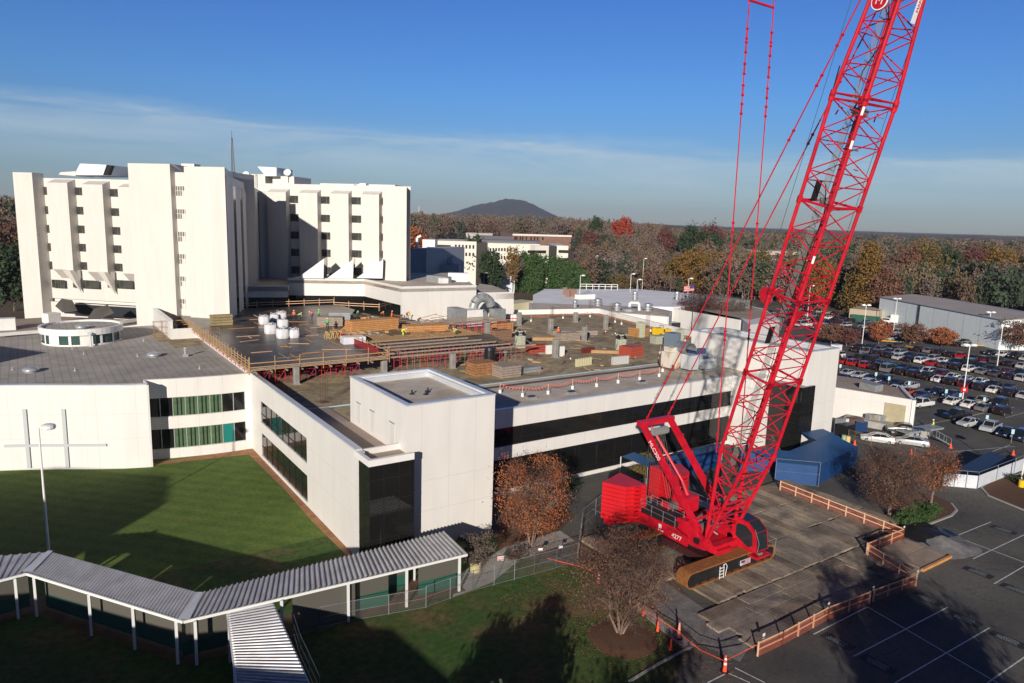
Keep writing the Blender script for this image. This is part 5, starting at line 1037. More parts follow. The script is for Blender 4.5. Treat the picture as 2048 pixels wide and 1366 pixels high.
for (x0, x1, y0, y1) in ((69.2, 74.4, 30.4, 32.6), (69.4, 74.6, 32.7, 34.9), (66.5, 69.0, 30.3, 35.0)):
    b_ = MB(); b_.box(x0, x1, y0, y1, 0.02, 0.2); tag(b_.build('plywood_sheet', mat('plywood', (0.33, 0.26, 0.20), 0.85, var=0.2, vs=0.7)), 'tan plywood ramp sheet outside the orange fence corner', 'plywood sheet', 'plywood ramp sheets')
b_ = MB(); b_.box(69.0, 74.6, 30.1, 30.35, 0.02, 0.3); tag(b_.build('edge_timber', WOODO), 'orange edge timber along the plywood ramp', 'timber')
# gravel heap with black sheeting
hc = G(1880, 1088); b_ = MB(); vs = []; NR, NS = 9, 30
for j in range(NR+1):
    for i in range(NS): t = 2*math.pi*i/NS; f_ = j/NR; r_ = f_*(2.3+0.6*vnoise(i*0.5, 3)); x_, y_ = hc[0]+1.5*r_*math.cos(t), hc[1]+1.25*r_*math.sin(t); vs.append((x_, y_, 0.02+0.8*(1-f_)**1.3*(0.8+0.5*vnoise(x_*0.9, y_*0.9))))
b_.grid_faces(vs, [(j*NS+i, j*NS+(i+1) % NS, (j+1)*NS+(i+1) % NS, (j+1)*NS+i) for j in range(NR) for i in range(NS)]); tag(b_.build('gravel_heap', GRAVEL), 'low grey gravel heap spilling onto the car park beyond the orange fence', 'gravel heap')
sh_c = G(1845, 1072); b_ = MB(); vs = []
for j in range(9):
    for i in range(12): vs.append((sh_c[0]-2.6+i*0.5, sh_c[1]-2.4+j*0.55, 0.75+0.45*vnoise(i*0.6, j*0.6)-0.1*((j-4)**2+(i-6)**2)**0.5))
b_.grid_faces(vs, [(j*12+i, j*12+i+1, (j+1)*12+i+1, (j+1)*12+i) for j in range(8) for i in range(11)]); tag(b_.build('plastic_sheet', BLACK), 'crumpled black plastic sheet over the gravel heap', 'plastic sheet')
# orange fences
def wood_fence(pp, label, h=1.15, z0=0.0, net=True, m=WOODS, step=2.3, rails=(0.55, 1.1)):
    pp = [np.array([p[0], p[1], z0]) for p in pp]; c = sum(pp)/len(pp); t = thing('site_fence', (c[0], c[1], z0), label, 'fence')
    for a, q_ in zip(pp, pp[1:]):
        L_ = np.linalg.norm(q_-a); n = max(1, round(L_/step)); b = MB(); d = (q_-a)/L_
        for k in range(n+1):
            e_ = a+(q_-a)*k/n; b = MB(); b.box(e_[0]-0.05, e_[0]+0.05, e_[1]-0.05, e_[1]+0.05, z0, z0+h+0.06); b.build('post', m, t)
        for r_ in rails: b = MB(); b.beam(a+[0, 0, r_], q_+[0, 0, r_], 0.045, 0.11); b.build('rail', m, t)
        if net: b = MB(); o_ = np.array([-d[1], d[0], 0])*0.06; b.face([a+o_+[0, 0, 0.03], q_+o_+[0, 0, 0.03], q_+o_+[0, 0, h-0.02], a+o_+[0, 0, h-0.02]]); b.build('net', ORNET, t)
    return t
wood_fence([G(1560, 980, ZP), G(1806, 1078, ZP), G(1733, 1108, ZP)], 'orange-netted timber fence along the far side of the crane pad', z0=ZP)
wood_fence([G(1733, 1109, 0.25)+[0, -.12, 0], G(1831, 1169, 0.2)], 'short orange-netted fence stepping down at the pad corner', z0=0.22)
wood_fence([G(1831, 1172, 0), G(1746, 1204, 0)], 'orange-netted fence panel at the right front corner of the pad', z0=0.02)
wood_fence([G(1738, 1208, 0), G(1655, 1240, 0), G(1564, 1290, 0), G(1515, 1313, 0)], 'long orange-netted fence along the near side of the pad', z0=0.02)
for px, py, z in ((1655, 1208, 1), (1744, 1176, 1), (1525, 1270, 1), (1806, 1055, 1.4), (1833, 1142, 1)):
    c = G(px, py, z); b_ = MB(); b_.box(c[0]-0.14, c[0]+0.14, c[1]-0.14, c[1]-0.12, z-0.22, z+0.22); b_.build('notice', SMOOTHW, None) if False else tag(b_.build('notice', SMOOTHW), 'small white notice on an orange fence post', 'sign', 'white notices on the orange fence')
# ================================================================== construction deck and what stands on the roof
ZD = 11.9; DX0, DX1, DY0, DY1 = 23.4, 39.5, 89.0, 150.0
dk = thing('formwork_deck', (31, 120, ZR), 'raised formwork deck with black film surface on scaffold legs over the west roof', 'formwork deck')
# main platform outline: front edge ~Y 87.5, left edge follows the wing wall, right edge steps back
dl = G(500, 739, ZD); dr = G(775, 716, ZD)
YF = 0.5*(dl[1]+dr[1]); XR = dr[0]; XL = dl[0]
deckp = [(XL, YF), (XR, YF), (XR, YF+22), (XR+7, YF+34), (XR+16, YF+52), (XR+16, YF+62), (XL+1.0, YF+62), (XL, YF+41)]
b_ = MB(); b_.prism(deckp, ZD-0.06, ZD, bottom=True); b_.build('deck_sheet', PITCH, dk)
b_ = MB()
for k in range(56): y = YF+0.3+k*1.1; b_.beam((XL-0.25, y, ZD-0.16), (XR+(0.4 if y < YF+22 else 8), y, ZD-0.16), 0.09, 0.18)
b_.build('joist', WOOD, dk)
b_ = MB()
for k in range(9): x = XL+0.6+k*2.0; b_.beam((x, YF-0.7, ZD-0.36), (x, YF+60, ZD-0.36), 0.12, 0.2)
b_.beam((XL, YF-0.05, ZD+0.05), (XR, YF-0.05, ZD+0.05), 0.08, 0.14)
b_.build('bearer', WOODG, dk)
rp = random.Random(17)
def scaff(x, y, w_, h, z0, m, b):
    for xx in (x, x+w_): b.tube((xx, y, z0), (xx, y, z0+h), 0.035, 4, caps=False)
    for f_ in (0.35, 0.85): b.tube((x, y, z0+h*f_), (x+w_, y, z0+h*f_), 0.03, 4, caps=False)
for k in range(7):
    for j in range(9):
        b_ = MB(); b_.tube((XL+1.3+k*2.1, YF+.9+j*2.4, ZR), (XL+2.6+k*2.1, YF+.9+j*2.4, ZD-.6), .025, 4); scaff(XL+1.3+k*2.1, YF+0.9+j*2.4, 1.3, ZD-0.46-ZR, ZR, SCRED, b_); b_.build('shoring_frame', SCRED if (k+j) % 3 else SCPINK, dk)
b_ = MB()
for k in range(17): y = YF+1.2+k*2.4; b_.beam((XL+0.1, y, 11.0), (XL+0.1, y, ZD-0.3), 0.09, 0.09); b_.beam((XL-0.2, y, 11.3), (XL+0.3, y, 11.5), 0.08, 0.08)
b_.each('edge_jack', SCRED, dk)
# timber guard rails
def rail_fence(pp, z0, label, h=1.25, step=2.6, m=WOOD, rails=(0.35, 0.75, 1.1), ph=1.5):
    pp = [np.array([p[0], p[1], z0 if len(p) < 3 else p[2]], float) for p in pp]; c = sum(pp)/len(pp); t = thing('guard_rail', c, label, 'guard rail')
    for a, q_ in zip(pp, pp[1:]):
        L_ = np.linalg.norm(q_-a); n_ = max(1, round(L_/step))
        for k in range(n_+1): e_ = a+(q_-a)*k/n_; b = MB(); b.beam(e_+[0, 0, -0.35], e_+[rp.uniform(-.04, .04), rp.uniform(-.04, .04), ph+rp.uniform(-.1, .15)], 0.11, 0.07); b.build('post', m, t)
        for r_ in rails: b = MB(); b.beam(a+[0, 0, r_], q_+[0, 0, r_], 0.04, 0.12); b.build('rail', m, t)
rail_fence([(XL-0.15, YF-0.2), (XR+0.3, YF-0.2)], ZD-0.3, 'pale timber guard rail along the front edge of the black deck', step=3.0, ph=1.9, rails=(0.2, 0.6, 1.15))
rail_fence([(XL-0.2, YF), (XL-0.2, YF+41), (XL-2.8, YF+41), (XL-2.8, YF+58)], ZD, 'long timber guard rail down the left edge of the deck', step=1.9)
rail_fence([(XL-2.8, YF+60), (XR-2, YF+62), (XR+15, YF+62)], ZD, 'thin timber guard rail along the back edge of the deck', step=3.4, rails=(0.6, 1.1), m=WOODS)
rail_fence([(XR+15, YF+62), (XR+28, YF+50)], ZD-0.6, 'leaning guard rail at the far right corner of the deck', step=3.4, rails=(0.6, 1.1), m=WOODS)
rail_fence([(XR+0.1, YF), (XR+0.1, YF+22)], ZD, 'diagonal-looking guard rail with red netting on the right edge of the deck', step=4, rails=(0.3, 1.1))
b_ = MB(); b_.box(XR-0.02, XR+0.02, YF+3, YF+21, ZD, ZD+0.9); tag(b_.build('debris_net', mat('red_net', (0.35, 0.02, 0.03), 0.8, alpha=0.6)), 'dark red netting hung on the right rail of the deck', 'net')
# scaffold towers standing on the left roof beside the wall jog
for (px, py, lb) in ((325, 665, 'rusty scaffold tower on the green-brown roof patch, left one'), (422, 680, 'rusty scaffold tower in front of the white wall jog, right one')):
    c = G(px, py+10, 10.1); b_ = MB()
    for dx in (-1.3, 0, 1.3):
        for dy in (-0.6, 0.6): b_.tube((c[0]+dx, c[1]+dy, 10.1), (c[0]+dx, c[1]+dy, 13.0), 0.04, 4)
    for z in (10.9, 11.9, 12.9):
        for dy in (-0.6, 0.6): b_.tube((c[0]-1.3, c[1]+dy, z), (c[0]+1.3, c[1]+dy, z), 0.035, 4)
        for dx in (-1.3, 1.3): b_.tube((c[0]+dx, c[1]-.6, z), (c[0]+dx, c[1]+.6, z), 0.035, 4)
    tag(b_.build('scaffold_tower', mat('rusty_tube', (0.30, 0.16, 0.10), 0.7)), lb, 'scaffold')
b_ = MB(); b_.prism(gpx2 := [tuple(G(a, q_, 10.1)[:2]) for a, q_ in ((302, 670), (318, 685), (335, 684), (350, 697), (405, 690), (395, 672), (340, 655), (318, 655))], 10.1, 10.13); tag(b_.build('moss_brown_roof_patch', ROOFB), kind='structure')
b_ = MB(); b_.box(WX-4.4, WX, 131.9, 132.4, 9.8, 11.9); b_.box(WX-4.4, WX-3.9, 132.4, 158, 9.5, 13.2); b_.build('wall_jog', WHITE, bt)
b_ = MB(); b_.box(WX-4.5, WX-3.8, 132.4, 158, 13.2, 13.35); b_.build('coping', COPING, bt)
# beam grillage right of the deck
gx0, gx1 = XR+0.6, G(1085, 690, ZD)[0]
gl = thing('shoring_grillage', (48, 92, ZR), 'grillage of long grey aluminium beams on red shoring frames right of the deck', 'shoring')
b_ = MB()
for k in range(6): y = YF+0.2+k*2.6; b_.beam((gx0, y, ZD-0.05), (gx0+24-k*1.2+(2 if k == 0 else 0), y, ZD-0.05), 0.22, 0.22)
b_.build('beam', WOODG, gl)
b_ = MB()
for k in range(42): x = gx0+0.3+k*0.55; b_.beam((x, YF+12, ZD+0.12), (x, YF+16.5+3*((k//7) % 2), ZD+0.12), 0.08, 0.1)
b_.build('joist', WOOD, gl)
for k in range(11):
    for j in range(6):
        x = gx0+0.6+k*2.15; 
        if x > gx0+23-j*1.0: continue
        b_ = MB(); scaff(x, YF+0.2+j*2.6, 1.2, ZD-0.2-ZR, ZR, SCRED, b_)
        if rp.random() < 0.5: b_.tube((x, YF+0.2+j*2.6, ZR+0.2), (x+1.2, YF+2.6+j*2.6, ZD-0.5), 0.02, 4, caps=False)
        b_.build('shoring_frame', (SCRED, SCPINK, SCRED, mat('rusty_tube', (0.30, 0.16, 0.10), 0.7))[(k*3+j) % 4], gl)
# purple-red shoring group behind
g3 = thing('shoring_cluster', G(935, 668, ZR), 'dense cluster of dark red shoring frames in the middle distance', 'shoring'); c0 = G(895, 676, ZR)
for k in range(9):
    for j in range(3): b_ = MB(); scaff(c0[0]+k*1.6, c0[1]+j*2.4, 1.2, 2.5, ZR, SCRED, b_); b_.build('shoring_frame', SCPINK if j == 1 else SCRED, g3)
b_ = MB()
for j in range(4): b_.beam((c0[0]-6, c0[1]+j*1.8, ZR+2.6), (c0[0]+15, c0[1]+j*1.8+1, ZR+2.6), 0.25, 0.2)
b_.build('beam', WOODG, g3)
# plywood platform level between
b_ = MB(); pts = [tuple(G(a, q_, ZD-0.3)[:2]) for a, q_ in ((700, 655), (790, 697), (1010, 683), (980, 668), (870, 655), (830, 640), (740, 630), (655, 628))]; b_.prism(pts, ZD-0.45, ZD-0.3, bottom=True); tag(b_.build('plywood_platform', mat('worn_plywood', (0.24, 0.18, 0.11), 0.9, var2=(0.13, 0.10, 0.07), vs=0.35, coord='P')), 'worn plywood platform behind the beam grillage', 'platform')
# columns on the roof
def column(px, pyb, pyt, wpx, label, kind='concrete', z0=ZR):
    c = G(px, pyb, z0); D = (RM.T@(c-CAM))[2]; dt = ray(px, pyt); h = CAM[2]+dt[2]*(np.hypot(*c[:2])/np.hypot(*dt[:2]))-z0; w_ = wpx/F_PX*D/1.25/2
    if kind == 'concrete':
        b = MB(); b.prism([(c[0]+sx, c[1]+sy) for sx, sy in ((-w_, -w_*.8), (-w_*.8, -w_), (w_*.8, -w_), (w_, -w_*.8), (w_, w_*.8), (w_*.8, w_), (-w_*.8, w_), (-w_, w_*.8))], z0, z0+h); b.prism([(c[0]-w_-.12, c[1]-w_-.12), (c[0]+w_+.12, c[1]-w_-.12), (c[0]+w_+.12, c[1]+w_+.12), (c[0]-w_-.12, c[1]+w_+.12)], z0, z0+0.1)
        return tag(b.build('concrete_column', CONCD), label, 'column', 'bare concrete columns')
    if kind == 'form':
        t = thing('column_form', c, label, 'column formwork', 'pale ribbed column forms'); b = MB(); b.box(c[0]-w_, c[0]+w_, c[1]-w_, c[1]+w_, z0, z0+h); fm_ = mat('form_pale_green', (0.52, 0.54, 0.42), 0.7, var=0.12, vs=1.5); b.build('form_panel', fm_, t)
        b = MB()
        for k in range(9): z = z0+0.25+k*(h-0.4)/8; b.box(c[0]-w_-.08, c[0]+w_+.08, c[1]-w_-.08, c[1]-w_, z-.03, z+.03); b.box(c[0]-w_-.08, c[0]-w_, c[1]-w_, c[1]+w_, z-.03, z+.03)
        for f_ in (-0.5, 0, .5): b.box(c[0]+w_*f_-.03, c[0]+w_*f_+.03, c[1]-w_-.09, c[1]-w_-.001, z0, z0+h); b.box(c[0]-w_-.09, c[0]-w_-.001, c[1]+w_*f_-.03, c[1]+w_*f_+.03, z0, z0+h)
        b.build('form_rib', mat('form_rib', (0.40, 0.42, 0.33), 0.7), t)
        b = MB()
        for sx, sy in ((-1, -1), (1, -1)): b.tube((c[0]+sx*w_, c[1], z0+h*0.6), (c[0]+sx*(w_+2.0), c[1]-1.0, z0), 0.05, 5)
        b.build('brace', GREYM, t)
        return t
    b = MB()      # rebar cage
    for sx in (-1, -.33, .33, 1):
        for sy in (-1, 1): b.tube((c[0]+sx*w_, c[1]+sy*w_, z0), (c[0]+sx*w_, c[1]+sy*w_, z0+h), 0.03, 4, caps=False)
    b.box(c[0]-w_-.1, c[0]+w_+.1, c[1]-w_-.1, c[1]+w_+.1, z0, z0+.1)
    return tag(b.build('rebar_cage', mat('rebar', (0.10, 0.06, 0.045), 0.8)), label, 'rebar cage', 'column rebar cages')
CC = [(905, 737, 706, 13, 'grey column with a black ladder of ties, in front of the beam grillage'), (1044, 624+29, 627, 9, ''), (974, 676, 645, 12, 'pale column left of the lumber stack near the tarped form'), (1038, 651, 625, 10, 'column by the far red flags, left of the rebar bundle'), (1101, 667, 637, 11, 'column with rebar crown beside the blue-white machine'), (1151, 645, 625, 10, 'column against the back parapet in the middle of the roof'), (1168, 683, 653, 11, 'column right of the grey plank stack'), (1110, 715, 678, 13, 'lone column in the open centre of the roof'), (1211, 659, 630, 10, 'column nearest the silver fan on the back parapet')]
for a in CC:
    if a[4]: column(*a)
column(593, 768, 733, 14, 'tan braced column under the front edge of the black deck'); column(768, 745, 716, 14, 'tan braced column under the right corner of the black deck'); column(986, 662, 636, 14, 'pale form beside the white duct, far left of the roof', 'form'); 
column(1040, 695, 661, 18, 'pale ribbed column form topped with black tarp, left', 'form'); column(1241, 702, 668, 18, 'pale ribbed column form topped with black tarp, right', 'form'); column(1280, 674, 644, 16, 'pale ribbed column form near the back parapet', 'form'); column(1358, 690, 658, 16, 'pale ribbed column form next to the blue hopper', 'form'); column(992, 641, 612, 14, 'pale ribbed form standing against the far white wing', 'form')
for (px, pyb, pyt, w_, lb) in ((648, 805, 750, 14, 'tall rebar cage on the roof left of the white stair block'), (1222, 622+28, 606, 8, 'rebar bars rising above a column at the back parapet'), (1294, 668, 625, 7, 'rebar bars at the back parapet below the right roof fan'), (1180, 625, 600, 7, 'rebar bars at the corner of the back parapet'), (1104, 640, 612, 7, 'rebar bars crowning the column by the machine')): column(px, pyb, pyt, w_, lb, 'cage')
for px, py in ((1040, 661), (1241, 668)):
    c = G(px, py+34, ZR); z = 12.3; b_ = MB(); vs = []
    for j in range(5):
        for i in range(10): t = 2*math.pi*i/10; r_ = (0.05, .5, .8, 1.0, 1.05)[j]; vs.append((c[0]+r_*math.cos(t), c[1]+r_*math.sin(t), z+(0.35, .3, .1, -.15, -.5)[j]+0.12*math.sin(i*2.3+j)))
    b_.grid_faces(vs, [(j*10+i, j*10+(i+1) % 10, (j+1)*10+(i+1) % 10, (j+1)*10+i) for j in range(4) for i in range(10)]); tag(b_.build('black_tarp', BLACK), 'crumpled black tarp draped over the top of the %s column form' % ('left' if px == 1040 else 'right'), 'tarp')
c = G(1116-2, 733, ZR)
def box_at(px, py, z0, sx, sy, h, name, m, label, cat, rz=0.0, group=None, extra=None):
    c = G(px, py, z0); ca_, sa_ = math.cos(rz), math.sin(rz); b = MB(); b.obox((c[0], c[1], z0+h/2), (ca_*sx/2, sa_*sx/2, 0), (-sa_*sy/2, ca_*sy/2, 0), (0, 0, h/2))
    if extra: extra(b, c, ca_, sa_)
    return tag(b.build(name, m), label, cat, group)
def stack(px, py, z0, sx, sy, h, m, label, cat='lumber stack', rz=0.0, name='lumber_stack', nl=5, nw=6):
    c = G(px, py, z0); ca_, sa_ = math.cos(rz), math.sin(rz); X_ = np.array([ca_, sa_, 0]); Y_ = np.array([-sa_, ca_, 0]); b = MB()
    for k in range(nl):
        for i in range(nw):
            off = rp.uniform(-.06, .06)*sx*0.3; b.obox(c+Y_*((i+.5)/nw-.5)*sy+X_*off+np.array([0, 0, (k+.5)*h/nl]), X_*sx/2, Y_*sy/nw*0.44, (0, 0, h/nl*0.43))
    return tag(b.build(name, m), label, cat)
stack(745, 660, ZD-0.28, 9.5, 2.6, 2.0, WOODO, 'big orange lumber stack on the plywood platform', rz=0.12, nl=6)
stack(850, 661, ZD-0.28, 8.0, 3.0, 1.1, WOODO, 'low wide orange lumber pile right of the big stack', rz=-0.15, nl=3)
stack(662, 636+14, ZD, 4.6, 2.6, 1.6, WOODG, 'grey lumber bundle behind the workers at the white bags', rz=-0.5)
stack(680, 640, ZD, 4.0, 2.0, 1.5, GREYM, 'dark grey form bundle at the back of the deck', rz=-0.4); stack(443, 650, ZD, 3.6, 1.4, 1.9, mat('olive_crate', (0.30, 0.24, 0.12), 0.8, var=0.2), 'olive-brown crated bundle on the left of the black deck', rz=0.0, nl=4)
stack(1000, 662, ZR, 4.5, 3.0, 1.8, WOODO, 'orange plywood stack beside the pale column', rz=0.1, nl=4); stack(1000, 676, ZR, 4.0, 2.4, 1.6, mat('bronze_crate', (0.28, 0.16, 0.10), 0.7), 'brown caged bundle in front of the orange plywood stack', rz=0.1, nl=4)
stack(1145, 668, ZR, 9.5, 3.5, 0.9, WOODG, 'long grey plank stack near the middle column', rz=-0.35, nl=3); stack(1135, 680, ZR, 4.6, 1.8, 1.5, WOODG, 'short grey timber block stack in front of the planks', rz=-0.1)
stack(1100, 680, ZR, 7.0, 1.6, 0.6, WOOD, 'yellow planks on the open roof left of the lone column', rz=-0.45, nl=2, nw=4); stack(1218, 706, ZR, 6.5, 1.2, 0.5, WOOD, 'yellow planks pointing at the right column form', rz=-0.62, nl=2, nw=4)
stack(963, 748, ZR, 3.8, 2.6, 1.9, mat('brown_ply', (0.33, 0.16, 0.07), .8, var=.3, vs=2), 'orange-brown plywood box pile behind the tall white stair block', rz=0.05, nl=5, nw=4); stack(988, 735, ZR, 6, 1.2, 0.4, WOODG, 'grey planks behind the orange-brown pile', rz=0.3, nl=2, nw=3)
stack(1013, 752, ZR, 3.4, 2.6, 1.7, WOODG, 'grey crate stack with orange top beside the black drum', rz=0.05); stack(1052, 745, ZR, 5.2, 0.9, 0.8, GREYM, 'grey steel bundle with yellow tools on top', rz=0.05, nl=2, nw=3)
stack(1262, 711, ZR, 3.3, 2.8, 1.7, mat('orange_barrier', (0.42, 0.08, 0.045), 0.5), 'stack of red-orange barriers right of the right column form', 'barrier stack', rz=0.1, name='barrier_stack', nl=5); stack(1277, 672, ZR, 3.2, 2.8, 1.8, mat('orange_mesh_crate', (0.45, 0.22, 0.07), 0.6), 'orange mesh crates behind the right column form', rz=0.1, nl=4)
stack(1176, 706, ZR, 2.9, 0.5, 1.0, mat('maroon_panel', (0.15, 0.02, 0.015), 0.7), 'dark red panel on edge in the open roof', 'panel', rz=0.05, name='panel_bundle', nl=2, nw=2)
stack(1000, 693, ZR, 3.6, 1.6, .8, mat('rust_red_frames', (0.30, 0.05, 0.03), .8, var=.4, vs=4), 'bundle of red scaffold frames lying beside wooden posts', 'scaffold bundle', name='scaffold_bundle', nl=3); stack(1075, 706, ZR, 3.6, 1.8, 1.5, mat('rust_red_frames', (0.30, 0.05, 0.03), .8, var=.4, vs=4), 'red scaffold frames stacked at the left column form', 'scaffold bundle', rz=-.3, name='scaffold_bundle', nl=4)
box_at(1099, 707, ZR, 1.6, 0.6, 1.5, 'electrical_panel', SMOOTHW, 'pale panel board beside the red frames', 'panel board'); box_at(1123, 712, ZR, 0.8, 0.6, 1.7, 'electrical_panel', SMOOTHW, 'white panel board right of the lone column', 'panel board')
def ribs(n_): 
    def f_(b, c, ca_, sa_):
        for k in range(n_): x = -0.5+(k+.5)/n_; b.obox((c[0]+ca_*x*3.2, c[1]+sa_*x*3.2-0.27, ZR+0.75), (0.06, 0, 0), (0, 0.04, 0), (0, 0, 0.6))
    return f_
box_at(1167, 731, ZR, 3.3, 0.5, 1.2, 'form_panel', mat('form_yellow', (0.55, 0.52, 0.33), 0.7), 'pale yellow ribbed form panel at the roof edge', 'form panel', 0.1, extra=ribs(6)); box_at(1240, 728, ZR, 3.3, 0.5, 1.3, 'form_panel', mat('form_grey', (0.50, 0.50, 0.50), 0.7), 'light grey ribbed form panel at the roof edge', 'form panel', -0.05, extra=ribs(6))
# black drum and grey steps
c = G(979, 728, ZR); b_ = MB(); b_.lathe((c[0], c[1], ZR), [(0.75, 0), (0.8, 0.15), (0.85, 0.2), (0.85, 1.1), (0.9, 1.15), (0.85, 1.2), (0.85, 2.1), (0.9, 2.15), (0.85, 2.2), (0.8, 2.7), (0.01, 2.8)], 18); tag(b_.build('column_mould', BLACK), 'glossy black cylindrical column mould under the beams', 'column mould')
# concrete bags
BAG = mat('woven_bag_white', (0.72, 0.72, 0.74), 0.8, var=0.08, vs=2, bump=0.6, bs=6)
for k, (px, py, s_, lb) in enumerate(((528, 648, 1.0, 'white bulk bag farthest left at the back of the group'), (549, 642, .9, 'white bulk bag at the back in the middle of the group'), (563, 640, 1.05, 'tallest white bulk bag at the back right of the group'), (541, 667, 1.1, 'wide white bulk bag front left with dark top'), (566, 655, 1.05, 'white bulk bag in the middle with black straps'), (565, 676, 1.1, 'white bulk bag nearest the front of the group'), (588, 675, 0.95, 'white bulk bag at the front right end of the group'))):
    c = G(px, py, ZD); b = MB(); vs = []; n_ = 20
    for j, (r_, z_) in enumerate(((0.86, 0), (0.93, 0.1), (0.98, 0.6), (0.93, 1.2), (0.8, 1.36), (0.4, 1.3), (0.25, 1.55), (0.02, 1.6))):
        for i in range(n_): t = 2*math.pi*i/n_; q_ = 1/max(abs(math.cos(t)), abs(math.sin(t)))**0.85; rr_0 = r_*q_*(1+0.05*math.sin(i*2.1+j*1.7+k)); vs.append((c[0]+s_*rr_0*math.cos(t)*.88, c[1]+s_*rr_0*math.sin(t)*.88, ZD+s_*z_*1.05))
    b.grid_faces(vs, [(j*n_+i, j*n_+(i+1) % n_, (j+1)*n_+(i+1) % n_, (j+1)*n_+i) for j in range(7) for i in range(n_)]); t_ = b.build('bulk_bag', BAG, smooth=True); tag(t_, lb, 'bulk bag', 'white bulk bags on the deck')
    b = MB()
    for sx in (-1, 1):
        for sy in (-1, 1): p_ = np.array([c[0]+sx*s_*.62, c[1]+sy*s_*.62, ZD+s_*1.3]); b.path([p_, p_+[0, 0, .35], p_+[sx*-.3, 0, .35], p_+[sx*-.3, 0, 0]], 0.035, 4)
    b.each('lifting_loop', BLACK if k in (4, 5) else BAG, t_)
box_at(706, 686, ZD, 3.6, 2.0, 1.1, 'wrapped_pallet', mat('plastic_wrap_white', (0.70, 0.71, 0.76), 0.35, var=0.06), 'white plastic-wrapped pallet on the right of the black deck', 'pallet', -0.1)
t = thing('sawhorse_rack', G(668, 677, ZD), 'yellow timber sawhorses standing together on the black deck', 'sawhorse'); c = G(668, 677, ZD); b_ = MB()
for k in range(4):
    x = c[0]-1.2+k*0.75; b_.beam((x, c[1]-.5, ZD+1.2), (x, c[1]+.5, ZD+1.2), 0.1, 0.12)
    for sy in (-.5, .5):
        for sx in (-.3, .3): b_.beam((x+sx, c[1]+sy, ZD), (x, c[1]+sy, ZD+1.2), 0.07, 0.07)
b_.build('frame', mat('yellow_timber', (0.62, 0.45, 0.16), 0.7), t)
# loose boards on the black deck
for k in range(46):
    px, py = rp.uniform(480, 720), rp.uniform(625, 715)
    if px < 520 and py > 700: continue
    c = G(px, py, ZD); a = rp.choice((0, 0, math.pi/2, rp.uniform(-.6, .6))); L_ = rp.uniform(0.8, 2.6); b_ = MB(); d = np.array([math.cos(a), math.sin(a), 0])*L_; b_.beam(c+[0, 0, .04]-d, c+[0, 0, .04]+d, 0.14, 0.05); tag(b_.build('loose_board', rp.choice((WOODG, WOODO, WOODS))), 'loose board lying on the black deck', 'board', 'loose boards on the black deck')
for k in range(80):
    px, py = rp.uniform(640, 900), rp.uniform(630, 676); 
    if abs(px-745) < 45: continue
    c = G(px, py, ZD-.28); a = rp.uniform(0, 3.14); L_ = rp.uniform(0.8, 2.6); b_ = MB(); d = np.array([math.cos(a), math.sin(a), 0])*L_; b_.beam(c+[0, 0, .05]-d, c+[0, 0, .05+rp.uniform(0, .4)]+d, 0.16, 0.06); tag(b_.build('loose_board', rp.choice((WOOD, WOODO, WOODG, SCRED))), 'loose board among the timber on the plywood platform', 'board', 'loose boards on the platform')
for k in range(60):
    px, py = rp.uniform(920, 1290), rp.uniform(655, 745)
    c = G(px, py, ZR); a = rp.uniform(0, 3.14); L_ = rp.uniform(0.5, 1.8); b_ = MB(); d = np.array([math.cos(a), math.sin(a), 0])*L_; b_.beam(c+[0, 0, .05]-d, c+[0, 0, .05]+d, 0.14, 0.06); tag(b_.build('loose_board', rp.choice((WOOD, WOODS, WOODG, BROWN))), 'loose board on the open concrete roof', 'board', 'loose boards on the roof')
for k in range(70):
    a_ = rp.random(); px, py, zz = (rp.uniform(640, 905), rp.uniform(632, 676), ZD-.28) if a_ < .5 else (rp.uniform(920, 1290), rp.uniform(655, 735), ZR)
    c = G(px, py, zz); t_ = rp.uniform(0, 3); d = np.array([math.cos(t_), math.sin(t_), 0]); e_ = np.array([-d[1], d[0], 0]); h_ = rp.uniform(.08, .4); b_ = MB(); b_.obox(c+[0, 0, h_/2+.02], d*rp.uniform(.3, .9), e_*rp.uniform(.15, .5), (0, 0, h_/2)); b_.tube(c-d*.8+[0, 0, .06], c+d*rp.uniform(.5, 1.2)+e_*.5+[0, 0, .3], .05, 4); tag(b_.build('scrap_pile', rp.choice((WOOD, WOODO, WOODG, WOODG, BROWN, GREYM, CONCD))), 'small heap of offcuts on the work roof', 'offcuts', 'small heaps of offcuts on the work roof')
# yellow machine
c = G(1325, 673, ZR); t = thing('compact_dumper', c, 'yellow compact site machine parked by the back parapet', 'site machine'); b_ = MB(); b_.box(c[0]-2.3, c[0]-0.5, c[1]-.7, c[1]+.7, ZR+.5, ZR+1.9); b_.box(c[0]-.5, c[0]+1.9, c[1]-.6, c[1]+.6, ZR+.5, ZR+1.0); b_.box(c[0]+1.1, c[0]+1.9, c[1]-.6, c[1]+.6, ZR+1.0, ZR+1.5); b_.build('body', YEL, t)
for x in (-1.3, 1.2): b_ = MB(); b_.tube((c[0]+x, c[1]-.8, ZR+.4), (c[0]+x, c[1]+.8, ZR+.4), .4, 12); b_.build('wheel', TYRE, t)
b_ = MB(); b_.box(c[0]-.4, c[0]+.3, c[1]-.3, c[1]+.3, ZR+1.0, ZR+1.5); b_.path([(c[0]-.4, c[1]-.5, ZR+1), (c[0]-.4, c[1]-.5, ZR+2.3), (c[0]-.4, c[1]+.5, ZR+2.3), (c[0]-.4, c[1]+.5, ZR+1)], .05, 5); b_.build('seat', BLACK, t)
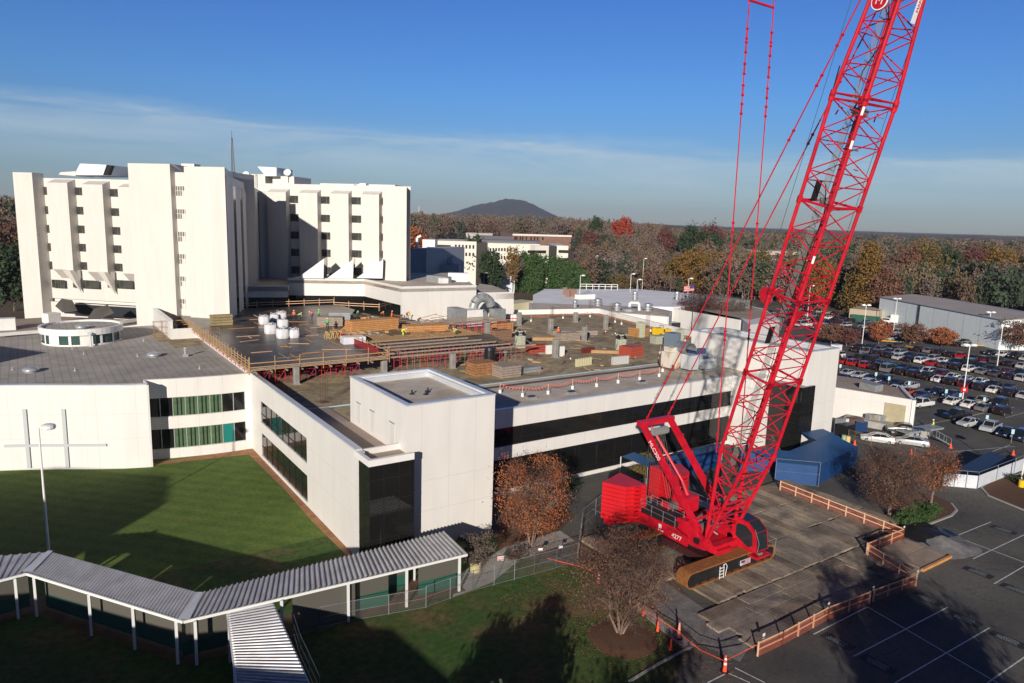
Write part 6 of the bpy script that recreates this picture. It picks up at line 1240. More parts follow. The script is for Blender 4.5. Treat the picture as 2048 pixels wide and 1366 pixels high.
box_at(1320, 686, ZR, 3.6, 1.8, 1.5, 'skip_box', mat('pale_olive', (0.38, 0.40, 0.33), 0.7), 'pale grey-green site box in front of the yellow machine', 'site box', -0.1); box_at(1343, 700, ZR, 2.2, 2.0, 3.2, 'blue_hopper', mat('grey_blue_metal', (0.17, 0.22, 0.28), 0.5), 'grey-blue hopper beside the rightmost column form', 'hopper')
# rusty white tank and silver ducts near the second stair block
c = G(1345, 738, ZR+.45); t = thing('cooling_unit', c, 'rust-stained white cylindrical plant unit on the roof edge', 'plant unit'); b_ = MB(); b_.tube((c[0]-.3, c[1]-.9, ZR+2.0), (c[0]-.3, c[1]+1.0, ZR+2.0), 1.35, 22); b_.box(c[0]-1.7, c[0]-.2, c[1]-1.0, c[1]+.9, ZR+.9, ZR+3.3); b_.box(c[0]-1.3, c[0]+.3, c[1]-.8, c[1]+.8, ZR+3.2, ZR+4.0)
RW = mat('rusty_white', (0.66, 0.62, 0.54), 0.6, var2=(0.42, 0.22, 0.12), vs=0.55); RW.node_tree.nodes['Color Ramp'].color_ramp.elements[0].position = 0.5; b_.build('casing', RW, t); b_ = MB(); b_.tube((c[0]-.3, c[1]+1.02, ZR+2.0), (c[0]-.3, c[1]+1.2, ZR+2.0), 1.6, 22)
for x in (-1.2, 1.0): b_.box(c[0]+x-.1, c[0]+x+.1, c[1]-1.4, c[1]+1.4, ZR+.45, ZR+1.4)
b_.each('rust_flange', BROWN, t)
c = G(1388, 742, ZR+.45); t = thing('air_handler', c, 'silver air-handling unit with curved intake hood beside the white stair block', 'air handler'); b_ = MB(); z0 = ZR+.5
b_.box(c[0]-2.2, c[0]-.3, c[1]-1.2, c[1]+1.4, z0+.5, z0+3.2); b_.build('housing', mat('silver_white', (0.60, 0.64, 0.68), 0.35, 0.3), t)
b_ = MB(); hp = [(c[0]-1.2+1.7*math.cos(a), z0+3.6+1.7*math.sin(a)) for a in np.linspace(math.pi*.95, .05, 9)]
for (x0, za), (x1, zb_) in zip(hp, hp[1:]): b_.obox(((x0+x1)/2, c[1]+1.6, (za+zb_)/2), ((x1-x0)/2, 0, (zb_-za)/2), (0, 1.5, 0), (0.02, 0, 0.03))
b_.face([(x, c[1]+3.1, z) for x, z in hp]); b_.build('intake_hood', STEEL, t)
b_ = MB(); b_.tube((c[0]-.2, c[1]-.2, z0+1.9), (c[0]+3.6, c[1]-.4, z0+1.9), 1.25, 16); b_.box(c[0]+1.2, c[0]+4.4, c[1]-1.5, c[1]+1.0, z0+.4, z0+2.2); b_.build('wrapped_duct', mat('clear_wrap', (0.42, 0.47, 0.52), 0.15, 0.3, var=0.3, vs=1.2, bump=.6, bs=3), t)
b_ = MB(); b_.box(c[0]+1.0, c[0]+5.0, c[1]+1.8, c[1]+2.6, z0, z0+3.6); b_.build('navy_screen', NAVY, t); t.scale = (.82, .82, .82); b_ = MB(); b_.box(c[0]-2.6, c[0]+5.0, c[1]-1.9, c[1]-1.7, z0+.15, z0+.35); b_.box(c[0]-2.6, c[0]+5, c[1]+1.4, c[1]+1.6, z0+.15, z0+.35)
for k in range(5): b_.tube((c[0]-2.3+k*1.7, c[1]-1.8, z0-.05), (c[0]-2.3+k*1.7, c[1]-1.8, z0+.3), .12, 6)
b_.build('skid', STEEL, t)
# white duct machine far left of the roof
c = G(945, 655, ZR); t = thing('air_handler', c, 'white air-handling unit with grey elbow in front of the low white wing', 'air handler'); b_ = MB(); b_.box(c[0]-4.5, c[0]-2.2, c[1]-1, c[1]+3, ZR+.3, ZR+4.2); b_.mat(1); b_.box(c[0]-1.8, c[0]+1.9, c[1]-1, c[1]+2, ZR+.4, ZR+3.8); b_.mat(0); b_.tube((c[0]+1.9, c[1]+.5, ZR+2), (c[0]+3.0, c[1]+.5, ZR+2), 1.7, 16)
for a0_, a1_ in zip(np.linspace(math.pi, .2, 7), np.linspace(math.pi, .2, 7)[1:]): b_.tube((c[0]+4.2+2.3*math.cos(a0_), c[1]+3, ZR+3.6+2.3*math.sin(a0_)), (c[0]+4.2+2.3*math.cos(a1_), c[1]+3, ZR+3.6+2.3*math.sin(a1_)), 1.0, 12)
b_.box(c[0]+6, c[0]+9, c[1]+1, c[1]+3, ZR+.3, ZR+3.4); b_.build('housing', [GREYM, SMOOTHW], t)
for k in range(5): c = G(1008+k*7, 641, ZR); b_ = MB(); b_.lathe((c[0], c[1], ZR), [(0.6, 0), (.75, .3), (.7, 1.3), (.2, 1.5)], 10); b_.mat(1); b_.lathe((c[0], c[1]-.05, ZR), [(.77, .45), (.77, .7)], 10); tag(b_.build('barrel', [BAG, ORANGE]), 'white sack with red band in a row before the upright ducts', 'sack', 'white sacks with red bands')
# bollard-and-flag lines
def flagline(pts, label, n_per=9, z=ZR+.45):
    P3 = [G(a, q_, z) for a, q_ in pts]; t = thing('flag_line', P3[len(P3)//2], label, 'flag line'); 
    for p_ in P3:
        b = MB(); b.lathe((p_[0], p_[1], z), [(.2, 0), (.22, .45), (.01, .46)], 10); b.build('bucket_base', SMOOTHW, t); b = MB(); b.tube(p_+[0, 0, .4], p_+[0, 0, 1.35], .035, 5); b.build('post', WOODS, t)
    fl = MB(); ro = MB()
    for a, q_ in zip(P3, P3[1:]):
        a1, q1 = a+[0, 0, 1.3], q_+[0, 0, 1.3]; L_ = np.linalg.norm(q_-a); n = max(3, int(L_/.42)); pr = a1; d_ = (q1-a1)/L_
        for k in range(1, n+1):
            f_ = k/n; c = a1+(q1-a1)*f_+np.array([0, 0, -.35*math.sin(math.pi*f_)]); ro.tube(pr, c, .012, 3, caps=False)
            if k < n: fl.face([c-d_*.13, c+d_*.13, c+np.array([.03, -.05, -.32])])
            pr = c
    ro.build('rope', WOODS, t); fl.build('flags', ORANGE, t); return t
flagline([(1000, 786), (1045, 793), (1096, 788), (1145, 778), (1193, 773), (1236, 766), (1279, 760), (1318, 753)], 'red pennant line on white bucket posts along the south roof edge')
flagline([(1325, 743), (1319, 720), (1320, 708)], 'short red pennant line beside the rusty plant unit')
flagline([(1062, 643), (1126, 637), (1180, 634), (1230, 645), (1243, 649), (1301, 663), (1370, 684), (1386, 690)], 'red pennant line along the inside of the back parapet', z=ZR)
flagline([(1420, 702), (1437, 697), (1410, 688)], 'red pennant loop by the navy screen near the stair block', z=ZR)
for k, (px, py) in enumerate(((1063, 797), (1143, 787), (1284, 766))):
    c = G(px, py, ZR+.45); b_ = MB(); b_.box(c[0]-.6, c[0]+.6, c[1]-.45, c[1]+.45, ZR+.44, ZR+.75); b_.mat(1); b_.box(c[0]-.45, c[0]+.45, c[1]-.3, c[1]+.3, ZR+.75, ZR+.82); tag(b_.build('roof_hatch', [STEEL, BLACK]), ('left', 'middle', 'right')[k]+' low square vent box on the gravel strip by the pennant line', 'roof vent', 'square vent boxes')
# floor drains / joint marks so the roof is not empty
for k in range(16): px, py = rp.uniform(1010, 1300), rp.uniform(650, 730); c = G(px, py, ZR); b_ = MB(); b_.tube((c[0], c[1], ZR), (c[0], c[1], ZR+.25), .12, 6); tag(b_.build('pipe_stub', rp.choice((SMOOTHW, GREYM))), 'short pipe stub sticking out of the concrete roof', 'pipe', 'pipe stubs on the roof')
# ------------------------------------------------------------------ people
PCOL = dict(vest_yellow=mat('vest_yellow', (0.62, 0.80, 0.08), 0.6), vest_orange=mat('vest_orange', (0.95, 0.16, 0.03), 0.6), vest_green=mat('vest_green', (0.10, 0.45, 0.12), 0.6), dark=mat('work_trousers', (0.03, 0.035, 0.05), 0.8), jean=mat('jeans', (0.05, 0.08, 0.15), 0.8), hard=mat('hard_hat_white', (0.8, 0.8, 0.8), 0.4), boot=mat('boots', (0.05, 0.03, 0.02), 0.8))
def person(px, py, z0, pose, vest, trou, label, face=0.0, group='workers on the roof', glove=True):
    base = G(px, py, z0); t = thing('person', base, label, 'person', group, rz=face)
    # joints in metres, facing +x
    if pose == 'stand': J = dict(pel=(0, 0, .95), ch=(0.02, 0, 1.32), nk=(0.03, 0, 1.50), hd=(0.06, 0, 1.62), top=(.06, 0, 1.74), hl=(0, .1, .9), kl=(.04, .12, .5), fl=(0, .13, .08), tl=(.14, .14, .04), hr=(0, -.1, .9), kr=(.06, -.12, .5), fr=(.05, -.13, .08), tr=(.2, -.14, .04), sl=(.02, .2, 1.43), el=(.05, .27, 1.15), wl=(.2, .24, .95), sr=(.02, -.2, 1.43), er=(.06, -.27, 1.15), wr=(.24, -.2, 1.0))
    elif pose == 'bend': J = dict(pel=(-.2, 0, .85), ch=(.18, 0, 1.05), nk=(.33, 0, 1.12), hd=(.43, 0, 1.14), top=(.52, 0, 1.2), hl=(-.2, .1, .82), kl=(.02, .14, .48), fl=(-.1, .16, .08), tl=(.05, .17, .04), hr=(-.2, -.1, .82), kr=(.06, -.14, .46), fr=(.05, -.16, .08), tr=(.2, -.17, .04), sl=(.28, .2, 1.08), el=(.38, .24, .8), wl=(.5, .16, .55), sr=(.28, -.2, 1.08), er=(.36, -.24, .8), wr=(.52, -.12, .58))
    else: J = dict(pel=(0, 0, .93), ch=(.05, 0, 1.30), nk=(.07, 0, 1.48), hd=(.11, 0, 1.60), top=(.12, 0, 1.72), hl=(0, .1, .88), kl=(.2, .12, .52), fl=(.22, .12, .1), tl=(.36, .12, .05), hr=(0, -.1, .88), kr=(-.05, -.12, .5), fr=(-.3, -.12, .14), tr=(-.18, -.12, .06), sl=(.06, .2, 1.42), el=(-.08, .26, 1.16), wl=(0, .25, .92), sr=(.06, -.2, 1.42), er=(.18, -.26, 1.16), wr=(.38, -.22, 1.08))
    names = list(J); idx = {k_: i for i, k_ in enumerate(names)}
    E_ = [('pel', 'ch'), ('ch', 'nk'), ('nk', 'hd'), ('hd', 'top'), ('pel', 'hl'), ('hl', 'kl'), ('kl', 'fl'), ('fl', 'tl'), ('pel', 'hr'), ('hr', 'kr'), ('kr', 'fr'), ('fr', 'tr'), ('ch', 'sl'), ('sl', 'el'), ('el', 'wl'), ('ch', 'sr'), ('sr', 'er'), ('er', 'wr')]
    rad_ = dict(pel=.15, ch=.165, nk=.06, hd=.095, top=.085, hl=.1, kl=.07, fl=.05, tl=.045, hr=.1, kr=.07, fr=.05, tr=.045, sl=.075, el=.05, wl=.038, sr=.075, er=.05, wr=.038)
    vs = [np.array(J[k_], float) for k_ in names]; ed = [(idx[a], idx[q_]) for a, q_ in E_]; rl_ = [rad_[k_] for k_ in names]; mt_ = {}
    for s_, w_ in (('l', 'wl'), ('r', 'wr')):      # five short fingers each hand
        e0, w0 = vs[idx['e'+s_]], vs[idx[w_]]; d = (w0-e0)/np.linalg.norm(w0-e0); pm = w0+d*.07; vs.append(pm); rl_.append(.035); ip = len(vs)-1; ed.append((idx[w_], ip)); sd_ = np.cross(d, (0, 0, 1)); sd_ /= np.linalg.norm(sd_)
        for k_ in range(4): vs.append(pm+d*(.075+.012*(k_ in (1, 2)))+sd_*(k_-1.5)*.022+np.array([.015, 0, -.01])); rl_.append(.01); ed.append((ip, len(vs)-1))
        vs.append(pm-d*.02+sd_*.055); rl_.append(.012); ed.append((ip, len(vs)-1))
    me = bpy.data.meshes.new('body'); me.from_pydata([tuple(v) for v in vs], ed, []); o = bpy.data.objects.new('tmp', me); sc.collection.objects.link(o)
    mo = o.modifiers.new('s', 'SKIN'); sv = me.skin_vertices[0].data
    for i, r_ in enumerate(rl_): sv[i].radius = (r_, r_)
    sv[0].use_root = True; ms = o.modifiers.new('d', 'SUBSURF'); ms.levels = ms.render_levels = 1
    dg = bpy.context.evaluated_depsgraph_get(); m2 = bpy.data.meshes.new_from_object(o.evaluated_get(dg)); bpy.data.objects.remove(o)
    m2.materials.clear()
    for m_ in (SKIN, PCOL[vest], PCOL[trou], PCOL['boot']): m2.materials.append(m_)
    hips = J['pel'][2]; 
    for f_ in m2.polygons:
        c = np.array(f_.center); seg = min(((np.linalg.norm(c-(vs[a]+(vs[q_]-vs[a])*min(1, max(0, np.dot(c-vs[a], vs[q_]-vs[a])/max(1e-9, np.dot(vs[q_]-vs[a], vs[q_]-vs[a])))))), (a, q_)) for a, q_ in ed))[1]
        s_ = {names[i] if i < len(names) else 'hand' for i in seg}
        f_.material_index = 0 if ('hand' in s_ or 'top' in s_ or s_ == {'nk', 'hd'}) else 3 if s_ & {'tl', 'tr'} else 2 if s_ & {'hl', 'hr', 'kl', 'kr'} else 1
        f_.use_smooth = True
    bo = bpy.data.objects.new('body', m2); sc.collection.objects.link(bo); bo.parent = t
    b = MB(); h = np.array(J['top'])+base; b.lathe((h[0], h[1], h[2]-.05), [(.15, 0), (.125, .01), (.12, .07), (.08, .12), (.01, .135)], 12)
    b.v = [tuple(np.array(v)) for v in b.v]; ho = b.build('hard_hat', PCOL['hard'], t, loc=tuple(base)); ho.location = (0, 0, 0)
    b = MB(); hd = np.array(J['hd'])+base; 
    for sy in (-.035, .035): b.obox(hd+[.085, sy, .02], (.008, 0, 0), (0, .014, 0), (0, 0, .008))
    b.obox(hd+[.098, 0, -.01], (.014, 0, 0), (0, .012, 0), (0, 0, .022)); b.obox(hd+[.085, 0, -.05], (.008, 0, 0), (0, .024, 0), (0, 0, .006)); fo = b.build('face', mat('face_detail', (0.22, 0.10, 0.07), 0.7), t, loc=tuple(base)); fo.location = (0, 0, 0)
    t.scale = (1.1, 1.1, 1.1); return t
person(588, 641, ZD, 'stand', 'vest_orange', 'dark', 'worker in orange jacket and dark trousers beside the white bulk bags', 1.0); person(598, 640, ZD, 'bend', 'vest_yellow', 'jean', 'worker in yellow vest crouching right of the orange-jacketed worker', 0.4)
person(638, 639, ZD, 'stand', 'vest_green', 'dark', 'worker in green vest standing at the back of the deck', -1.8); person(624, 637, ZD, 'bend', 'vest_orange', 'jean', 'worker with orange top bending left of the green-vested one', 2.2)
person(783, 641, ZD-.28, 'walk', 'vest_orange', 'vest_orange', 'worker in full orange walking right of the big lumber stack', -.5); person(763, 637, ZD-.28, 'bend', 'vest_orange', 'dark', 'worker in orange bending over timber behind the lumber stack', .5)
person(806, 672, ZD-.1, 'bend', 'vest_yellow', 'vest_yellow', 'worker in yellow bending over the joists at the left of the grillage', -.3); person(913, 671, ZD-.1, 'bend', 'vest_yellow', 'dark', 'worker in yellow vest kneeling at the right of the grillage', 3.0)
person(815, 636, ZD-.28, 'bend', 'vest_orange', 'dark', 'worker in orange at the far guard rail', 0.2); person(823, 640, ZD-.28, 'bend', 'vest_yellow', 'jean', 'worker in yellow vest beside the orange one at the far guard rail', 2.4)
person(1116, 674, ZR, 'stand', 'vest_orange', 'dark', 'worker in orange vest standing alone left of the grey plank stack', -2.5); person(716, 636, ZD-.28, 'bend', 'vest_green', 'dark', 'worker in green vest bending at the far back of the platform', 1.2)
person(655, 658, ZD, 'stand', 'vest_green', 'dark', 'worker in green vest by the red netting on the deck edge', 1.2); person(973, 645, ZR, 'stand', 'vest_orange', 'dark', 'worker in orange hat and vest behind the pale column', 0)
# ================================================================== covered walkway
CORR = mat('walkway_roof_metal', (0.50, 0.50, 0.52), 0.45, 0.3, var=0.16, vs=0.7); SCRG = mat('green_screen', (0.01, 0.13, 0.10), 0.7); SCRT = mat('tan_screen', (0.13, 0.125, 0.105), 0.8, alpha=0.7)
FASC = mat('white_fascia', (0.80, 0.82, 0.80), 0.4)
WK = thing('covered_walkway', (9, 54, 0), 'zigzag covered walkway with corrugated metal roof, white posts and green screens', 'covered walkway')
def corrugated(b, A, B, C, D_, pitch=0.42, hh=0.09):
    """ridged sheet over the quad A-B (front edge) / D-C (back edge); ribs run from front to back"""
    A, B, C, D_ = [np.array(p, float) for p in (A, B, C, D_)]; L_ = np.linalg.norm(B-A); n = max(2, int(L_/pitch))
    prof_ = [(0, 0), (.55, 0), (.65, hh), (.9, hh), (1.0, 0)]
    pts = []
    for k in range(n):
        for f_, z in prof_[:-1]: s_ = (k+f_)/n; pts.append((A+(B-A)*s_+[0, 0, z], D_+(C-D_)*s_+[0, 0, z]))
    pts.append((B, C))
    vs = []; 
    for p_, q_ in pts: vs += [p_, q_]
    b.grid_faces(vs, [(2*i, 2*i+2, 2*i+3, 2*i+1) for i in range(len(pts)-1)])
ZW = 3.45
f0, f1, f2, f3 = G(-70, 1178, ZW), G(54, 1146, ZW), G(367, 1242, ZW), G(934, 1108, ZW)
k0, k1, k2, k3 = G(-70, 1118, ZW+.35), G(101, 1104, ZW+.35), G(401, 1187, ZW+.35), G(888, 1064, ZW+.35)
fx = G(818, 1091, ZW+.35); fx[2] = ZW+.35
b_ = MB(); corrugated(b_, f0, f1, k1, k0); b_.build('roof_sheet', CORR, WK)
b_ = MB(); corrugated(b_, f1, f2, k2, k1, 0.30, .05); b_.build('roof_sheet', CORR, WK)
b_ = MB(); corrugated(b_, f2, f3, k3, k2, 0.42, .13); b_.build('roof_sheet', CORR, WK)
b_ = MB()
for a, q_ in ((f1, k1), (f2, k2)):
    d = q_-a; s_ = np.array([-d[1], d[0], 0]); s_ = s_/np.linalg.norm(s_)*0.42; b_.face([a-s_+[0, 0, .13], a+s_+[0, 0, .13], q_+s_*.5+[0, 0, .13], q_-s_*.5+[0, 0, .13]])
b_.each('roof_flashing', COPING, WK)
b_ = MB()
for a, q_ in ((f0, f1), (f1, f2), (f2, f3)): d = q_-a; d /= np.linalg.norm(d); n_ = np.array([d[1], -d[0], 0])*.07; b_.beam(a+n_+[0, 0, -.04], q_+n_+[0, 0, -.04], 0.12, 0.2)
for a, q_ in ((k0, k1), (k1, k2), (k2, k3), (k3, f3)): b_.beam(a+[0, 0, -.08], q_+[0, 0, -.08], 0.08, 0.14)
b_.build('fascia', FASC, WK)
for px, py in ((37, 1238), (74, 1233), (183, 1271), (270, 1299), (356, 1328), (394, 1330), (565, 1284), (697, 1244), (813, 1214), (918, 1183)):
    c = G(px, py); bq = [f0, f1, f2, f3]; b_ = MB(); b_.box(c[0]-.09, c[0]+.09, c[1]-.09, c[1]+.09, 0, ZW-.05); b_.build('post', FASC, WK)
for f_ in (.1, .35, .6, .85):
    for a, q_ in ((k1, k2), (k2, k3)): c = a+(q_-a)*f_; b_ = MB(); b_.box(c[0]-.07, c[0]+.07, c[1]-.35, c[1]-.21, 0, ZW+.1); b_.build('post', FASC, WK)
def screen(a, q_, inn, segs):
    d = q_-a
    for s0, s1, cut in segs:
        A, B = a+d*s0+inn, a+d*s1+inn; lo = MB(); lo.ribbon([tuple(A[:2]), tuple(B[:2])], 0.12, cut, .02); lo.build('lower_screen', SCRG, WK); hi = MB(); hi.ribbon([tuple(A[:2]), tuple(B[:2])], cut+.004, ZW-.25, .02); hi.build('upper_screen', SCRT, WK)
screen(f1, f2, np.array([.9, .5, 0]), ((0.02, .33, 1.3), (.34, .62, 1.3), (.63, .99, 1.25))); screen(f2, f3, np.array([0.0, 1.0, 0]), ((0.0, .15, 1.2), (.52, .70, 1.4), (.82, .99, 1.35))); screen(f2, f3, np.array([0.0, .25, 0]), ((.34, .56, .25),)); screen(f2, f3, np.array([0.0, 2.6, 0]), ((.55, .80, 1.5),)); screen(f0, f1, np.array([.2, 1.0, 0]), ((0.0, .95, 1.3),))
# branch towards the camera
z4 = ZW-.25; g0, g1, g2, g3 = G(455, 1224, z4), G(475, 1372, z4), G(625, 1385, z4), G(543, 1205, z4)
g1 = g0+(g1-g0)*1.3; g2 = g3+(g2-g3)*1.3
W2 = thing('covered_walkway', ((g0+g2)/2)*np.array([1, 1, 0]), 'branch of the covered walkway running down to the bottom edge', 'covered walkway')
b_ = MB(); corrugated(b_, g3, g2, g1, g0, .42, .1); b_.build('roof_sheet', CORR, W2)
b_ = MB(); b_.beam(g0-[.05, 0, .06], g1-[.05, 0, .06], .1, .16); b_.beam(g3-[-.05, 0, .06], g2-[-.05, 0, .06], .1, .16); b_.build('fascia', FASC, W2)
for f_ in (.12, .55, .95):
    for a, q_ in ((g0, g1), (g3, g2)): c = a+(q_-a)*f_; b_ = MB(); b_.box(c[0]-.08, c[0]+.08, c[1]-.08, c[1]+.08, 0, z4-.1); b_.build('post', FASC, W2)
b_ = MB(); b_.ribbon([tuple((g0+[.3, 0, 0])[:2]), tuple((g1+[.3, 0, 0])[:2])], .1, 1.6, .02); b_.build('lower_screen', SCRG, W2)
sheet('walkway_slab', [tuple(p[:2]) for p in (f0, f1, f2, f3, k3, k2, k1, k0)], 0.04, DIRT); sheet('walkway_slab', [tuple(p[:2]) for p in (g0, g1, g2, g3)], 0.05, DIRT)
# ------------------------------------------------------------------ chain-link fences
CHN = mat('chain_mesh', (0.30, 0.31, 0.31), 0.5, 0.5, alpha=0.16)
def chain(pp, label, h=1.8, step=2.8, z0=0.0, mesh=True, m=STEEL, pr=.032):
    pp = [np.array([p[0], p[1], z0]) for p in pp]; t = thing('chain_link_fence', sum(pp)/len(pp), label, 'fence')
    for a, q_ in zip(pp, pp[1:]):
        L_ = np.linalg.norm(q_-a); n_ = max(1, round(L_/step))
        for k in range(n_+1): e_ = a+(q_-a)*k/n_; b = MB(); b.tube(e_, e_+[0, 0, h+.04], pr, 6); b.build('post', m, t)
        b = MB(); b.tube(a+[0, 0, h], q_+[0, 0, h], .022, 5); b.tube(a+[0, 0, h*.5], q_+[0, 0, h*.5], .016, 4); b.tube(a+[0, 0, .08], q_+[0, 0, .08], .016, 4); b.build('rail', m, t)
        if mesh: b = MB(); b.face([a+[0, 0, .05], q_+[0, 0, .05], q_+[0, 0, h], a+[0, 0, h]]); b.build('mesh', CHN, t)
    return t
chain([G(852, 1215), G(946, 1182), G(1068, 1149), G(1112, 1137), G(1155, 1123)], 'chain-link site fence from the walkway end to the front lawn trees', h=1.9, step=2.2)
chain([G(585, 1260), G(640, 1256), G(700, 1243), G(852, 1216)], 'chain-link fence in front of the shaded walkway bays', h=1.75, step=2.6); chain([G(585, 1260), G(600, 1310), G(640, 1400)], 'chain-link fence running down beside the walkway branch', h=1.75, step=3)
chain([G(1155, 1123), G(1165, 1050), G(1215, 1010), G(1290, 985)], 'chain-link fence behind the front lawn tree towards the counterweights', h=1.8); chain([G(1562, 945), G(1540, 905)], 'single chain-link gate panel at the left end of the blue enclosure', h=2.6, step=2)
chain([G(1696, 878), G(1790, 905), G(1868, 925)], 'rusty-posted chain-link fence behind the two white sedans', h=1.5, step=3, m=mat('rusty_tube', (0.30, 0.16, 0.10), 0.7))
SGNR = mat('sign_red_white', (0.72, 0.66, 0.66), 0.5)
def fsign(px, py, w_, h_, label, text=None, red=True):
    c = G(px, py+16, 0.0); d = ray(px, py); k_ = np.hypot(*c[:2])*0.985/np.hypot(*d[:2]); c = CAM+d*k_; nn = np.array([-.3, -.95, 0]); nn /= np.linalg.norm(nn); xx = np.array([.95, -.3, 0]); xx /= np.linalg.norm(xx)
    b = MB(); b.obox(c, xx*w_/2, nn*.01, (0, 0, h_/2)); o = tag(b.build('notice', SGNR if red else SMOOTHW), label, 'sign')
    if text: tm = text_mesh('notice_text', text, h_*0.36, RED, c+nn*.015, xx, (0, 0, 1), o)
    return o
fsign(1001, 1117, .62, .45, 'white notice with red lettering on the fence near the planter', 'DANGER\nKEEP OUT'); fsign(1081, 1099, .45, .28, 'small plain white notice on the fence, middle one', None, False); fsign(1121, 1094, .45, .28, 'small plain white notice on the fence, right one', None, False); fsign(716, 1192, .66, .42, 'white notice with red lettering in front of the walkway bay', 'DANGER\nKEEP OUT'); fsign(912, 1147, .45, .5, 'white notice on the fence post at the walkway end', 'NO\nENTRY')
# ------------------------------------------------------------------ blue enclosure and canopy
be = thing('blue_enclosure', G(1640, 940), 'blue tarpaulin-clad enclosure with blue sheet roof before the second stair block', 'enclosure')
e0, e1, e2 = G(1548, 963), G(1632, 972), G(1712, 930); hb = 2.6
b_ = MB(); b_.ribbon([tuple(e0[:2]), tuple(e1[:2]), tuple(e2[:2])], .05, hb, .05); b_.build('tarp_wall', BLUE, be)
r_ = [e0, e1, e2, e2+[0.5, 4.2, 0], e1+[0.5, 4.6, 0], e0+[-.5, 5.0, 0]]; b_ = MB(); b_.face([(*r_[0][:2], hb), (*r_[1][:2], hb), (*r_[4][:2], hb+.6), (*r_[5][:2], hb+.6)]); b_.face([(*r_[1][:2], hb), (*r_[2][:2], hb), (*r_[3][:2], hb+.6), (*r_[4][:2], hb+.6)]); b_.build('roof_sheet', BLUEL, be)
b_ = MB(); b_.ribbon([tuple(r_[5][:2]), tuple(r_[4][:2]), tuple(r_[3][:2])], .05, hb+.55, .05); b_.build('back_wall', BLUE, be)
chain([(e0[0]-.3, e0[1]-.3), (e1[0], e1[1]-.3)], 'tall bare fence posts along the blue enclosure front', h=3.2, step=4, mesh=False)
sc2 = thing('blue_canopy', G(1330, 940), 'low shaded blue-roofed shelter against the annex behind the crane mast', 'canopy'); b_ = MB(); q0 = G(1262, 936, 2.4); cq = [G(1242, 913, 2.6), G(1296, 934, 2.6), G(1445, 897, 2.6), G(1440, 884, 2.9), G(1312, 921, 2.9), G(1268, 904, 2.9)]; b_.face([cq[0], cq[1], cq[4], cq[5]]); b_.face([cq[1], cq[2], cq[3], cq[4]]); b_.build('roof_sheet', BLUEL, sc2)
b_ = MB()
for x, y, _ in cq[:3]: b_.tube((x, y, 0), (x, y, 2.6), .06, 6)
b_.build('post', SMOOTHW, sc2); b_ = MB(); b_.ribbon([tuple(cq[1][:2]), tuple(cq[2][:2])], .1, 2.5, .05); b_.build('tarp_wall', BLUE, sc2)
b_ = MB(); b_.face([(89.6, 55.0, 3.0), (94.2, 54.3, 3.0), (94.8, 57.5, 3.3), (90.0, 57.9, 3.3)]); b_.mat(1)
for x, y in ((89.8, 55.2), (94, 54.5)): b_.tube((x, y, 0), (x, y, 3.0), .07, 6)
tag(b_.build('door_canopy', [BLUEL, SMOOTHW]), 'small blue door canopy at the foot of the second stair block', 'canopy')
wf = thing('tarp_fence', G(1960, 960), 'white-tarped chain fence with black inner face enclosing a yard', 'fence')
w0, w1, w2 = G(1884, 972), G(1953, 978), G(2060, 935); b_ = MB(); b_.ribbon([tuple(w0[:2]), tuple(w1[:2]), tuple(w2[:2])], .05, 1.75, .03); b_.build('white_tarp', WTARP, wf)
b_ = MB()
for a, q_ in ((w0, w1), (w1, w2)):
    for f_ in np.linspace(0, 1, 4): c = a+(q_-a)*f_; b_.tube(c+[-.05, -.08, 0], c+[-.05, -.08, 2.3], .04, 5)
    b_.tube(a+[0, -.08, 2.28], q_+[0, -.08, 2.28], .03, 5)
b_.build('post', STEEL, wf); b_ = MB(); b_.face([G(*q_, 2.1) for q_ in ((1914, 938), (1956, 948), (2014, 914), (1980, 903))]); b_.build('black_tarp', BLACK, wf)
# ------------------------------------------------------------------ cones, delineators, caution rope
def delin(px, py, h, label, white=0.0, name='delineator', cat='traffic delineator', rb=.33, r0=.16):
    c = G(px, py); t = thing(name, c, label, cat); b = MB(); b.prism([(c[0]+rb*math.cos(a*math.pi/3), c[1]+rb*math.sin(a*math.pi/3)) for a in range(6)], .0, .09); b.build('base', BLACK, t); b = MB(); b.lathe((c[0], c[1], 0), [(r0, .09), (r0*.45, h-.1), (r0*.45, h), (.01, h+.02)], 12); b.build('body', mat('faded_cone', (0.80, 0.30, 0.22), 0.6) if white == 2 else ORANGE, t)
    if white == 1: b = MB(); [b.lathe((c[0], c[1], 0), [(r0*(1-.55*f_)+.006, h*f_), (r0*(1-.55*(f_+.13))+.006, h*(f_+.13))], 12) for f_ in (.45, .72)]; b.build('reflective_band', SMOOTHW, t)
    return t
delin(1357, 1277, 1.35, 'faded pinkish delineator on the path beside the front lawn', 2); delin(1449, 1344, 1.35, 'orange delineator with white bands at the corner of the stalls', 1); delin(1197, 1168, 1.2, 'orange delineator with white band left of the big bare tree', 1)
for px, py, lb in ((1275, 1216, 'red cone post nearest the fallen leaves, farthest up the path'), (1286, 1233, 'second red cone post down the path'), (1315, 1264, 'third red cone post down the path'), (1341, 1302, 'red cone post at the kerb end of the path')): delin(px, py, .95, lb, 0, rb=.25, r0=.13)
for px, py, lb in ((1709, 890, 'orange traffic cone next to the nearer white sedan'), (1901, 896, 'orange traffic cone by the dock stairs'), (2026, 910, 'orange traffic cone at the right edge by the white tarp fence'), (1822, 908, 'orange traffic cone under the small rust tree')): 
    c = G(px, py); b_ = MB(); b_.lathe((c[0], c[1], .01), [(.32, 0), (.32, .05), (.2, .06), (.05, .78), (.01, .8)], 12); tag(b_.build('traffic_cone', ORANGE), lb, 'traffic cone', 'orange traffic cones')
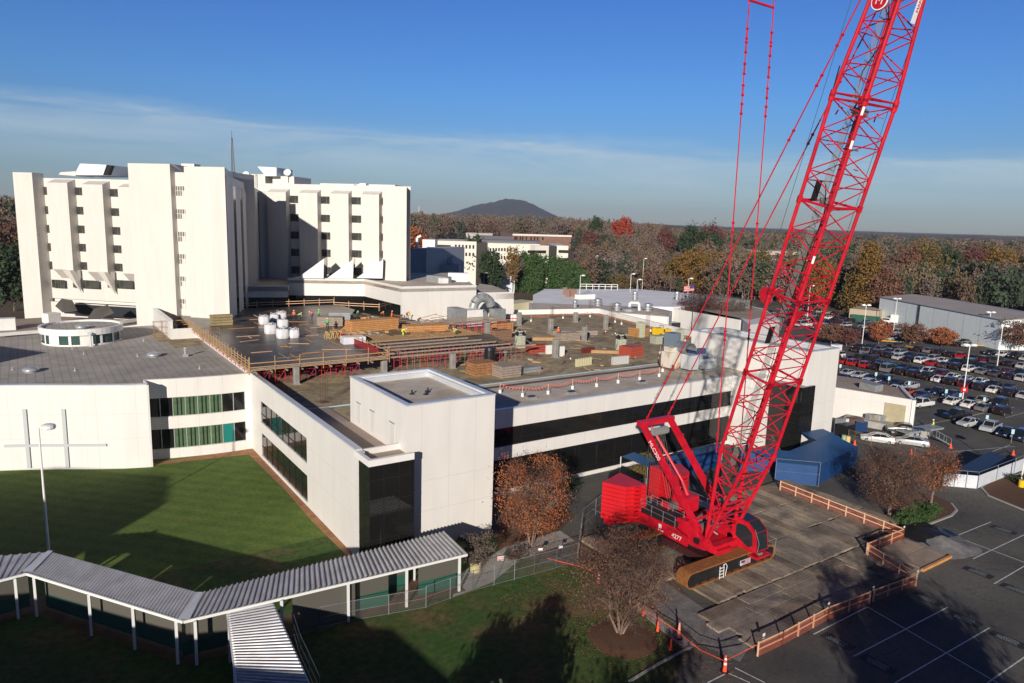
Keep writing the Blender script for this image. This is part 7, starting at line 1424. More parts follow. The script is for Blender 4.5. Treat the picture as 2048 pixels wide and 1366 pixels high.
b_ = MB(); pr = [G(1095, 1117, .9), G(1160, 1133, .5), G(1200, 1150, .9), G(1280, 1215, .7), G(1355, 1262, .9), G(1400, 1300, .5), G(1449, 1322, 1.0), G(1490, 1302, .6), G(1512, 1290, .9)]
for a, q_ in zip(pr, pr[1:]): b_.tube(a, q_, .03, 4)
tag(b_.build('caution_rope', ORANGE), 'sagging red caution rope linking the delineators', 'rope')
b_ = MB(); pr = [G(1282, 1183, .05), G(1330, 1208, .05), G(1360, 1240, .05), G(1400, 1270, .05), G(1440, 1283, .05), G(1485, 1275, .3)]
for a, q_ in zip(pr, pr[1:]): b_.tube(a, q_, .035, 4)
tag(b_.build('hose', BLACK), 'black hose snaking over the gravel beside the mats', 'hose')
# ------------------------------------------------------------------ lamp posts and flag
def lamp(px, pyb, pyt, label, heads=2, sty='round', z0=0.0, base=None, Dn=None):
    c = G(px, pyb, z0) if Dn is None else PD(px, pyb, Dn)*np.array([1, 1, 0]); dt = ray(px, pyt); h = CAM[2]+dt[2]*(np.hypot(*c[:2])/np.hypot(*dt[:2]))-c[2]
    t = thing('street_lamp', c, label, 'lamp post', 'car park lamp posts'); b = MB(); b.tube(c, c+[0, 0, h], .11, 8, .08); b.build('pole', SMOOTHW, t); b = MB()
    off = [rtv*.75, -rtv*.75] if heads == 2 else [rtv*.9]
    for o_ in off: b.beam(c+[0, 0, h], c+o_+[0, 0, h+.05], .08, .08)
    b.build('arm', SMOOTHW, t)
    for o_ in off:
        b = MB(); q_ = c+o_+[0, 0, h-.12]; b.lathe(q_, [(.55, 0), (.62, .14), (.58, .34), (.36, .44), (.01, .47)], 14); b.lathe(q_, [(.41, .001), (.01, -.04)], 14); b.build('lamp_head', LAMPW, t)
    return t
t = lamp(98, 1107, 852, 'tall white lamp post on the courtyard lawn behind the walkway', 1)
lamp(1925, 798, 689, 'twin-headed lamp post with a red sign, nearest in the car park'); lamp(1724, 688, 610, 'twin-headed lamp post left of the white box truck'); lamp(1787, 661, 597, 'slim twin-headed lamp post in front of the warehouse left part'); lamp(1852, 650, 598, 'single-headed lamp post before the warehouse middle', 1); lamp(1972, 693, 624, 'twin-headed lamp post before the warehouse right part'); lamp(1993, 740, 651, 'single-headed lamp post right of the nearest twin one', 1); lamp(2042, 965, 872, 'lamp post with yellow base at the right edge', 1)
c = G(1925, 778, .0); c = G(1925, 798); b_ = MB(); b_.obox(c+rtv*0+fwv*-.15+[0, 0, 1.9], rtv*.65, fwv*.03, (0, 0, .5)); b_.mat(1); b_.obox(c-fwv*.19+[0, 0, 1.9], rtv*.22, fwv*.01, (0, 0, .22)); tag(b_.build('lamp_sign', [RED, SMOOTHW]), 'red board with white square strapped to the nearest lamp post', 'sign')
c = G(2042, 975); b_ = MB(); b_.tube(c, c+[0, 0, 1.0], .35, 12); tag(b_.build('yellow_lamp_base', YEL), 'yellow concrete sleeve round the lamp post at the right edge', 'lamp base')
for px, pyb, pyt, lb, D in ((967, 590, 546, 'lamp post before the cream offices', 300), (1160, 575, 551, 'lamp post at the end of the evergreen row', 230), (1190, 545, 512, 'lamp post among bare trees, left of the pair', 380), (1202, 550, 518, 'second lamp post among bare trees', 370), (1247, 540, 518, 'short far lamp post before the distant car park', 400), (1285, 565, 517, 'tall lamp post before the small far car park', 330), (1260, 590, 548, 'lamp post behind the white membrane roof, left', 260), (1273, 595, 559, 'lamp post behind the white membrane roof, right', 250), (1375, 598, 557, 'lamp post left of the flagpole', 240), (1614, 640, 571, 'lamp post seen through the boom lattice', 260)): lamp(px, pyb, pyt, lb, 1, Dn=D)
# stray handicap signs and yellow bollards
for k, (px, py) in enumerate(((1750, 759), (1776, 768), (1816, 778), (1890, 795), (1918, 803), (1966, 812), (1679, 742), (2022, 880), (1971, 850))):
    c = G(px, py+6); b_ = MB(); b_.tube(c, c+[0, 0, 2.0], .04, 5); b_.mat(1); b_.obox(c-fwv*.05+[0, 0, 1.85], rtv*.24, fwv*.015, (0, 0, .38)); tag(b_.build('parking_sign', [GREYM, mat('sign_pale_blue', (0.42, 0.66, 0.72), 0.5)]), 'pale blue parking sign on a thin post at the end of a bay', 'sign', 'pale blue parking signs')
for k, (px, py) in enumerate(((1702, 676), (1810, 678), (1819, 677), (1931, 680), (2045, 685), (1972, 816))): c = G(px, py+2); b_ = MB(); b_.tube(c, c+[0, 0, 1.5 if k < 5 else 1.0], .22, 8); tag(b_.build('bollard', mat('cream_post', (0.66, 0.58, 0.32), 0.6) if k < 5 else YEL), 'cream bollard on the yellow-kerbed island' if k < 5 else 'short yellow bollard between the two pale sedans', 'bollard', 'cream bollards on the yellow-kerbed island' if k < 5 else None)
for pp in (((1637, 680), (1672, 679), (1708, 683)), ((1757, 682), (1800, 685), (1830, 686)), ((1870, 686), (1930, 690), (1985, 694)), ((1700, 694), (1708, 697)), ((1808, 692), (1825, 696))): b_ = MB(); b_.ribbon([tuple(G(*q_)[:2]) for q_ in pp], .01, .3, .5); tag(b_.build('kerb', LINEY), kind='structure')
isl3 = gpx((1637, 681), (1708, 683), (1830, 686), (1985, 694), (2048, 690), (2048, 684), (1900, 672), (1800, 671), (1640, 668)); sheet('planting_island', isl3, 0.06, DIRT)
c = G(1382, 672); fp = thing('flagpole', c, 'dark flagpole by the entrance court flying a red, white and blue flag', 'flagpole'); b_ = MB(); dt = ray(1391, 562); hh = 32+dt[2]*(np.hypot(*c[:2])/np.hypot(*dt[:2])); b_.tube(c, c+[0, 0, hh], .09, 6); b_.build('pole', BLACK, fp)
b_ = MB(); F0 = c+[0, 0, hh-1.2]
for k in range(7): 
    b_.mat(k % 2); z1 = -k*.24
    for j in range(6): x0_, x1_ = j*.5, (j+1)*.5; y0_, y1_ = .18*math.sin(j*1.1), .18*math.sin((j+1)*1.1); P_ = lambda x, y, z: F0-rtv*x+fwv*y+np.array([0, 0, z-.12*x]); b_.face([P_(x0_, y0_, z1-.24), P_(x1_, y1_, z1-.24), P_(x1_, y1_, z1), P_(x0_, y0_, z1)])
b_.mat(2)
for j in range(3): x0_, x1_ = j*.45, (j+1)*.45; P_ = lambda x, z: F0-rtv*x+fwv*(.18*math.sin(x*2.2)-.04)+np.array([0, 0, z-.12*x]); b_.face([P_(x0_, -.9), P_(x1_, -.9), P_(x1_, 0), P_(x0_, 0)])
b_.build('flag', [mat('flag_red', (0.5, 0.03, 0.05), 0.8), mat('flag_white', (0.62, 0.55, 0.55), 0.8), mat('flag_blue', (0.02, 0.03, 0.15), 0.6)], fp)
# dock clutter
box_at(1722, 862, 0, 1.5, 1.2, 1.6, 'blue_bin', NAVY, 'blue bin beside the brown skip at the dock wall', 'bin'); box_at(1705, 856, 0, 3.0, 1.6, 1.7, 'brown_skip', mat('skip_brown', (0.15, 0.09, 0.07), 0.8, var=.2), 'brown ribbed skip against the dock wall', 'skip', -.15)
for k in range(4): box_at(1738+k*9, 838-k*0+k*1, 1.1, 1.0, .8, .9, 'crate', (GREYM, WOODG, CONC, GREYM)[k], 'grey crate on the dock platform, '+('first', 'second', 'third', 'fourth')[k]+' from the left', 'crate', -.1)
box_at(1690, 872, 0, 2.6, 1.6, 2.0, 'forklift_body', [BLACK][0], 'dark machine parked at the corner of the second stair block', 'machine'); 
for k in range(2):
    c = G(1687+k*8, 884+k*2); b_ = MB(); b_.lathe((c[0], c[1], 0), [(.35, 0), (.35, .4), (.38, .42), (.38, .46), (.35, .5), (.35, 1.1), (.01, 1.12)], 12); tag(b_.build('barrel', mat('barrel_green', (0.30, 0.42, 0.28), 0.6) if k == 0 else mat('barrel_yellow', (0.6, 0.5, 0.2), 0.6)), ('green' if k == 0 else 'yellow')+' barrel beside the dark machine', 'barrel')
b_ = MB(); q_ = G(1678, 868); b_.box(q_[0]-.7, q_[0]+.7, q_[1]-.5, q_[1]+.5, 0, 2.6); b_.mat(1); b_.box(q_[0]+.71, q_[0]+1.6, q_[1]-.5, q_[1]+.4, .9, 2.4); tag(b_.build('plant_trailer', [GREYM, SMOOTHW]), 'white-topped plant trailer at the corner of the second stair block', 'trailer')
st = thing('dock_stairs', G(1880, 890), 'grey metal stairs with handrail down from the loading dock', 'stairs'); a, q_ = G(1868, 872, 1.1), G(1897, 888); b_ = MB()
for k in range(7): c = a+(q_-a)*(k+.5)/7; b_.obox(c, rtv*.18, fwv*.6, (0, 0, .05))
b_.build('tread', GREYM, st); b_ = MB()
for s_ in (-.6, .6):
    b_.tube(a+fwv*s_+[0, 0, 1], q_+fwv*s_+[0, 0, 1], .03, 5)
    for f_ in (0, .5, 1): c = a+(q_-a)*f_+fwv*s_; b_.tube(c, c+[0, 0, 1], .03, 5)
b_.build('handrail', STEEL, st)
b_ = MB(); b_.obox(G(1840, 858, .9), (4.2, -.7, 0), (.2, 1.1, 0), (0, 0, .15)); [b_.tube(G(1815+k*12, 858+k*1, 0), G(1815+k*12, 858+k*1, 2.0), .04, 5) for k in range(5)]; tag(b_.build('dock_ramp', GREYM), 'grey metal ramp platform with rails right of the loading dock', 'ramp')
person(1865, 862, 0.0, 'stand', 'vest_yellow', 'jean', 'worker in yellow vest standing on the dock stairs', 2.0, None)
b_ = MB(); c = G(1735, 775, 4.95); b_.ribbon([tuple(G(1718, 776, 4.9)[:2]), tuple(G(1750, 784, 4.9)[:2])], 4.9, 6.0, 2.0); tag(b_.build('roof_unit', GREYM), 'grey rooftop unit on the loading-dock roof', 'rooftop unit')
c = G(1676, 690, 2.0); box_at(1672, 704, 0, 2.6, 1.6, 2.0, 'white_cabinet', SMOOTHW, 'white tilted cabinet just behind the second stair block', 'cabinet')
# ================================================================== vehicles
CARP = bpy.data.materials.new('car_paint'); CARP.use_nodes = True; n, l, p = nodes(CARP); oi = n.new('ShaderNodeObjectInfo'); l.new(oi.outputs['Color'], p.inputs['Base Color']); p.inputs['Roughness'].default_value = .28; p.inputs['Coat Weight'].default_value = .6; p.inputs['Coat Roughness'].default_value = .05
CGL = mat('car_glass', (.015, .018, .022), .06); TAIL = mat('tail_lamp', (.45, .01, .01), .25); HEAD = mat('head_lamp', (.75, .77, .78), .15); RIM = mat('wheel_rim', (.42, .43, .44), .35, .7)
def loft(b, secs):      # secs: list of (x, halfwidth_bottom, halfwidth_top, z0, z1)
    vs = []
    for x, w0, w1, z0, z1 in secs:
        zm_ = z0+(z1-z0)*.6; wm = max(w0, w1); vs += [(x, -w0, z0), (x, -wm, zm_), (x, -w1, z1), (x, w1, z1), (x, wm, zm_), (x, w0, z0)]
    fs = []
    for k in range(len(secs)-1):
        for i in range(6): j = (i+1) % 6; fs.append((k*6+i, (k+1)*6+i, (k+1)*6+j, k*6+j))
    fs += [tuple(range(6)), tuple(range(len(vs)-1, len(vs)-7, -1))]; b.grid_faces(vs, fs)
def car_parts(kind):
    """returns list of (name, MB, material, children)"""
    P_ = []
    if kind == 'sedan': Lh, bodyp, cab_ = 2.4, [(-2.4, .72, .66, .42, .80), (-2.2, .86, .78, .26, .98), (-1.2, .90, .82, .24, 1.02), (.9, .90, .82, .24, .98), (1.9, .88, .76, .26, .84), (2.3, .78, .66, .32, .70), (2.4, .6, .5, .42, .6)], [(-1.75, .70, .66, .98, 1.02), (-1.0, .72, .58, .99, 1.40), (-.1, .74, .60, .99, 1.46), (.45, .74, .58, .98, 1.38), (1.25, .70, .62, .95, .98)]; roof_ = [(-.95, .56, .54, 1.40, 1.42), (-.1, .60, .57, 1.45, 1.48), (.4, .56, .54, 1.38, 1.41)]
    elif kind == 'suv': Lh, bodyp, cab_ = 2.35, [(-2.35, .80, .74, .45, 1.05), (-2.2, .90, .84, .32, 1.10), (-1.0, .93, .87, .30, 1.12), (1.0, .93, .86, .30, 1.10), (2.0, .90, .80, .32, .98), (2.35, .76, .68, .42, .80)], [(-2.2, .80, .68, 1.08, 1.12), (-1.95, .82, .66, 1.10, 1.66), (-.2, .84, .68, 1.10, 1.72), (.35, .84, .66, 1.08, 1.64), (1.15, .78, .72, 1.05, 1.10)]; roof_ = [(-1.95, .66, .64, 1.66, 1.70), (-.2, .68, .65, 1.71, 1.75), (.35, .64, .62, 1.64, 1.67)]
    elif kind == 'pickup': Lh, bodyp, cab_ = 2.8, [(-2.8, .90, .88, .5, 1.12), (-1.0, .95, .92, .45, 1.14), (-.95, .95, .92, .42, 1.14), (1.4, .95, .88, .42, 1.14), (2.6, .93, .84, .45, 1.06), (2.8, .84, .76, .5, .9)], [(-.95, .84, .76, 1.12, 1.16), (-.85, .84, .70, 1.13, 1.74), (.3, .84, .70, 1.13, 1.80), (.75, .84, .68, 1.12, 1.72), (1.45, .80, .74, 1.10, 1.14)]; roof_ = [(-.85, .69, .67, 1.74, 1.78), (.3, .70, .67, 1.79, 1.83), (.72, .67, .65, 1.72, 1.75)]
    else: Lh, bodyp, cab_ = 2.6, [(-2.6, .90, .86, .45, 1.2), (-2.4, .95, .90, .35, 1.22), (1.2, .95, .90, .35, 1.2), (2.3, .92, .84, .38, 1.0), (2.6, .8, .7, .45, .8)], [(-2.5, .88, .76, 1.18, 1.22), (-2.4, .88, .74, 1.2, 2.05), (.5, .88, .74, 1.2, 2.08), (1.0, .86, .70, 1.18, 1.95), (1.75, .82, .74, 1.12, 1.2)]; roof_ = [(-2.4, .74, .72, 2.05, 2.1), (.5, .74, .72, 2.08, 2.13), (1.0, .7, .68, 1.95, 1.99)]
    b = MB(); loft(b, bodyp); loft(b, roof_)
    for sx in (-1, 1):      # pillars
        for (x, w0, w1, z0, z1), (x2, v0, v1, y0, y1) in ((cab_[0], cab_[1]), (cab_[-1], cab_[-2])): b.tube((x, sx*(w1+.01), z1), (x2, sx*(v1+.01), y1), .045, 4)
        xm = (cab_[1][0]+cab_[-2][0])/2; b.tube((xm, sx*.82 if kind != 'sedan' else sx*.76, cab_[1][3]), (xm, sx*.64 if kind != 'sedan' else sx*.6, cab_[2][4]-.02), .05, 4)
    if kind == 'pickup':
        b2 = MB(); b2.box(-2.65, -1.08, -.76, .76, 1.10, 1.145)
        P_.append(('load_bed', b2, BLACK))
    P_.insert(0, ('body', b, CARP)); b = MB(); loft(b, cab_); P_.append(('window_glass', b, CGL))
    wx = Lh*.62; r_ = .34 if kind in ('sedan',) else .39
    for x in (-wx, wx):
        for s_ in (-1, 1): b = MB(); yo = (.93 if kind != 'sedan' else .89); b.tube((x, s_*(yo-.24), r_), (x, s_*yo, r_), r_, 14); b.mat(1); b.tube((x, s_*yo, r_), (x, s_*(yo+.012), r_), r_*.62, 10); P_.append(('wheel', b, [TYRE, RIM]))
    for s_ in (-1, 1):
        b = MB(); w_ = bodyp[1][2]; b.obox((-Lh+.04, s_*(w_-.16), .84 if kind == 'sedan' else 1.0), (.06, 0, 0), (0, .15, 0), (0, 0, .08)); P_.append(('tail_light', b, TAIL)); b = MB(); b.obox((Lh-.13, s_*.56, .66 if kind == 'sedan' else .84), (.09, 0, 0), (0, .15, 0), (0, 0, .07)); P_.append(('headlight', b, HEAD))
    return P_
class FakeP(dict): pass
PROTO = {}
def make_car(kind, lod):
    key = (kind, lod)
    if key in PROTO: return PROTO[key]
    parts = car_parts(kind); out_ = []
    if lod: 
        for nm, b, m in parts:
            ms = m if isinstance(m, list) else [m]; me = bpy.data.meshes.new(nm); me.from_pydata(b.v, [], b.f); [me.materials.append(x) for x in ms]; 
            if len(ms) > 1: me.polygons.foreach_set('material_index', b.mi)
            out_.append((nm, me))
    else:
        ms, vs, fs, mi = [], [], [], []
        for nm, b, m in parts:
            loc_ = m if isinstance(m, list) else [m]; mp_ = []
            for x in loc_:
                if x not in ms: ms.append(x)
                mp_.append(ms.index(x))
            o_ = len(vs); vs += b.v; fs += [tuple(i+o_ for i in f_) for f_ in b.f]; mi += [mp_[i] for i in b.mi]
        me = bpy.data.meshes.new('parked_car'); me.from_pydata(vs, [], fs); [me.materials.append(x) for x in ms]; me.polygons.foreach_set('material_index', mi); out_.append(('parked_car', me))
    PROTO[key] = out_; return out_
COLS = dict(black=(.012, .013, .016), navy=(.012, .016, .032), charcoal=(.05, .052, .058), silver=(.42, .44, .46), white=(.72, .72, .71), red=(.38, .012, .012), maroon=(.11, .01, .015), blue=(.025, .05, .12), grey=(.16, .17, .18), orange=(.42, .08, .02), tan=(.33, .28, .20), green=(.02, .06, .04))
def car(x, y, rz, kind, col, label, lod=1, group=None, name='parked_car', cat='car', z=0.012):
    c_ = (*COLS[col], 1); out_ = make_car(kind, lod)
    if lod:
        t = thing(name, (x, y, z), label, cat, group, rz)
        for nm, me in out_: o = bpy.data.objects.new(nm, me); sc.collection.objects.link(o); o.parent = t; o.color = c_
        return t
    o = bpy.data.objects.new(name, out_[0][1]); sc.collection.objects.link(o); o.location = (x, y, z); o.rotation_euler = (0, 0, rz); o.color = c_; return tag(o, label, cat, group)
HP = math.pi
ORD = ['first', 'second', 'third', 'fourth', 'fifth', 'sixth', 'seventh', 'eighth', 'ninth', 'tenth', 'eleventh', 'twelfth', 'thirteenth', 'fourteenth', 'fifteenth', 'sixteenth', 'seventeenth', 'eighteenth', 'nineteenth', 'twentieth', 'twenty-first', 'twenty-second']
KN = dict(sedan='saloon', suv='tall estate car', pickup='pickup', van='minivan')
rc = random.Random(42)
def row(x, ys, nose, rowname, spec=None, lod=1, grp=None, fill=0.96, dx=0.0):
    n = 0
    for i, y in enumerate(ys):
        sp_ = (spec or {}).get(i)
        if sp_ == 'x': continue
        if sp_ is None:
            if rc.random() > fill: continue
            kind = rc.choices(('sedan', 'suv', 'pickup', 'van'), (45, 40, 6, 9))[0]; col = rc.choices(list(COLS), (34, 12, 15, 8, 9, 4, 4, 3, 8, 1, 2, 2))[0]
        else: kind, col = sp_
        car(x+dx*i+rc.uniform(-.3, .3), y+rc.uniform(-.12, .12), nose+rc.uniform(-.02, .02), kind, col, '%s %s, %s from the right in %s' % (col, KN[kind], ORD[n], rowname), lod, grp or 'cars in '+rowname); n += 1
ys = lambda y0, n_: [y0+2.75*k for k in range(n_)]
row(144.4, ys(53.6, 13), 0, 'the first car-park row', {0: ('suv', 'black'), 1: ('sedan', 'grey'), 2: ('sedan', 'white'), 3: ('sedan', 'white'), 4: 'x', 5: ('sedan', 'blue'), 6: ('sedan', 'orange'), 7: ('sedan', 'white'), 8: ('sedan', 'maroon'), 9: ('suv', 'white'), 10: ('sedan', 'navy'), 11: ('sedan', 'black'), 12: ('suv', 'black')})
row(150.2, ys(56.5, 12), HP, 'the second car-park row', {0: ('suv', 'black'), 1: ('sedan', 'tan'), 2: 'x', 3: ('sedan', 'blue'), 4: ('sedan', 'navy'), 5: 'x', 6: ('sedan', 'silver'), 7: ('sedan', 'navy'), 8: ('suv', 'navy'), 9: ('sedan', 'blue'), 10: ('sedan', 'silver'), 11: ('sedan', 'silver')})
row(163.4, ys(54.2, 18), 0, 'the third car-park row', {2: ('suv', 'navy'), 3: ('sedan', 'white'), 4: ('suv', 'navy'), 5: ('suv', 'maroon'), 6: ('suv', 'black'), 7: ('sedan', 'white'), 8: ('pickup', 'black'), 9: ('suv', 'black'), 14: ('suv', 'red'), 15: ('sedan', 'red')})
row(169.0, ys(56.6, 18), HP, 'the fourth car-park row', {4: ('sedan', 'white'), 5: ('sedan', 'silver'), 6: ('sedan', 'white')})
row(182.4, ys(59.0, 17), 0, 'the fifth car-park row', {1: ('sedan', 'red'), 2: ('suv', 'silver'), 9: ('sedan', 'red'), 10: ('suv', 'white'), 12: ('sedan', 'silver'), 16: ('sedan', 'navy')}, 0)
row(188.0, ys(62.0, 17), HP, 'the sixth car-park row', None, 0); row(200.4, ys(66.0, 14), 0, 'the seventh car-park row', {2: ('sedan', 'silver'), 7: ('suv', 'red')}, 0, fill=.85); row(214.0, ys(73.0, 5), HP, 'the short row before the yellow kerb', None, 0)
row(221.5, ys(93, 20), 0, 'the first row above the yellow kerb', None, 0, fill=.85, dx=-.35); row(228.0, ys(97, 18), HP, 'the second row above the yellow kerb', {2: ('van', 'white'), 3: ('van', 'white')}, 0, fill=.85, dx=-.2); row(226, ys(136, 12), 0, 'the far upper row near the boom', None, 0, fill=.85)
row(240.0, ys(120, 14), 0, 'the third row above the yellow kerb', None, 0, fill=.8); row(212.0, ys(110, 12), HP, 'the row left of the yellow kerb', None, 0, fill=.8); row(254.0, ys(138, 12), HP, 'the farthest row by the trees', None, 0, fill=.85)
# individually seen vehicles
car(*G(1754, 884)[:2], 2.15-math.pi*0.0+math.pi/2*0+0.0, 'sedan', 'white', 'white hatchback-like saloon parked beside the chain fence, nearer one', cat='car')
car(*G(1822, 890)[:2], 2.1, 'sedan', 'silver', 'pale silver saloon right of the white one at the chain fence')
car(*G(1808, 868)[:2], 2.2, 'pickup', 'charcoal', 'dark pickup with open bed behind the chain fence', name='pickup_truck', cat='pickup')
car(*G(1842, 814)[:2], -.12, 'pickup', 'white', 'white pickup just right of the loading-dock building', name='pickup_truck', cat='pickup')
car(*G(1912, 838)[:2], 2.95, 'pickup', 'black', 'black pickup with tail lights on the service lane', name='pickup_truck', cat='pickup'); car(*G(1938, 852)[:2], 2.95, 'sedan', 'silver', 'silver saloon between the black and the grey pickup'); car(*G(1980, 862)[:2], math.pi+.1, 'pickup', 'silver', 'grey-silver pickup facing the camera on the service lane', name='pickup_truck', cat='pickup')
car(*G(2012, 872)[:2], math.pi+.05, 'sedan', 'navy', 'dark blue saloon right of the grey-silver pickup'); car(*G(2040, 880)[:2], math.pi+.05, 'suv', 'navy', 'dark blue sport utility car at the right edge of the service lane')
car(*G(1905, 674)[:2], -.3, 'pickup', 'white', 'white pickup at the right end of the warehouse forecourt', 0, name='pickup_truck', cat='pickup'); car(*G(1920, 672)[:2], -.3, 'van', 'white', 'white minivan in front of the warehouse', 0, name='parked_van', cat='van')
for k, (px, py, cl) in enumerate(((1290, 557, 'white'), (1300, 563, 'navy'), (1309, 563, 'red'), (1320, 564, 'silver'), (1296, 552, 'silver'), (1190, 557, 'white'), (1313, 570, 'white'))): c = PD(px, py, 330); car(c[0], c[1], .3, 'sedan', cl, '%s saloon in the small far car park, %s from the left' % (cl, ('second', 'third', 'fourth', 'last', 'upper one, third', 'lone one, first', 'lower one')[k]), 0)
bx_ = G(1795, 650); t = thing('box_truck', bx_, 'white box truck parked in front of the warehouse', 'truck'); d = np.array([.25, -.97, 0]); nn = np.array([.97, .25, 0])
b_ = MB(); b_.obox(bx_+d*1.2+[0, 0, 2.2], d*3.4, nn*1.2, (0, 0, 1.35)); b_.build('cargo_box', SMOOTHW, t); b_ = MB(); b_.obox(bx_-d*3.4+[0, 0, 1.35], d*1.1, nn*1.05, (0, 0, .85)); b_.build('cab', SMOOTHW, t); b_ = MB(); b_.obox(bx_-d*3.5+[0, 0, 1.75], d*1.04, nn*1.08, (0, 0, .3)); b_.build('cab_glass', CGL, t)
for f_ in (-3.2, 2.6):
    for s_ in (-1, 1): b_ = MB(); q_ = bx_+d*f_+nn*s_*1.0; b_.tube(q_+nn*-.12+[0, 0, .45], q_+nn*.12+[0, 0, .45], .45, 12); b_.build('wheel', TYRE, t)
# ================================================================== trees
def leafmat(name, col, c2=None, vs=0.35):
    m = mat(name, col, 0.85, var2=c2 or tuple(c*1.5 for c in col), vs=vs, coord='P'); return m
LM = dict(bare=leafmat('bare_twig', (0.075, 0.045, 0.035), (0.125, 0.075, 0.055)), rust=leafmat('rust_leaf', (0.27, 0.075, 0.025), (0.36, 0.13, 0.05)), red=leafmat('red_leaf', (0.26, 0.03, 0.015), (0.34, 0.06, 0.025)),
          gold=leafmat('gold_leaf', (0.22, 0.115, 0.02), (0.14, 0.085, 0.02)), green=leafmat('green_needle', (0.035, 0.082, 0.018), (0.06, 0.115, 0.028)), dark=leafmat('dark_evergreen', (0.022, 0.042, 0.017), (0.04, 0.062, 0.024)),
          brown=leafmat('brown_leaf', (0.12, 0.055, 0.034), (0.18, 0.085, 0.05)), olive=leafmat('olive_leaf', (0.11, 0.095, 0.025), (0.16, 0.10, 0.03)), grey=leafmat('grey_twig', (0.15, 0.115, 0.095), (0.10, 0.075, 0.06)), maroon=leafmat('maroon_leaf', (0.11, 0.035, 0.03), (0.15, 0.06, 0.05)))
TR = random.Random(21)
def limbs(b, base, h, spread, n_tr, lv, rt, r0, rng, lean=0.35, up=0.55, z_split=0.0):
    """recursive tapered limbs; returns tips"""
    tips = []
    def grow(p, d, l, r, k):
        q_ = p+d*l; b.tube(p, q_, r, 6 if k < 2 else 4, r*0.68, caps=False)
        if k >= lv: tips.append(q_); return
        tips.append(q_) if k >= lv-1 else None
        for _ in range(rt if k else rt+0):
            a = rng.uniform(0, 2*math.pi); nd = d+np.array([math.cos(a), math.sin(a), 0])*rng.uniform(spread*0.5, spread)+np.array([0, 0, up*rng.uniform(0, .5)]); nd /= np.linalg.norm(nd)
            grow(q_, nd, l*rng.uniform(0.62, 0.82), r*0.62, k+1)
    for i in range(n_tr):
        a = 2*math.pi*i/n_tr+rng.uniform(-.4, .4); d = np.array([math.cos(a)*lean, math.sin(a)*lean, 1.0]) if n_tr > 1 else np.array([rng.uniform(-.05, .05), rng.uniform(-.05, .05), 1.0])
        d /= np.linalg.norm(d); p = np.array(base, float)+(np.array([math.cos(a), math.sin(a), 0])*0.12 if n_tr > 1 else 0); grow(p, d, h, r0, 0)
    return tips
def leaves_mesh(name, pts, size, m, rng, parent=None, loc=None, twig=0.0):
    P_ = np.array(pts); n = len(P_); rs = np.random.RandomState(rng.randint(0, 9999))
    a = rs.normal(size=(n, 3)); a /= np.linalg.norm(a, axis=1)[:, None]; c = rs.normal(size=(n, 3)); c -= a*(a*c).sum(1)[:, None]; c /= np.linalg.norm(c, axis=1)[:, None]
    s_ = size*rs.uniform(0.6, 1.3, (n, 1)); el = 1.0 if not twig else twig
    q0, q1, q2, q3 = P_-a*s_*el-c*s_*0.45/el, P_+a*s_*el-c*s_*0.45/el, P_+a*s_*el*0.6+c*s_*0.45/el, P_-a*s_*el*0.7+c*s_*0.45/el
    vs = np.stack([q0, q1, q2, q3], 1).reshape(-1, 3)
    org = np.array(parent['_w']) if parent is not None else np.array(loc if loc is not None else [*P_.mean(0)[:2], P_[:, 2].min()])
    me = bpy.data.meshes.new(name); me.vertices.add(4*n); me.vertices.foreach_set('co', (vs-org).ravel()); me.loops.add(4*n); me.loops.foreach_set('vertex_index', np.arange(4*n)); me.polygons.add(n)
    me.polygons.foreach_set('loop_start', np.arange(0, 4*n, 4)); me.polygons.foreach_set('loop_total', np.full(n, 4)); me.update(); me.materials.append(m)
    o = bpy.data.objects.new(name, me); sc.collection.objects.link(o)
    if parent is not None: o.parent = parent
    else: o.location = tuple(org)
    o['_w'] = [float(c_) for c_ in org]; return o
def crown_pts(c, rx, rz, n, rng, clumps=40, shell=0.55, shape='round'):
    out_ = []; rs = np.random.RandomState(rng.randint(0, 99999)); cl_ = []
    for _ in range(clumps):
        u = rs.normal(size=3); u /= np.linalg.norm(u); r = rs.uniform(shell, 1.0)
        if shape == 'cone': z = rs.uniform(-1, 1); w_ = (1-z)/2*0.95+0.05; a = rs.uniform(0, 6.28); q_ = np.array([math.cos(a)*w_*r, math.sin(a)*w_*r, z])
        elif shape == 'column': z = rs.uniform(-1, 1); w_ = math.sqrt(max(0.05, 1-abs(z)**3)); a = rs.uniform(0, 6.28); q_ = np.array([math.cos(a)*w_*r, math.sin(a)*w_*r, z])
        elif shape == 'vase': z = rs.uniform(-1, 1); w_ = 0.35+0.65*math.sqrt(max(0, 1-((z-0.25)/1.25)**2)); a = rs.uniform(0, 6.28); q_ = np.array([math.cos(a)*w_*r, math.sin(a)*w_*r, z])
        else: q_ = u*r
        cl_.append((q_, rs.uniform(0.14, 0.34)))
    for q_, s_ in cl_:
        k = n//clumps; g_ = rs.normal(size=(k, 3))*s_*0.55; out_.append(q_+g_)
    P_ = np.concatenate(out_); P_ = P_*np.array([rx, rx, rz])+np.array(c); return P_
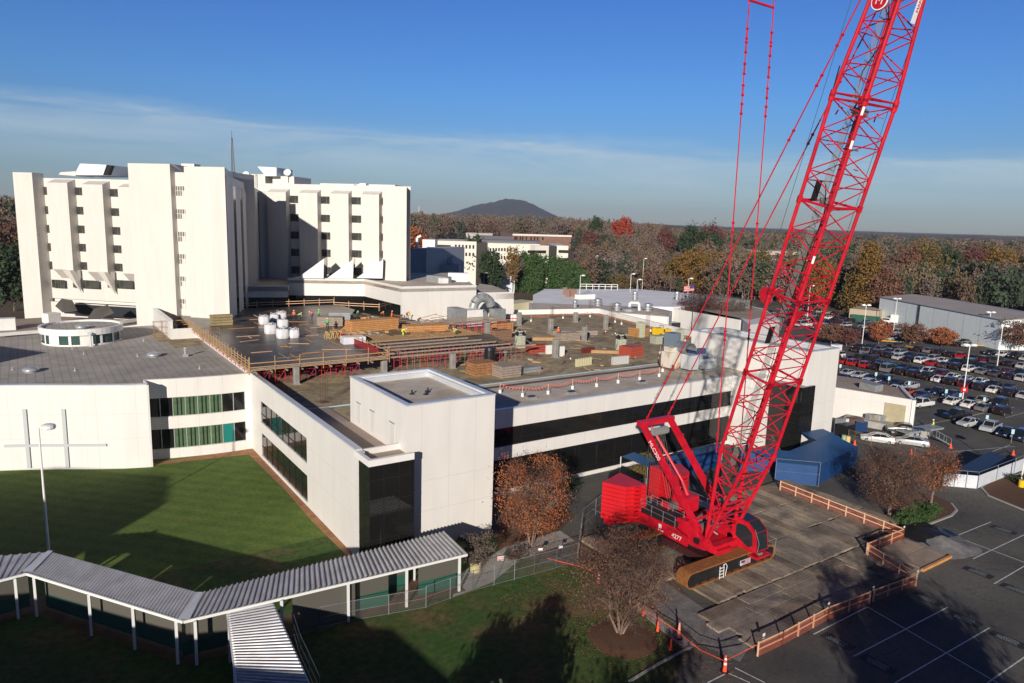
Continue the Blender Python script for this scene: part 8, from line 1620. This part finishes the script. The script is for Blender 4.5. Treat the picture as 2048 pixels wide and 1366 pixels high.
def tree(px, py, h, rx, kind, label, cat='tree', D=None, base=None, n=3000, size=0.16, shape='round', trunk=0.25, cb=0.25, group=None, name='deciduous_tree', clumps=60, bark=BARK, shell=0.4, loc=None, ztop=None):
    bs = np.array(loc, float) if loc is not None else G(px, py); rng = random.Random(int(px*7+py*13))
    t = thing(name, bs, label, cat, group)
    b = MB(); hz_ = h*cb
    tips = limbs(b, bs, hz_, 0.7, 1, 3, 4, trunk, rng) if h > 0 else []
    b.tube(bs, bs+[0, 0, h*0.8], trunk*0.7, 6, trunk*0.15); b.build('trunk', bark, t)
    P_ = crown_pts((bs[0], bs[1], bs[2]+h*(cb+1)/2), rx, h*(1-cb)/2, n, rng, clumps, shell, shape); leaves_mesh('crown', P_, size, LM[kind], rng, t); return t
# -- the big bare tree on the front lawn (many stems, fine reddish twigs)
def bare_tree(base, h, rx, zc, rz, label, seed, ntr=5, leafk='brown', nleaf=9000, ntw=6000, ls=0.07, lv=5, rt=3, l0=None, r0=0.12, bark=BARKP, lean=0.33, name='deciduous_tree', shape='vase', group=None, spread=0.62, twk='bare', tl=0.3):
    rng = random.Random(seed); base = np.array(base, float); t = thing(name, base, label, 'tree', group); b = MB()
    tips = limbs(b, base, l0 or h*0.24, spread, ntr, lv, rt, r0, rng, lean=lean, up=0.5); b.build('trunk', bark, t)
    tips = np.array(tips); rs = np.random.RandomState(seed)
    ctr = np.array([base[0], base[1], base[2]+zc]); q_ = (tips-ctr)/np.array([rx, rx, rz]); tips = tips[(q_**2).sum(1) < 1.15]
    P1 = crown_pts(ctr, rx*0.96, rz, ntw, rng, 110, 0.25, shape); leaves_mesh('twigs', P1, tl, LM[twk], rng, t, twig=4.0)
    P2 = crown_pts(ctr, rx, rz, nleaf, rng, 130, 0.45, shape)
    leaves_mesh('leaves', P2, ls, LM[leafk], rng, t); return t
bare_tree(G(1240, 1270), 8, 4.15, 4.9, 2.7, 'wide multi-stemmed tree with thin reddish-brown twigs in a mulch ring on the front lawn', 3, nleaf=5200, ntw=9000, ls=0.07, tl=0.075, lean=0.45)
bare_tree(G(1062, 1092), 9, 3.5, 5.4, 3.3, 'rust-leaved tree in the leaf bed against the white wall', 8, leafk='rust', nleaf=8000, ntw=5500, ls=0.08, tl=0.075, lean=0.25, ntr=3, r0=0.11)
bare_tree(G(1778, 1033), 8, 3.7, 4.6, 2.9, 'round rust-tinged bare tree in the island behind the orange fence', 5, leafk='brown', nleaf=4200, ntw=9000, ls=0.075, tl=0.08, ntr=1, lean=0, r0=0.22, l0=1.7, rt=4, lv=4)
bare_tree(G(1862, 1008), 6, 2.4, 4.4, 2.1, 'smaller rust-leaved tree right of the round bare tree', 9, leafk='rust', nleaf=3200, ntw=4500, ls=0.08, tl=0.08, ntr=1, lean=0, r0=0.13, l0=1.8, rt=4, lv=3)
# pale and dark bare trees in the entrance court behind the annex
bare_tree(G(1400, 662), 11, 7.0, 7.2, 4.2, 'dark maroon bare tree behind the flagpole by the clinic entrance', 12, leafk='maroon', nleaf=5000, ntw=6000, ls=0.16, tl=0.16, ntr=3, r0=0.16, lv=4)
bare_tree(G(1468, 668), 10, 5.0, 6.6, 3.6, 'pale grey leafless tree right of the maroon one in the entrance court', 14, leafk='grey', nleaf=1500, ntw=5500, ls=0.12, tl=0.16, ntr=4, r0=0.14, twk='grey', lv=4, bark=mat('white_bark', (0.42, 0.39, 0.36), 0.8))
lr = np.random.RandomState(8); cs_ = [(*G(1240, 1270)[:2], 4.2, 5000), (*G(1062, 1092)[:2], 3.6, 4500), (36, 44, 5.0, 3500), (*G(1380, 1290)[:2], 3.5, 2500)]
P_ = np.concatenate([np.stack([x_+lr.normal(size=k_)*r_*.6, y_+lr.normal(size=k_)*r_*.6, np.full(k_, .06)], 1) for x_, y_, r_, k_ in cs_]); P_ = P_[P_[:, 1] < 63]
q_ = leaves_mesh('fallen_leaves', P_[::2], 0.05, LM['brown'], random.Random(6)); tag(q_, 'scattered fallen rust-brown leaves on the front lawn and beds', 'fallen leaves', kind='stuff')
# shrubs
def shrub(c, rx, h, kind, label, n=2500, size=0.09, name='shrub', cat='shrub', stems=6, group=None):
    t = thing(name, c, label, cat, group); rng = random.Random(int(c[0]*31+c[1]*7)); b = MB()
    for k in range(stems): a = rng.uniform(0, 6.28); b.tube(c, (c[0]+math.cos(a)*rx*0.55, c[1]+math.sin(a)*rx*0.55, c[2]+h*0.6), 0.04, 4, 0.015, caps=False)
    b.build('stem', BARK, t); P_ = crown_pts((c[0], c[1], c[2]+h*0.55), rx, h*0.5, n, rng, 36, 0.3, 'vase'); leaves_mesh('foliage', P_, size, LM[kind], rng, t); return t
pc = G(950, 1142); b_ = MB(); b_.lathe((pc[0], pc[1], 0.03), [(0.5, 0), (0.62, 0.85), (0.68, 0.85), (0.68, 1.0), (0.56, 1.0), (0.5, 0.85), (0.01, 0.85)], 18)
tag(b_.build('planter', mat('yellow_planter', (0.55, 0.50, 0.28), 0.6, var=0.1)), 'round cream planter pot beside the end of the covered walkway', 'planter')
shrub((pc[0], pc[1], 0.9), 1.75, 2.6, 'grey', 'twiggy grey-brown shrub growing in the cream planter', 4500, 0.07)
shrub(G(1135, 975) , 1.6, 1.4, 'dark', 'dark shrub against the annex wall behind the rust tree', 1500)
shrub(G(1290, 948), 2.2, 2.2, 'olive', 'olive-green shrub beside the small blue canopy', 2500)
for k, (px, py, lb) in enumerate(((1815, 1050, 'left clump of dense green shrubs at the foot of the island tree'), (1838, 1040, 'middle clump of dense green shrubs in the island'), (1852, 1030, 'right clump of dense green shrubs in the island'))): shrub(G(px, py, 0.1), 1.5, 1.3, 'green', lb, 3500, 0.08)
shrub(G(1030, 1120), 1.1, 1.3, 'bare', 'low twiggy bush in shade at the foot of the tall white block', 1500, 0.06)
shrub(G(1650, 925), 1.4, 2.0, 'grey', 'thin bare shrub in front of the second white block', 700, 0.06)
shrub(G(2035, 965), 1.5, 1.0, 'dark', 'low dark shrub at the foot of the white tarp fence', 1500, 0.08)
# spiky evergreen tops at the very bottom edge
for px, py, r_, h, lb in ((965, 1500, 2.2, 3.4, 'dark evergreen top poking in at the bottom edge'), (1085, 1560, 1.6, 2.6, 'smaller dark evergreen top at the bottom edge')):
    c = G(px, py); t = thing('evergreen_shrub', c, lb, 'shrub'); rng = random.Random(px); P_ = crown_pts((c[0], c[1], h*0.5), r_, h*0.55, 9000, rng, 60, 0.3); leaves_mesh('foliage', P_, 0.07, LM['dark'], rng, t, twig=2.5); b_ = MB(); b_.tube(c, c+[0, 0, h*0.7], 0.12, 6); b_.build('stem', BARK, t)
# ------------------------------------------------------------------ mid-distance trees one by one
for px, py, h, rx, lb in ((948, 572, 24, 6.0, 'tall dark green tree left of the cream office front'), (980, 590, 19, 5.5, 'broad green tree half hiding the dark glass link')):
    tree(px, py, h, rx, 'dark', lb, n=6500, size=0.55, shape='round', cb=0.08, trunk=0.4, name='evergreen_tree', clumps=70)
for k, (px, py, h, rx, lb) in enumerate(((1045, 584, 17, 4.6, 'first and tallest evergreen of the row before the cream offices'), (1066, 585, 16, 4.4, 'second evergreen of the row before the cream offices'), (1092, 583, 15.5, 4.5, 'third evergreen of the row, wide and bright green'), (1114, 583, 14.5, 4.2, 'fourth evergreen of the row, below the office corner'), (1140, 583, 12.5, 4.2, 'fifth evergreen of the row, lower than its neighbours'), (1163, 583, 11, 4.0, 'sixth and last evergreen at the right end of the row'), (1128, 583, 12.5, 3.6, 'slim evergreen squeezed between fourth and fifth'))):
    tree(px, py, h, rx, 'green', lb, n=6500, size=0.42, shape='column', cb=0.03, trunk=0.35, group='evergreen row before the offices', name='evergreen_tree', clumps=90, shell=0.65)
tree(1025, 590, 21, 3.6, 'gold', 'thin yellow-leaved tree overlapping the cream office front', n=1600, size=0.4, cb=0.3, trunk=0.22)
OG = [(1385, 588, 21, 10.5, 'gold', 'wide round golden-brown tree left of the flag'), (1345, 580, 15, 6.5, 'olive', 'low olive tree at the left foot of the golden-brown one'), (1428, 585, 18, 7.5, 'gold', 'golden-brown tree just right of the wide round one'), (1465, 582, 16, 6.0, 'brown', 'brown tree between the crane pendants'), (1508, 592, 20, 8.2, 'olive', 'green and gold tree behind the left side of the boom'),
      (1590, 600, 18, 7.5, 'gold', 'golden tree seen through the boom lattice'), (1635, 612, 19, 7.0, 'gold', 'golden tree behind the right chord of the boom'), (1728, 627, 25, 8.8, 'gold', 'tall conical golden tree left of the warehouse'), (1700, 622, 15, 6.0, 'olive', 'smaller golden tree at the left foot of the conical one'), (1765, 632, 17, 6.0, 'brown', 'brown tree at the left corner of the warehouse roof'),
      (1800, 640, 23, 8.0, 'brown', 'brown-leaved tree behind the left part of the warehouse'), (1845, 640, 25, 8.5, 'olive', 'olive-brown tree behind the middle of the warehouse'), (1895, 645, 22, 8.0, 'dark', 'dark evergreen behind the warehouse'), (1935, 645, 23, 8.0, 'maroon', 'maroon-tinged tree behind the warehouse'), (1985, 650, 24, 9.5, 'gold', 'golden tree behind the right end of the warehouse'), (2035, 655, 21, 8.0, 'olive', 'olive tree at the right edge behind the warehouse'), (1245, 470, 24, 7, 'red', ''), ]
for px, py, h, rx, kd, lb in OG:
    if not lb: continue
    c = G(px, py)
    if px > 1765: c = PD(px, 600, 340); c[2] = 0; h = h*1.12
    tree(px, py, h, rx, kd, lb, n=7000, size=0.5, shape='cone' if 'conical' in lb else 'round', cb=0.08, trunk=0.4, clumps=110, loc=c, shell=0.5)
c = PD(1243, 470, 540); c[2] = terrain(c[0], c[1]); tree(1243, 470, 24, 7.5, 'red', 'bright red maple on the skyline among bare trees', n=5000, size=0.8, cb=0.15, clumps=60, loc=c)
c = PD(826, 480, 420); c[2] = terrain(c[0], c[1]); tree(826, 480, 21, 8.5, 'rust', 'rust-red tree beside the right edge of the hospital', n=4000, size=0.7, cb=0.1, clumps=60, loc=c)
c = PD(1150, 430, 500); c[2] = terrain(c[0], c[1])
for k, (px, D, h, rx, kd, lb) in enumerate(((18, 215, 21, 9, 'dark', 'dark evergreen left of the hospital, nearest the left edge'), (40, 235, 17, 7, 'dark', 'dark evergreen against the hospital foot on the left'), (8, 280, 24, 8, 'brown', 'brown tree behind the evergreens at the left edge'), (34, 300, 25, 7, 'bare', 'bare tree between evergreens and hospital on the left'), (1385, 470, 25, 9, 'dark', 'dark pine on the middle skyline'), (1425, 455, 24, 7, 'dark', 'second dark pine lower on the middle skyline'), (1190, 520, 24, 5, 'dark', 'slim dark pine left of the red maple'), (1420, 490, 27, 9, 'maroon', 'maroon-leaved wide tree right of the dark pines'), (1330, 470, 22, 6, 'maroon', 'dark red tree below the bare trunks, middle'), (1180, 430, 20, 7, 'maroon', 'dark red tree right of the cream offices'))):
    c = PD(px, 500, D); c[2] = terrain(c[0], c[1]); tree(px, 500+k, h, rx, kd, lb, n=4500, size=0.6, cb=0.1, clumps=70, loc=c)
# car-park trees (small, rust and bare)
LT = [(1662, 690, 5.5, 3.6, 'brown', 'bare-brown small tree beside the boom in the upper car park'), (1693, 692, 4.8, 3.0, 'maroon', 'small maroon tree on the left of the yellow kerb'), (1757, 688, 6.2, 3.2, 'rust', 'rust-leaved small tree in the middle of the yellow-kerbed island'), (1820, 690, 6.0, 3.6, 'brown', 'brown small tree right of the rust one'), (1883, 693, 5.0, 4.0, 'rust', 'low wide rust tree left of the white van'), (1993, 692, 6.5, 3.2, 'maroon', 'small maroon tree at the warehouse end'), (2036, 706, 9.0, 4.6, 'brown', 'larger brown tree at the right edge by the warehouse'), (1655, 612, 6, 3.4, 'bare', 'bare small tree in the farthest car-park corner'), (1240, 590, 9, 7.0, 'olive', 'olive-brown low tree behind the white membrane roofs')]
for px, py, h, rx, kd, lb in LT: tree(px, py, h, rx, kd, lb, n=3500, size=0.2, shape='vase', cb=0.28, trunk=0.12, clumps=60, bark=BARKP, shell=0.25)
# ------------------------------------------------------------------ the far woods: too many to count, one mass
fr = np.random.RandomState(4)
kinds = ['bare', 'brown', 'grey', 'dark', 'maroon', 'olive', 'rust']
KC = np.array([(0.15, 0.105, 0.08), (0.16, 0.10, 0.065), (0.16, 0.125, 0.105), (0.042, 0.06, 0.032), (0.15, 0.08, 0.065), (0.145, 0.11, 0.05), (0.17, 0.085, 0.05)])
FOR = bpy.data.materials.new('woodland'); FOR.use_nodes = True; n, l, p = nodes(FOR); at = n.new('ShaderNodeVertexColor'); at.layer_name = 'Col'; l.new(at.outputs[0], p.inputs['Base Color']); p.inputs['Roughness'].default_value = 0.9
Vs, Cs = [], []
def template(kind, nq, seed):
    rs = np.random.RandomState(seed); ncl = 26 if nq > 150 else 14; u = rs.normal(size=(ncl, 3)); u /= np.linalg.norm(u, axis=1)[:, None]; cc = u*rs.uniform(0.35, 0.95, (ncl, 1)); cc[:, 2] = cc[:, 2]*0.42+0.56; cc[:, :2] *= 0.36
    idx = rs.randint(0, ncl, nq); P_ = cc[idx]+rs.normal(size=(nq, 3))*np.array([0.06, 0.06, 0.055])
    a = rs.normal(size=(nq, 3)); a /= np.linalg.norm(a, axis=1)[:, None]; c = rs.normal(size=(nq, 3)); c -= a*(a*c).sum(1)[:, None]; c /= np.linalg.norm(c, axis=1)[:, None]
    s_ = rs.uniform(0.016, 0.036, (nq, 1))*(1.0 if nq > 150 else 1.8); w_ = 1.0 if kind == 'dark' else 0.55
    q_ = np.stack([P_-a*s_-c*s_*w_, P_+a*s_-c*s_*w_, P_+a*s_+c*s_*w_, P_-a*s_+c*s_*w_], 1)
    tk = np.array([[[-.012, 0, -.05], [.012, 0, -.05], [.006, 0, .8], [-.006, 0, .8]], [[0, -.012, -.05], [0, .012, -.05], [0, .006, .8], [0, -.006, .8]]])
    return q_, tk
TP = {(k, s): [template(k, s, i*17+len(k)) for i in range(4)] for k in ('dark', 'x') for s in (420, 120)}
cnt = 0
def plant(x, y, h, ki, big):
    kind = kinds[ki]; q_, tk = TP[('dark' if kind == 'dark' else 'x', 420 if big else 120)][fr.randint(4)]
    t = fr.uniform(0, 6.28); rot = np.array([[math.cos(t), math.sin(t), 0], [-math.sin(t), math.cos(t), 0], [0, 0, 1]]); wd = h*fr.uniform(0.65, 0.95)
    o_ = np.array([x, y, terrain(x, y)]); sc_ = np.array([wd, wd, h])
    Vs.append(((q_@rot)*sc_+o_).reshape(-1, 3)); base = KC[ki]*fr.uniform(0.78, 1.2)*np.array([1, fr.uniform(0.95, 1.05), fr.uniform(0.9, 1.1)])
    Cs.append(np.repeat(base[None]*fr.uniform(0.85, 1.18, (len(q_), 1)), 4, 0))
    if big and kind != 'dark': Vs.append(((tk@rot)*sc_+o_).reshape(-1, 3)); Cs.append(np.tile(np.array([0.27, 0.235, 0.21])*fr.uniform(0.6, 1.1), (8, 1)))
for i in range(7200):
    a = fr.uniform(-0.72, 0.70); r = 330+(fr.uniform(0, 1)**1.7)*1500; px_a = math.degrees(a)
    th_ = ANG_F-a; x, y = r*math.cos(th_), r*math.sin(th_)
    # keep the clearings round buildings
    if r < 430 and -0.30 < a < 0.05: continue
    if r < 640 and -0.14 < a < 0.09 and fr.uniform() < 0.75: continue
    if r < 400 and a < 0.27 and not (0.1 < a < 0.25 and r > 332 and fr.uniform() < .6): continue
    if (r < 620 and -0.11 < a < 0.09) or (540 < r < 590 and 0.105 < a < 0.165): continue
    if r < 640 and 0.24 < a < 0.42 and 380 < r < 520 and fr.uniform() < 0.5: continue
    if 225 < x < 345 and 60 < y < 150 and r < 345: continue
    pr = [0.34, 0.16, 0.30, 0.09, 0.03, 0.07, 0.01] if a < 0.2 else [0.27, 0.17, 0.20, 0.18, 0.03, 0.14, 0.01]
    if vnoise(x/60, y/60) > 0.72: pr = [0.08, 0.07, 0.05, 0.72, 0.02, 0.05, 0.01]
    sm_ = 0.62 if (r < 600 and 0.09 < a < 0.25) else 1.0
    plant(x, y, sm_*fr.uniform(12, 19)+(6 if a < 0.2 else 1), fr.choice(7, p=pr), r < 800)
V_ = np.concatenate(Vs); C_ = np.concatenate(Cs); nq = len(V_)//4
me = bpy.data.meshes.new('woodland'); me.vertices.add(len(V_)); me.vertices.foreach_set('co', V_.ravel()); me.loops.add(len(V_)); me.loops.foreach_set('vertex_index', np.arange(len(V_))); me.polygons.add(nq)
me.polygons.foreach_set('loop_start', np.arange(0, 4*nq, 4)); me.polygons.foreach_set('loop_total', np.full(nq, 4)); me.update()
ca = me.color_attributes.new('Col', 'FLOAT_COLOR', 'POINT'); ca.data.foreach_set('color', np.concatenate([np.clip(C_, 0, 1), np.ones((len(C_), 1))], 1).ravel()); me.materials.append(FOR)
o = bpy.data.objects.new('woodland', me); sc.collection.objects.link(o); tag(o, 'far-off late-autumn woods running along the whole skyline', 'woods', kind='stuff')
# low distant canopy out to the horizon
b_ = MB(); vs = []; NA2 = 150; rr_ = [1250, 1450, 1700, 2000, 2400, 3000, 3800, 5000, 7500, 12000, 17000]
for r in rr_:
    for k in range(NA2): th_ = ANG_F+0.95-1.9*k/(NA2-1); x, y = r*math.cos(th_), r*math.sin(th_); vs.append((x, y, terrain(x, y)+(11+7*vnoise(x/90, y/90)+4*fr.uniform())*(1 if r > 1260 else 0)))
b_.grid_faces(vs, [(i*NA2+k, i*NA2+k+1, (i+1)*NA2+k+1, (i+1)*NA2+k) for i in range(len(rr_)-1) for k in range(NA2-1)])
tag(b_.build('distant_canopy', mat('distant_canopy', (0.14, 0.105, 0.085), 0.95, var2=(0.08, 0.075, 0.05), vs=0.008, coord='P')), 'distant wooded plain reaching the horizon', 'woods', kind='stuff')
# ------------------------------------------------------------------ what stands behind the camera and shades the lawns
SB = thing('neighbour_building', (-60, 40, 0), 'neighbouring block beside the courtyard lawn, out of the picture, whose shadow lies on the grass', 'building')
sh = 20*2.5
tip2 = [(-30, 86), (-2, 72.5), (10, 58), (15.5, 53), (22, 47.5), (23, 38)]
tipz = [(-30, 108), (2, 101), (8.4, 96), (13, 92), (11.3, 83), (0, 73)]
hB = 20.0; k_ = hB/math.tan(R_(SUN_EL)); ox, oy = k_*math.cos(R_(SUN_AZ)), k_*math.sin(R_(SUN_AZ))
poly = [(x-ox, y-oy) for x, y in tipz]+[(-32-ox, 70-oy)]
b_ = MB(); b_.prism(poly, 0, hB); b_.build('wall', WHITE, SB)
b_ = MB(); 
for z_ in (3, 7, 11, 15): b_.ribbon([(x-(0.03 if 0 else 0), y) for x, y in [tuple(np.array(p)*1.0+np.array([0.06, -0.06])) for p in poly[2:6]]][::-1], z_, z_+1.8, 0.03)
b_.build('window_band', GLASS, SB)
hC = 9.0; k_ = hC/math.tan(R_(SUN_EL)); ox, oy = k_*math.cos(R_(SUN_AZ)), k_*math.sin(R_(SUN_AZ)); S2_ = thing('neighbour_house', (-20, 25, 0), 'lower neighbouring building behind the camera that shades the walkway lawn', 'building')
b_ = MB(); b_.prism([(x-ox, y-oy) for x, y in tip2]+[(20-ox, 14-oy), (-34-ox, 30-oy)], 0, hC); b_.build('wall', WHITE, S2_)
def shade_tree(sx, sy, h, rx, lb, kd='dark', n=5000):
    k_ = h*0.62/math.tan(R_(SUN_EL)); x, y = sx-k_*math.cos(R_(SUN_AZ)), sy-k_*math.sin(R_(SUN_AZ)); tree(1, 1, h, rx, kd, lb, n=n*3, size=0.16, shape='round', cb=0.12, trunk=0.3, clumps=70, loc=(x, y, 0), name='evergreen_tree', shell=0.2)
shade_tree(28.0, 38.0, 7.0, 3.4, 'evergreen behind the camera that shades the front lawn'); shade_tree(24, 34.0, 8.0, 4.2, 'second evergreen behind the camera that shades the front lawn')
shade_tree(57, 24, 15, 5.6, 'tall evergreen behind the camera that shades the stalls', n=9000); shade_tree(51, 20, 14, 5.0, 'second tall evergreen behind the camera that shades the stalls', n=9000)
shade_tree(31, 27, 9.0, 4.0, 'third evergreen behind the camera beside the lawn')
# ================================================================== autumn haze: one even box round camera and scene, sky outside
if True:
    b_ = MB(); b_.box(-1200, 6800, -1200, 8200, -4, 215)
    hz_o = b_.build('haze', bpy.data.materials.new('haze_air'), loc=(0, 0, 0), kind='stuff'); hm = hz_o.data.materials[0]; hm.use_nodes = True; n = hm.node_tree.nodes; l = hm.node_tree.links; n.clear(); o_ = n.new('ShaderNodeOutputMaterial'); v_ = n.new('ShaderNodeVolumePrincipled')
    v_.inputs['Color'].default_value = (0.55, 0.68, 0.9, 1); v_.inputs['Density'].default_value = 0.00007; v_.inputs['Anisotropy'].default_value = 0.0; l.new(v_.outputs[0], o_.inputs['Volume'])
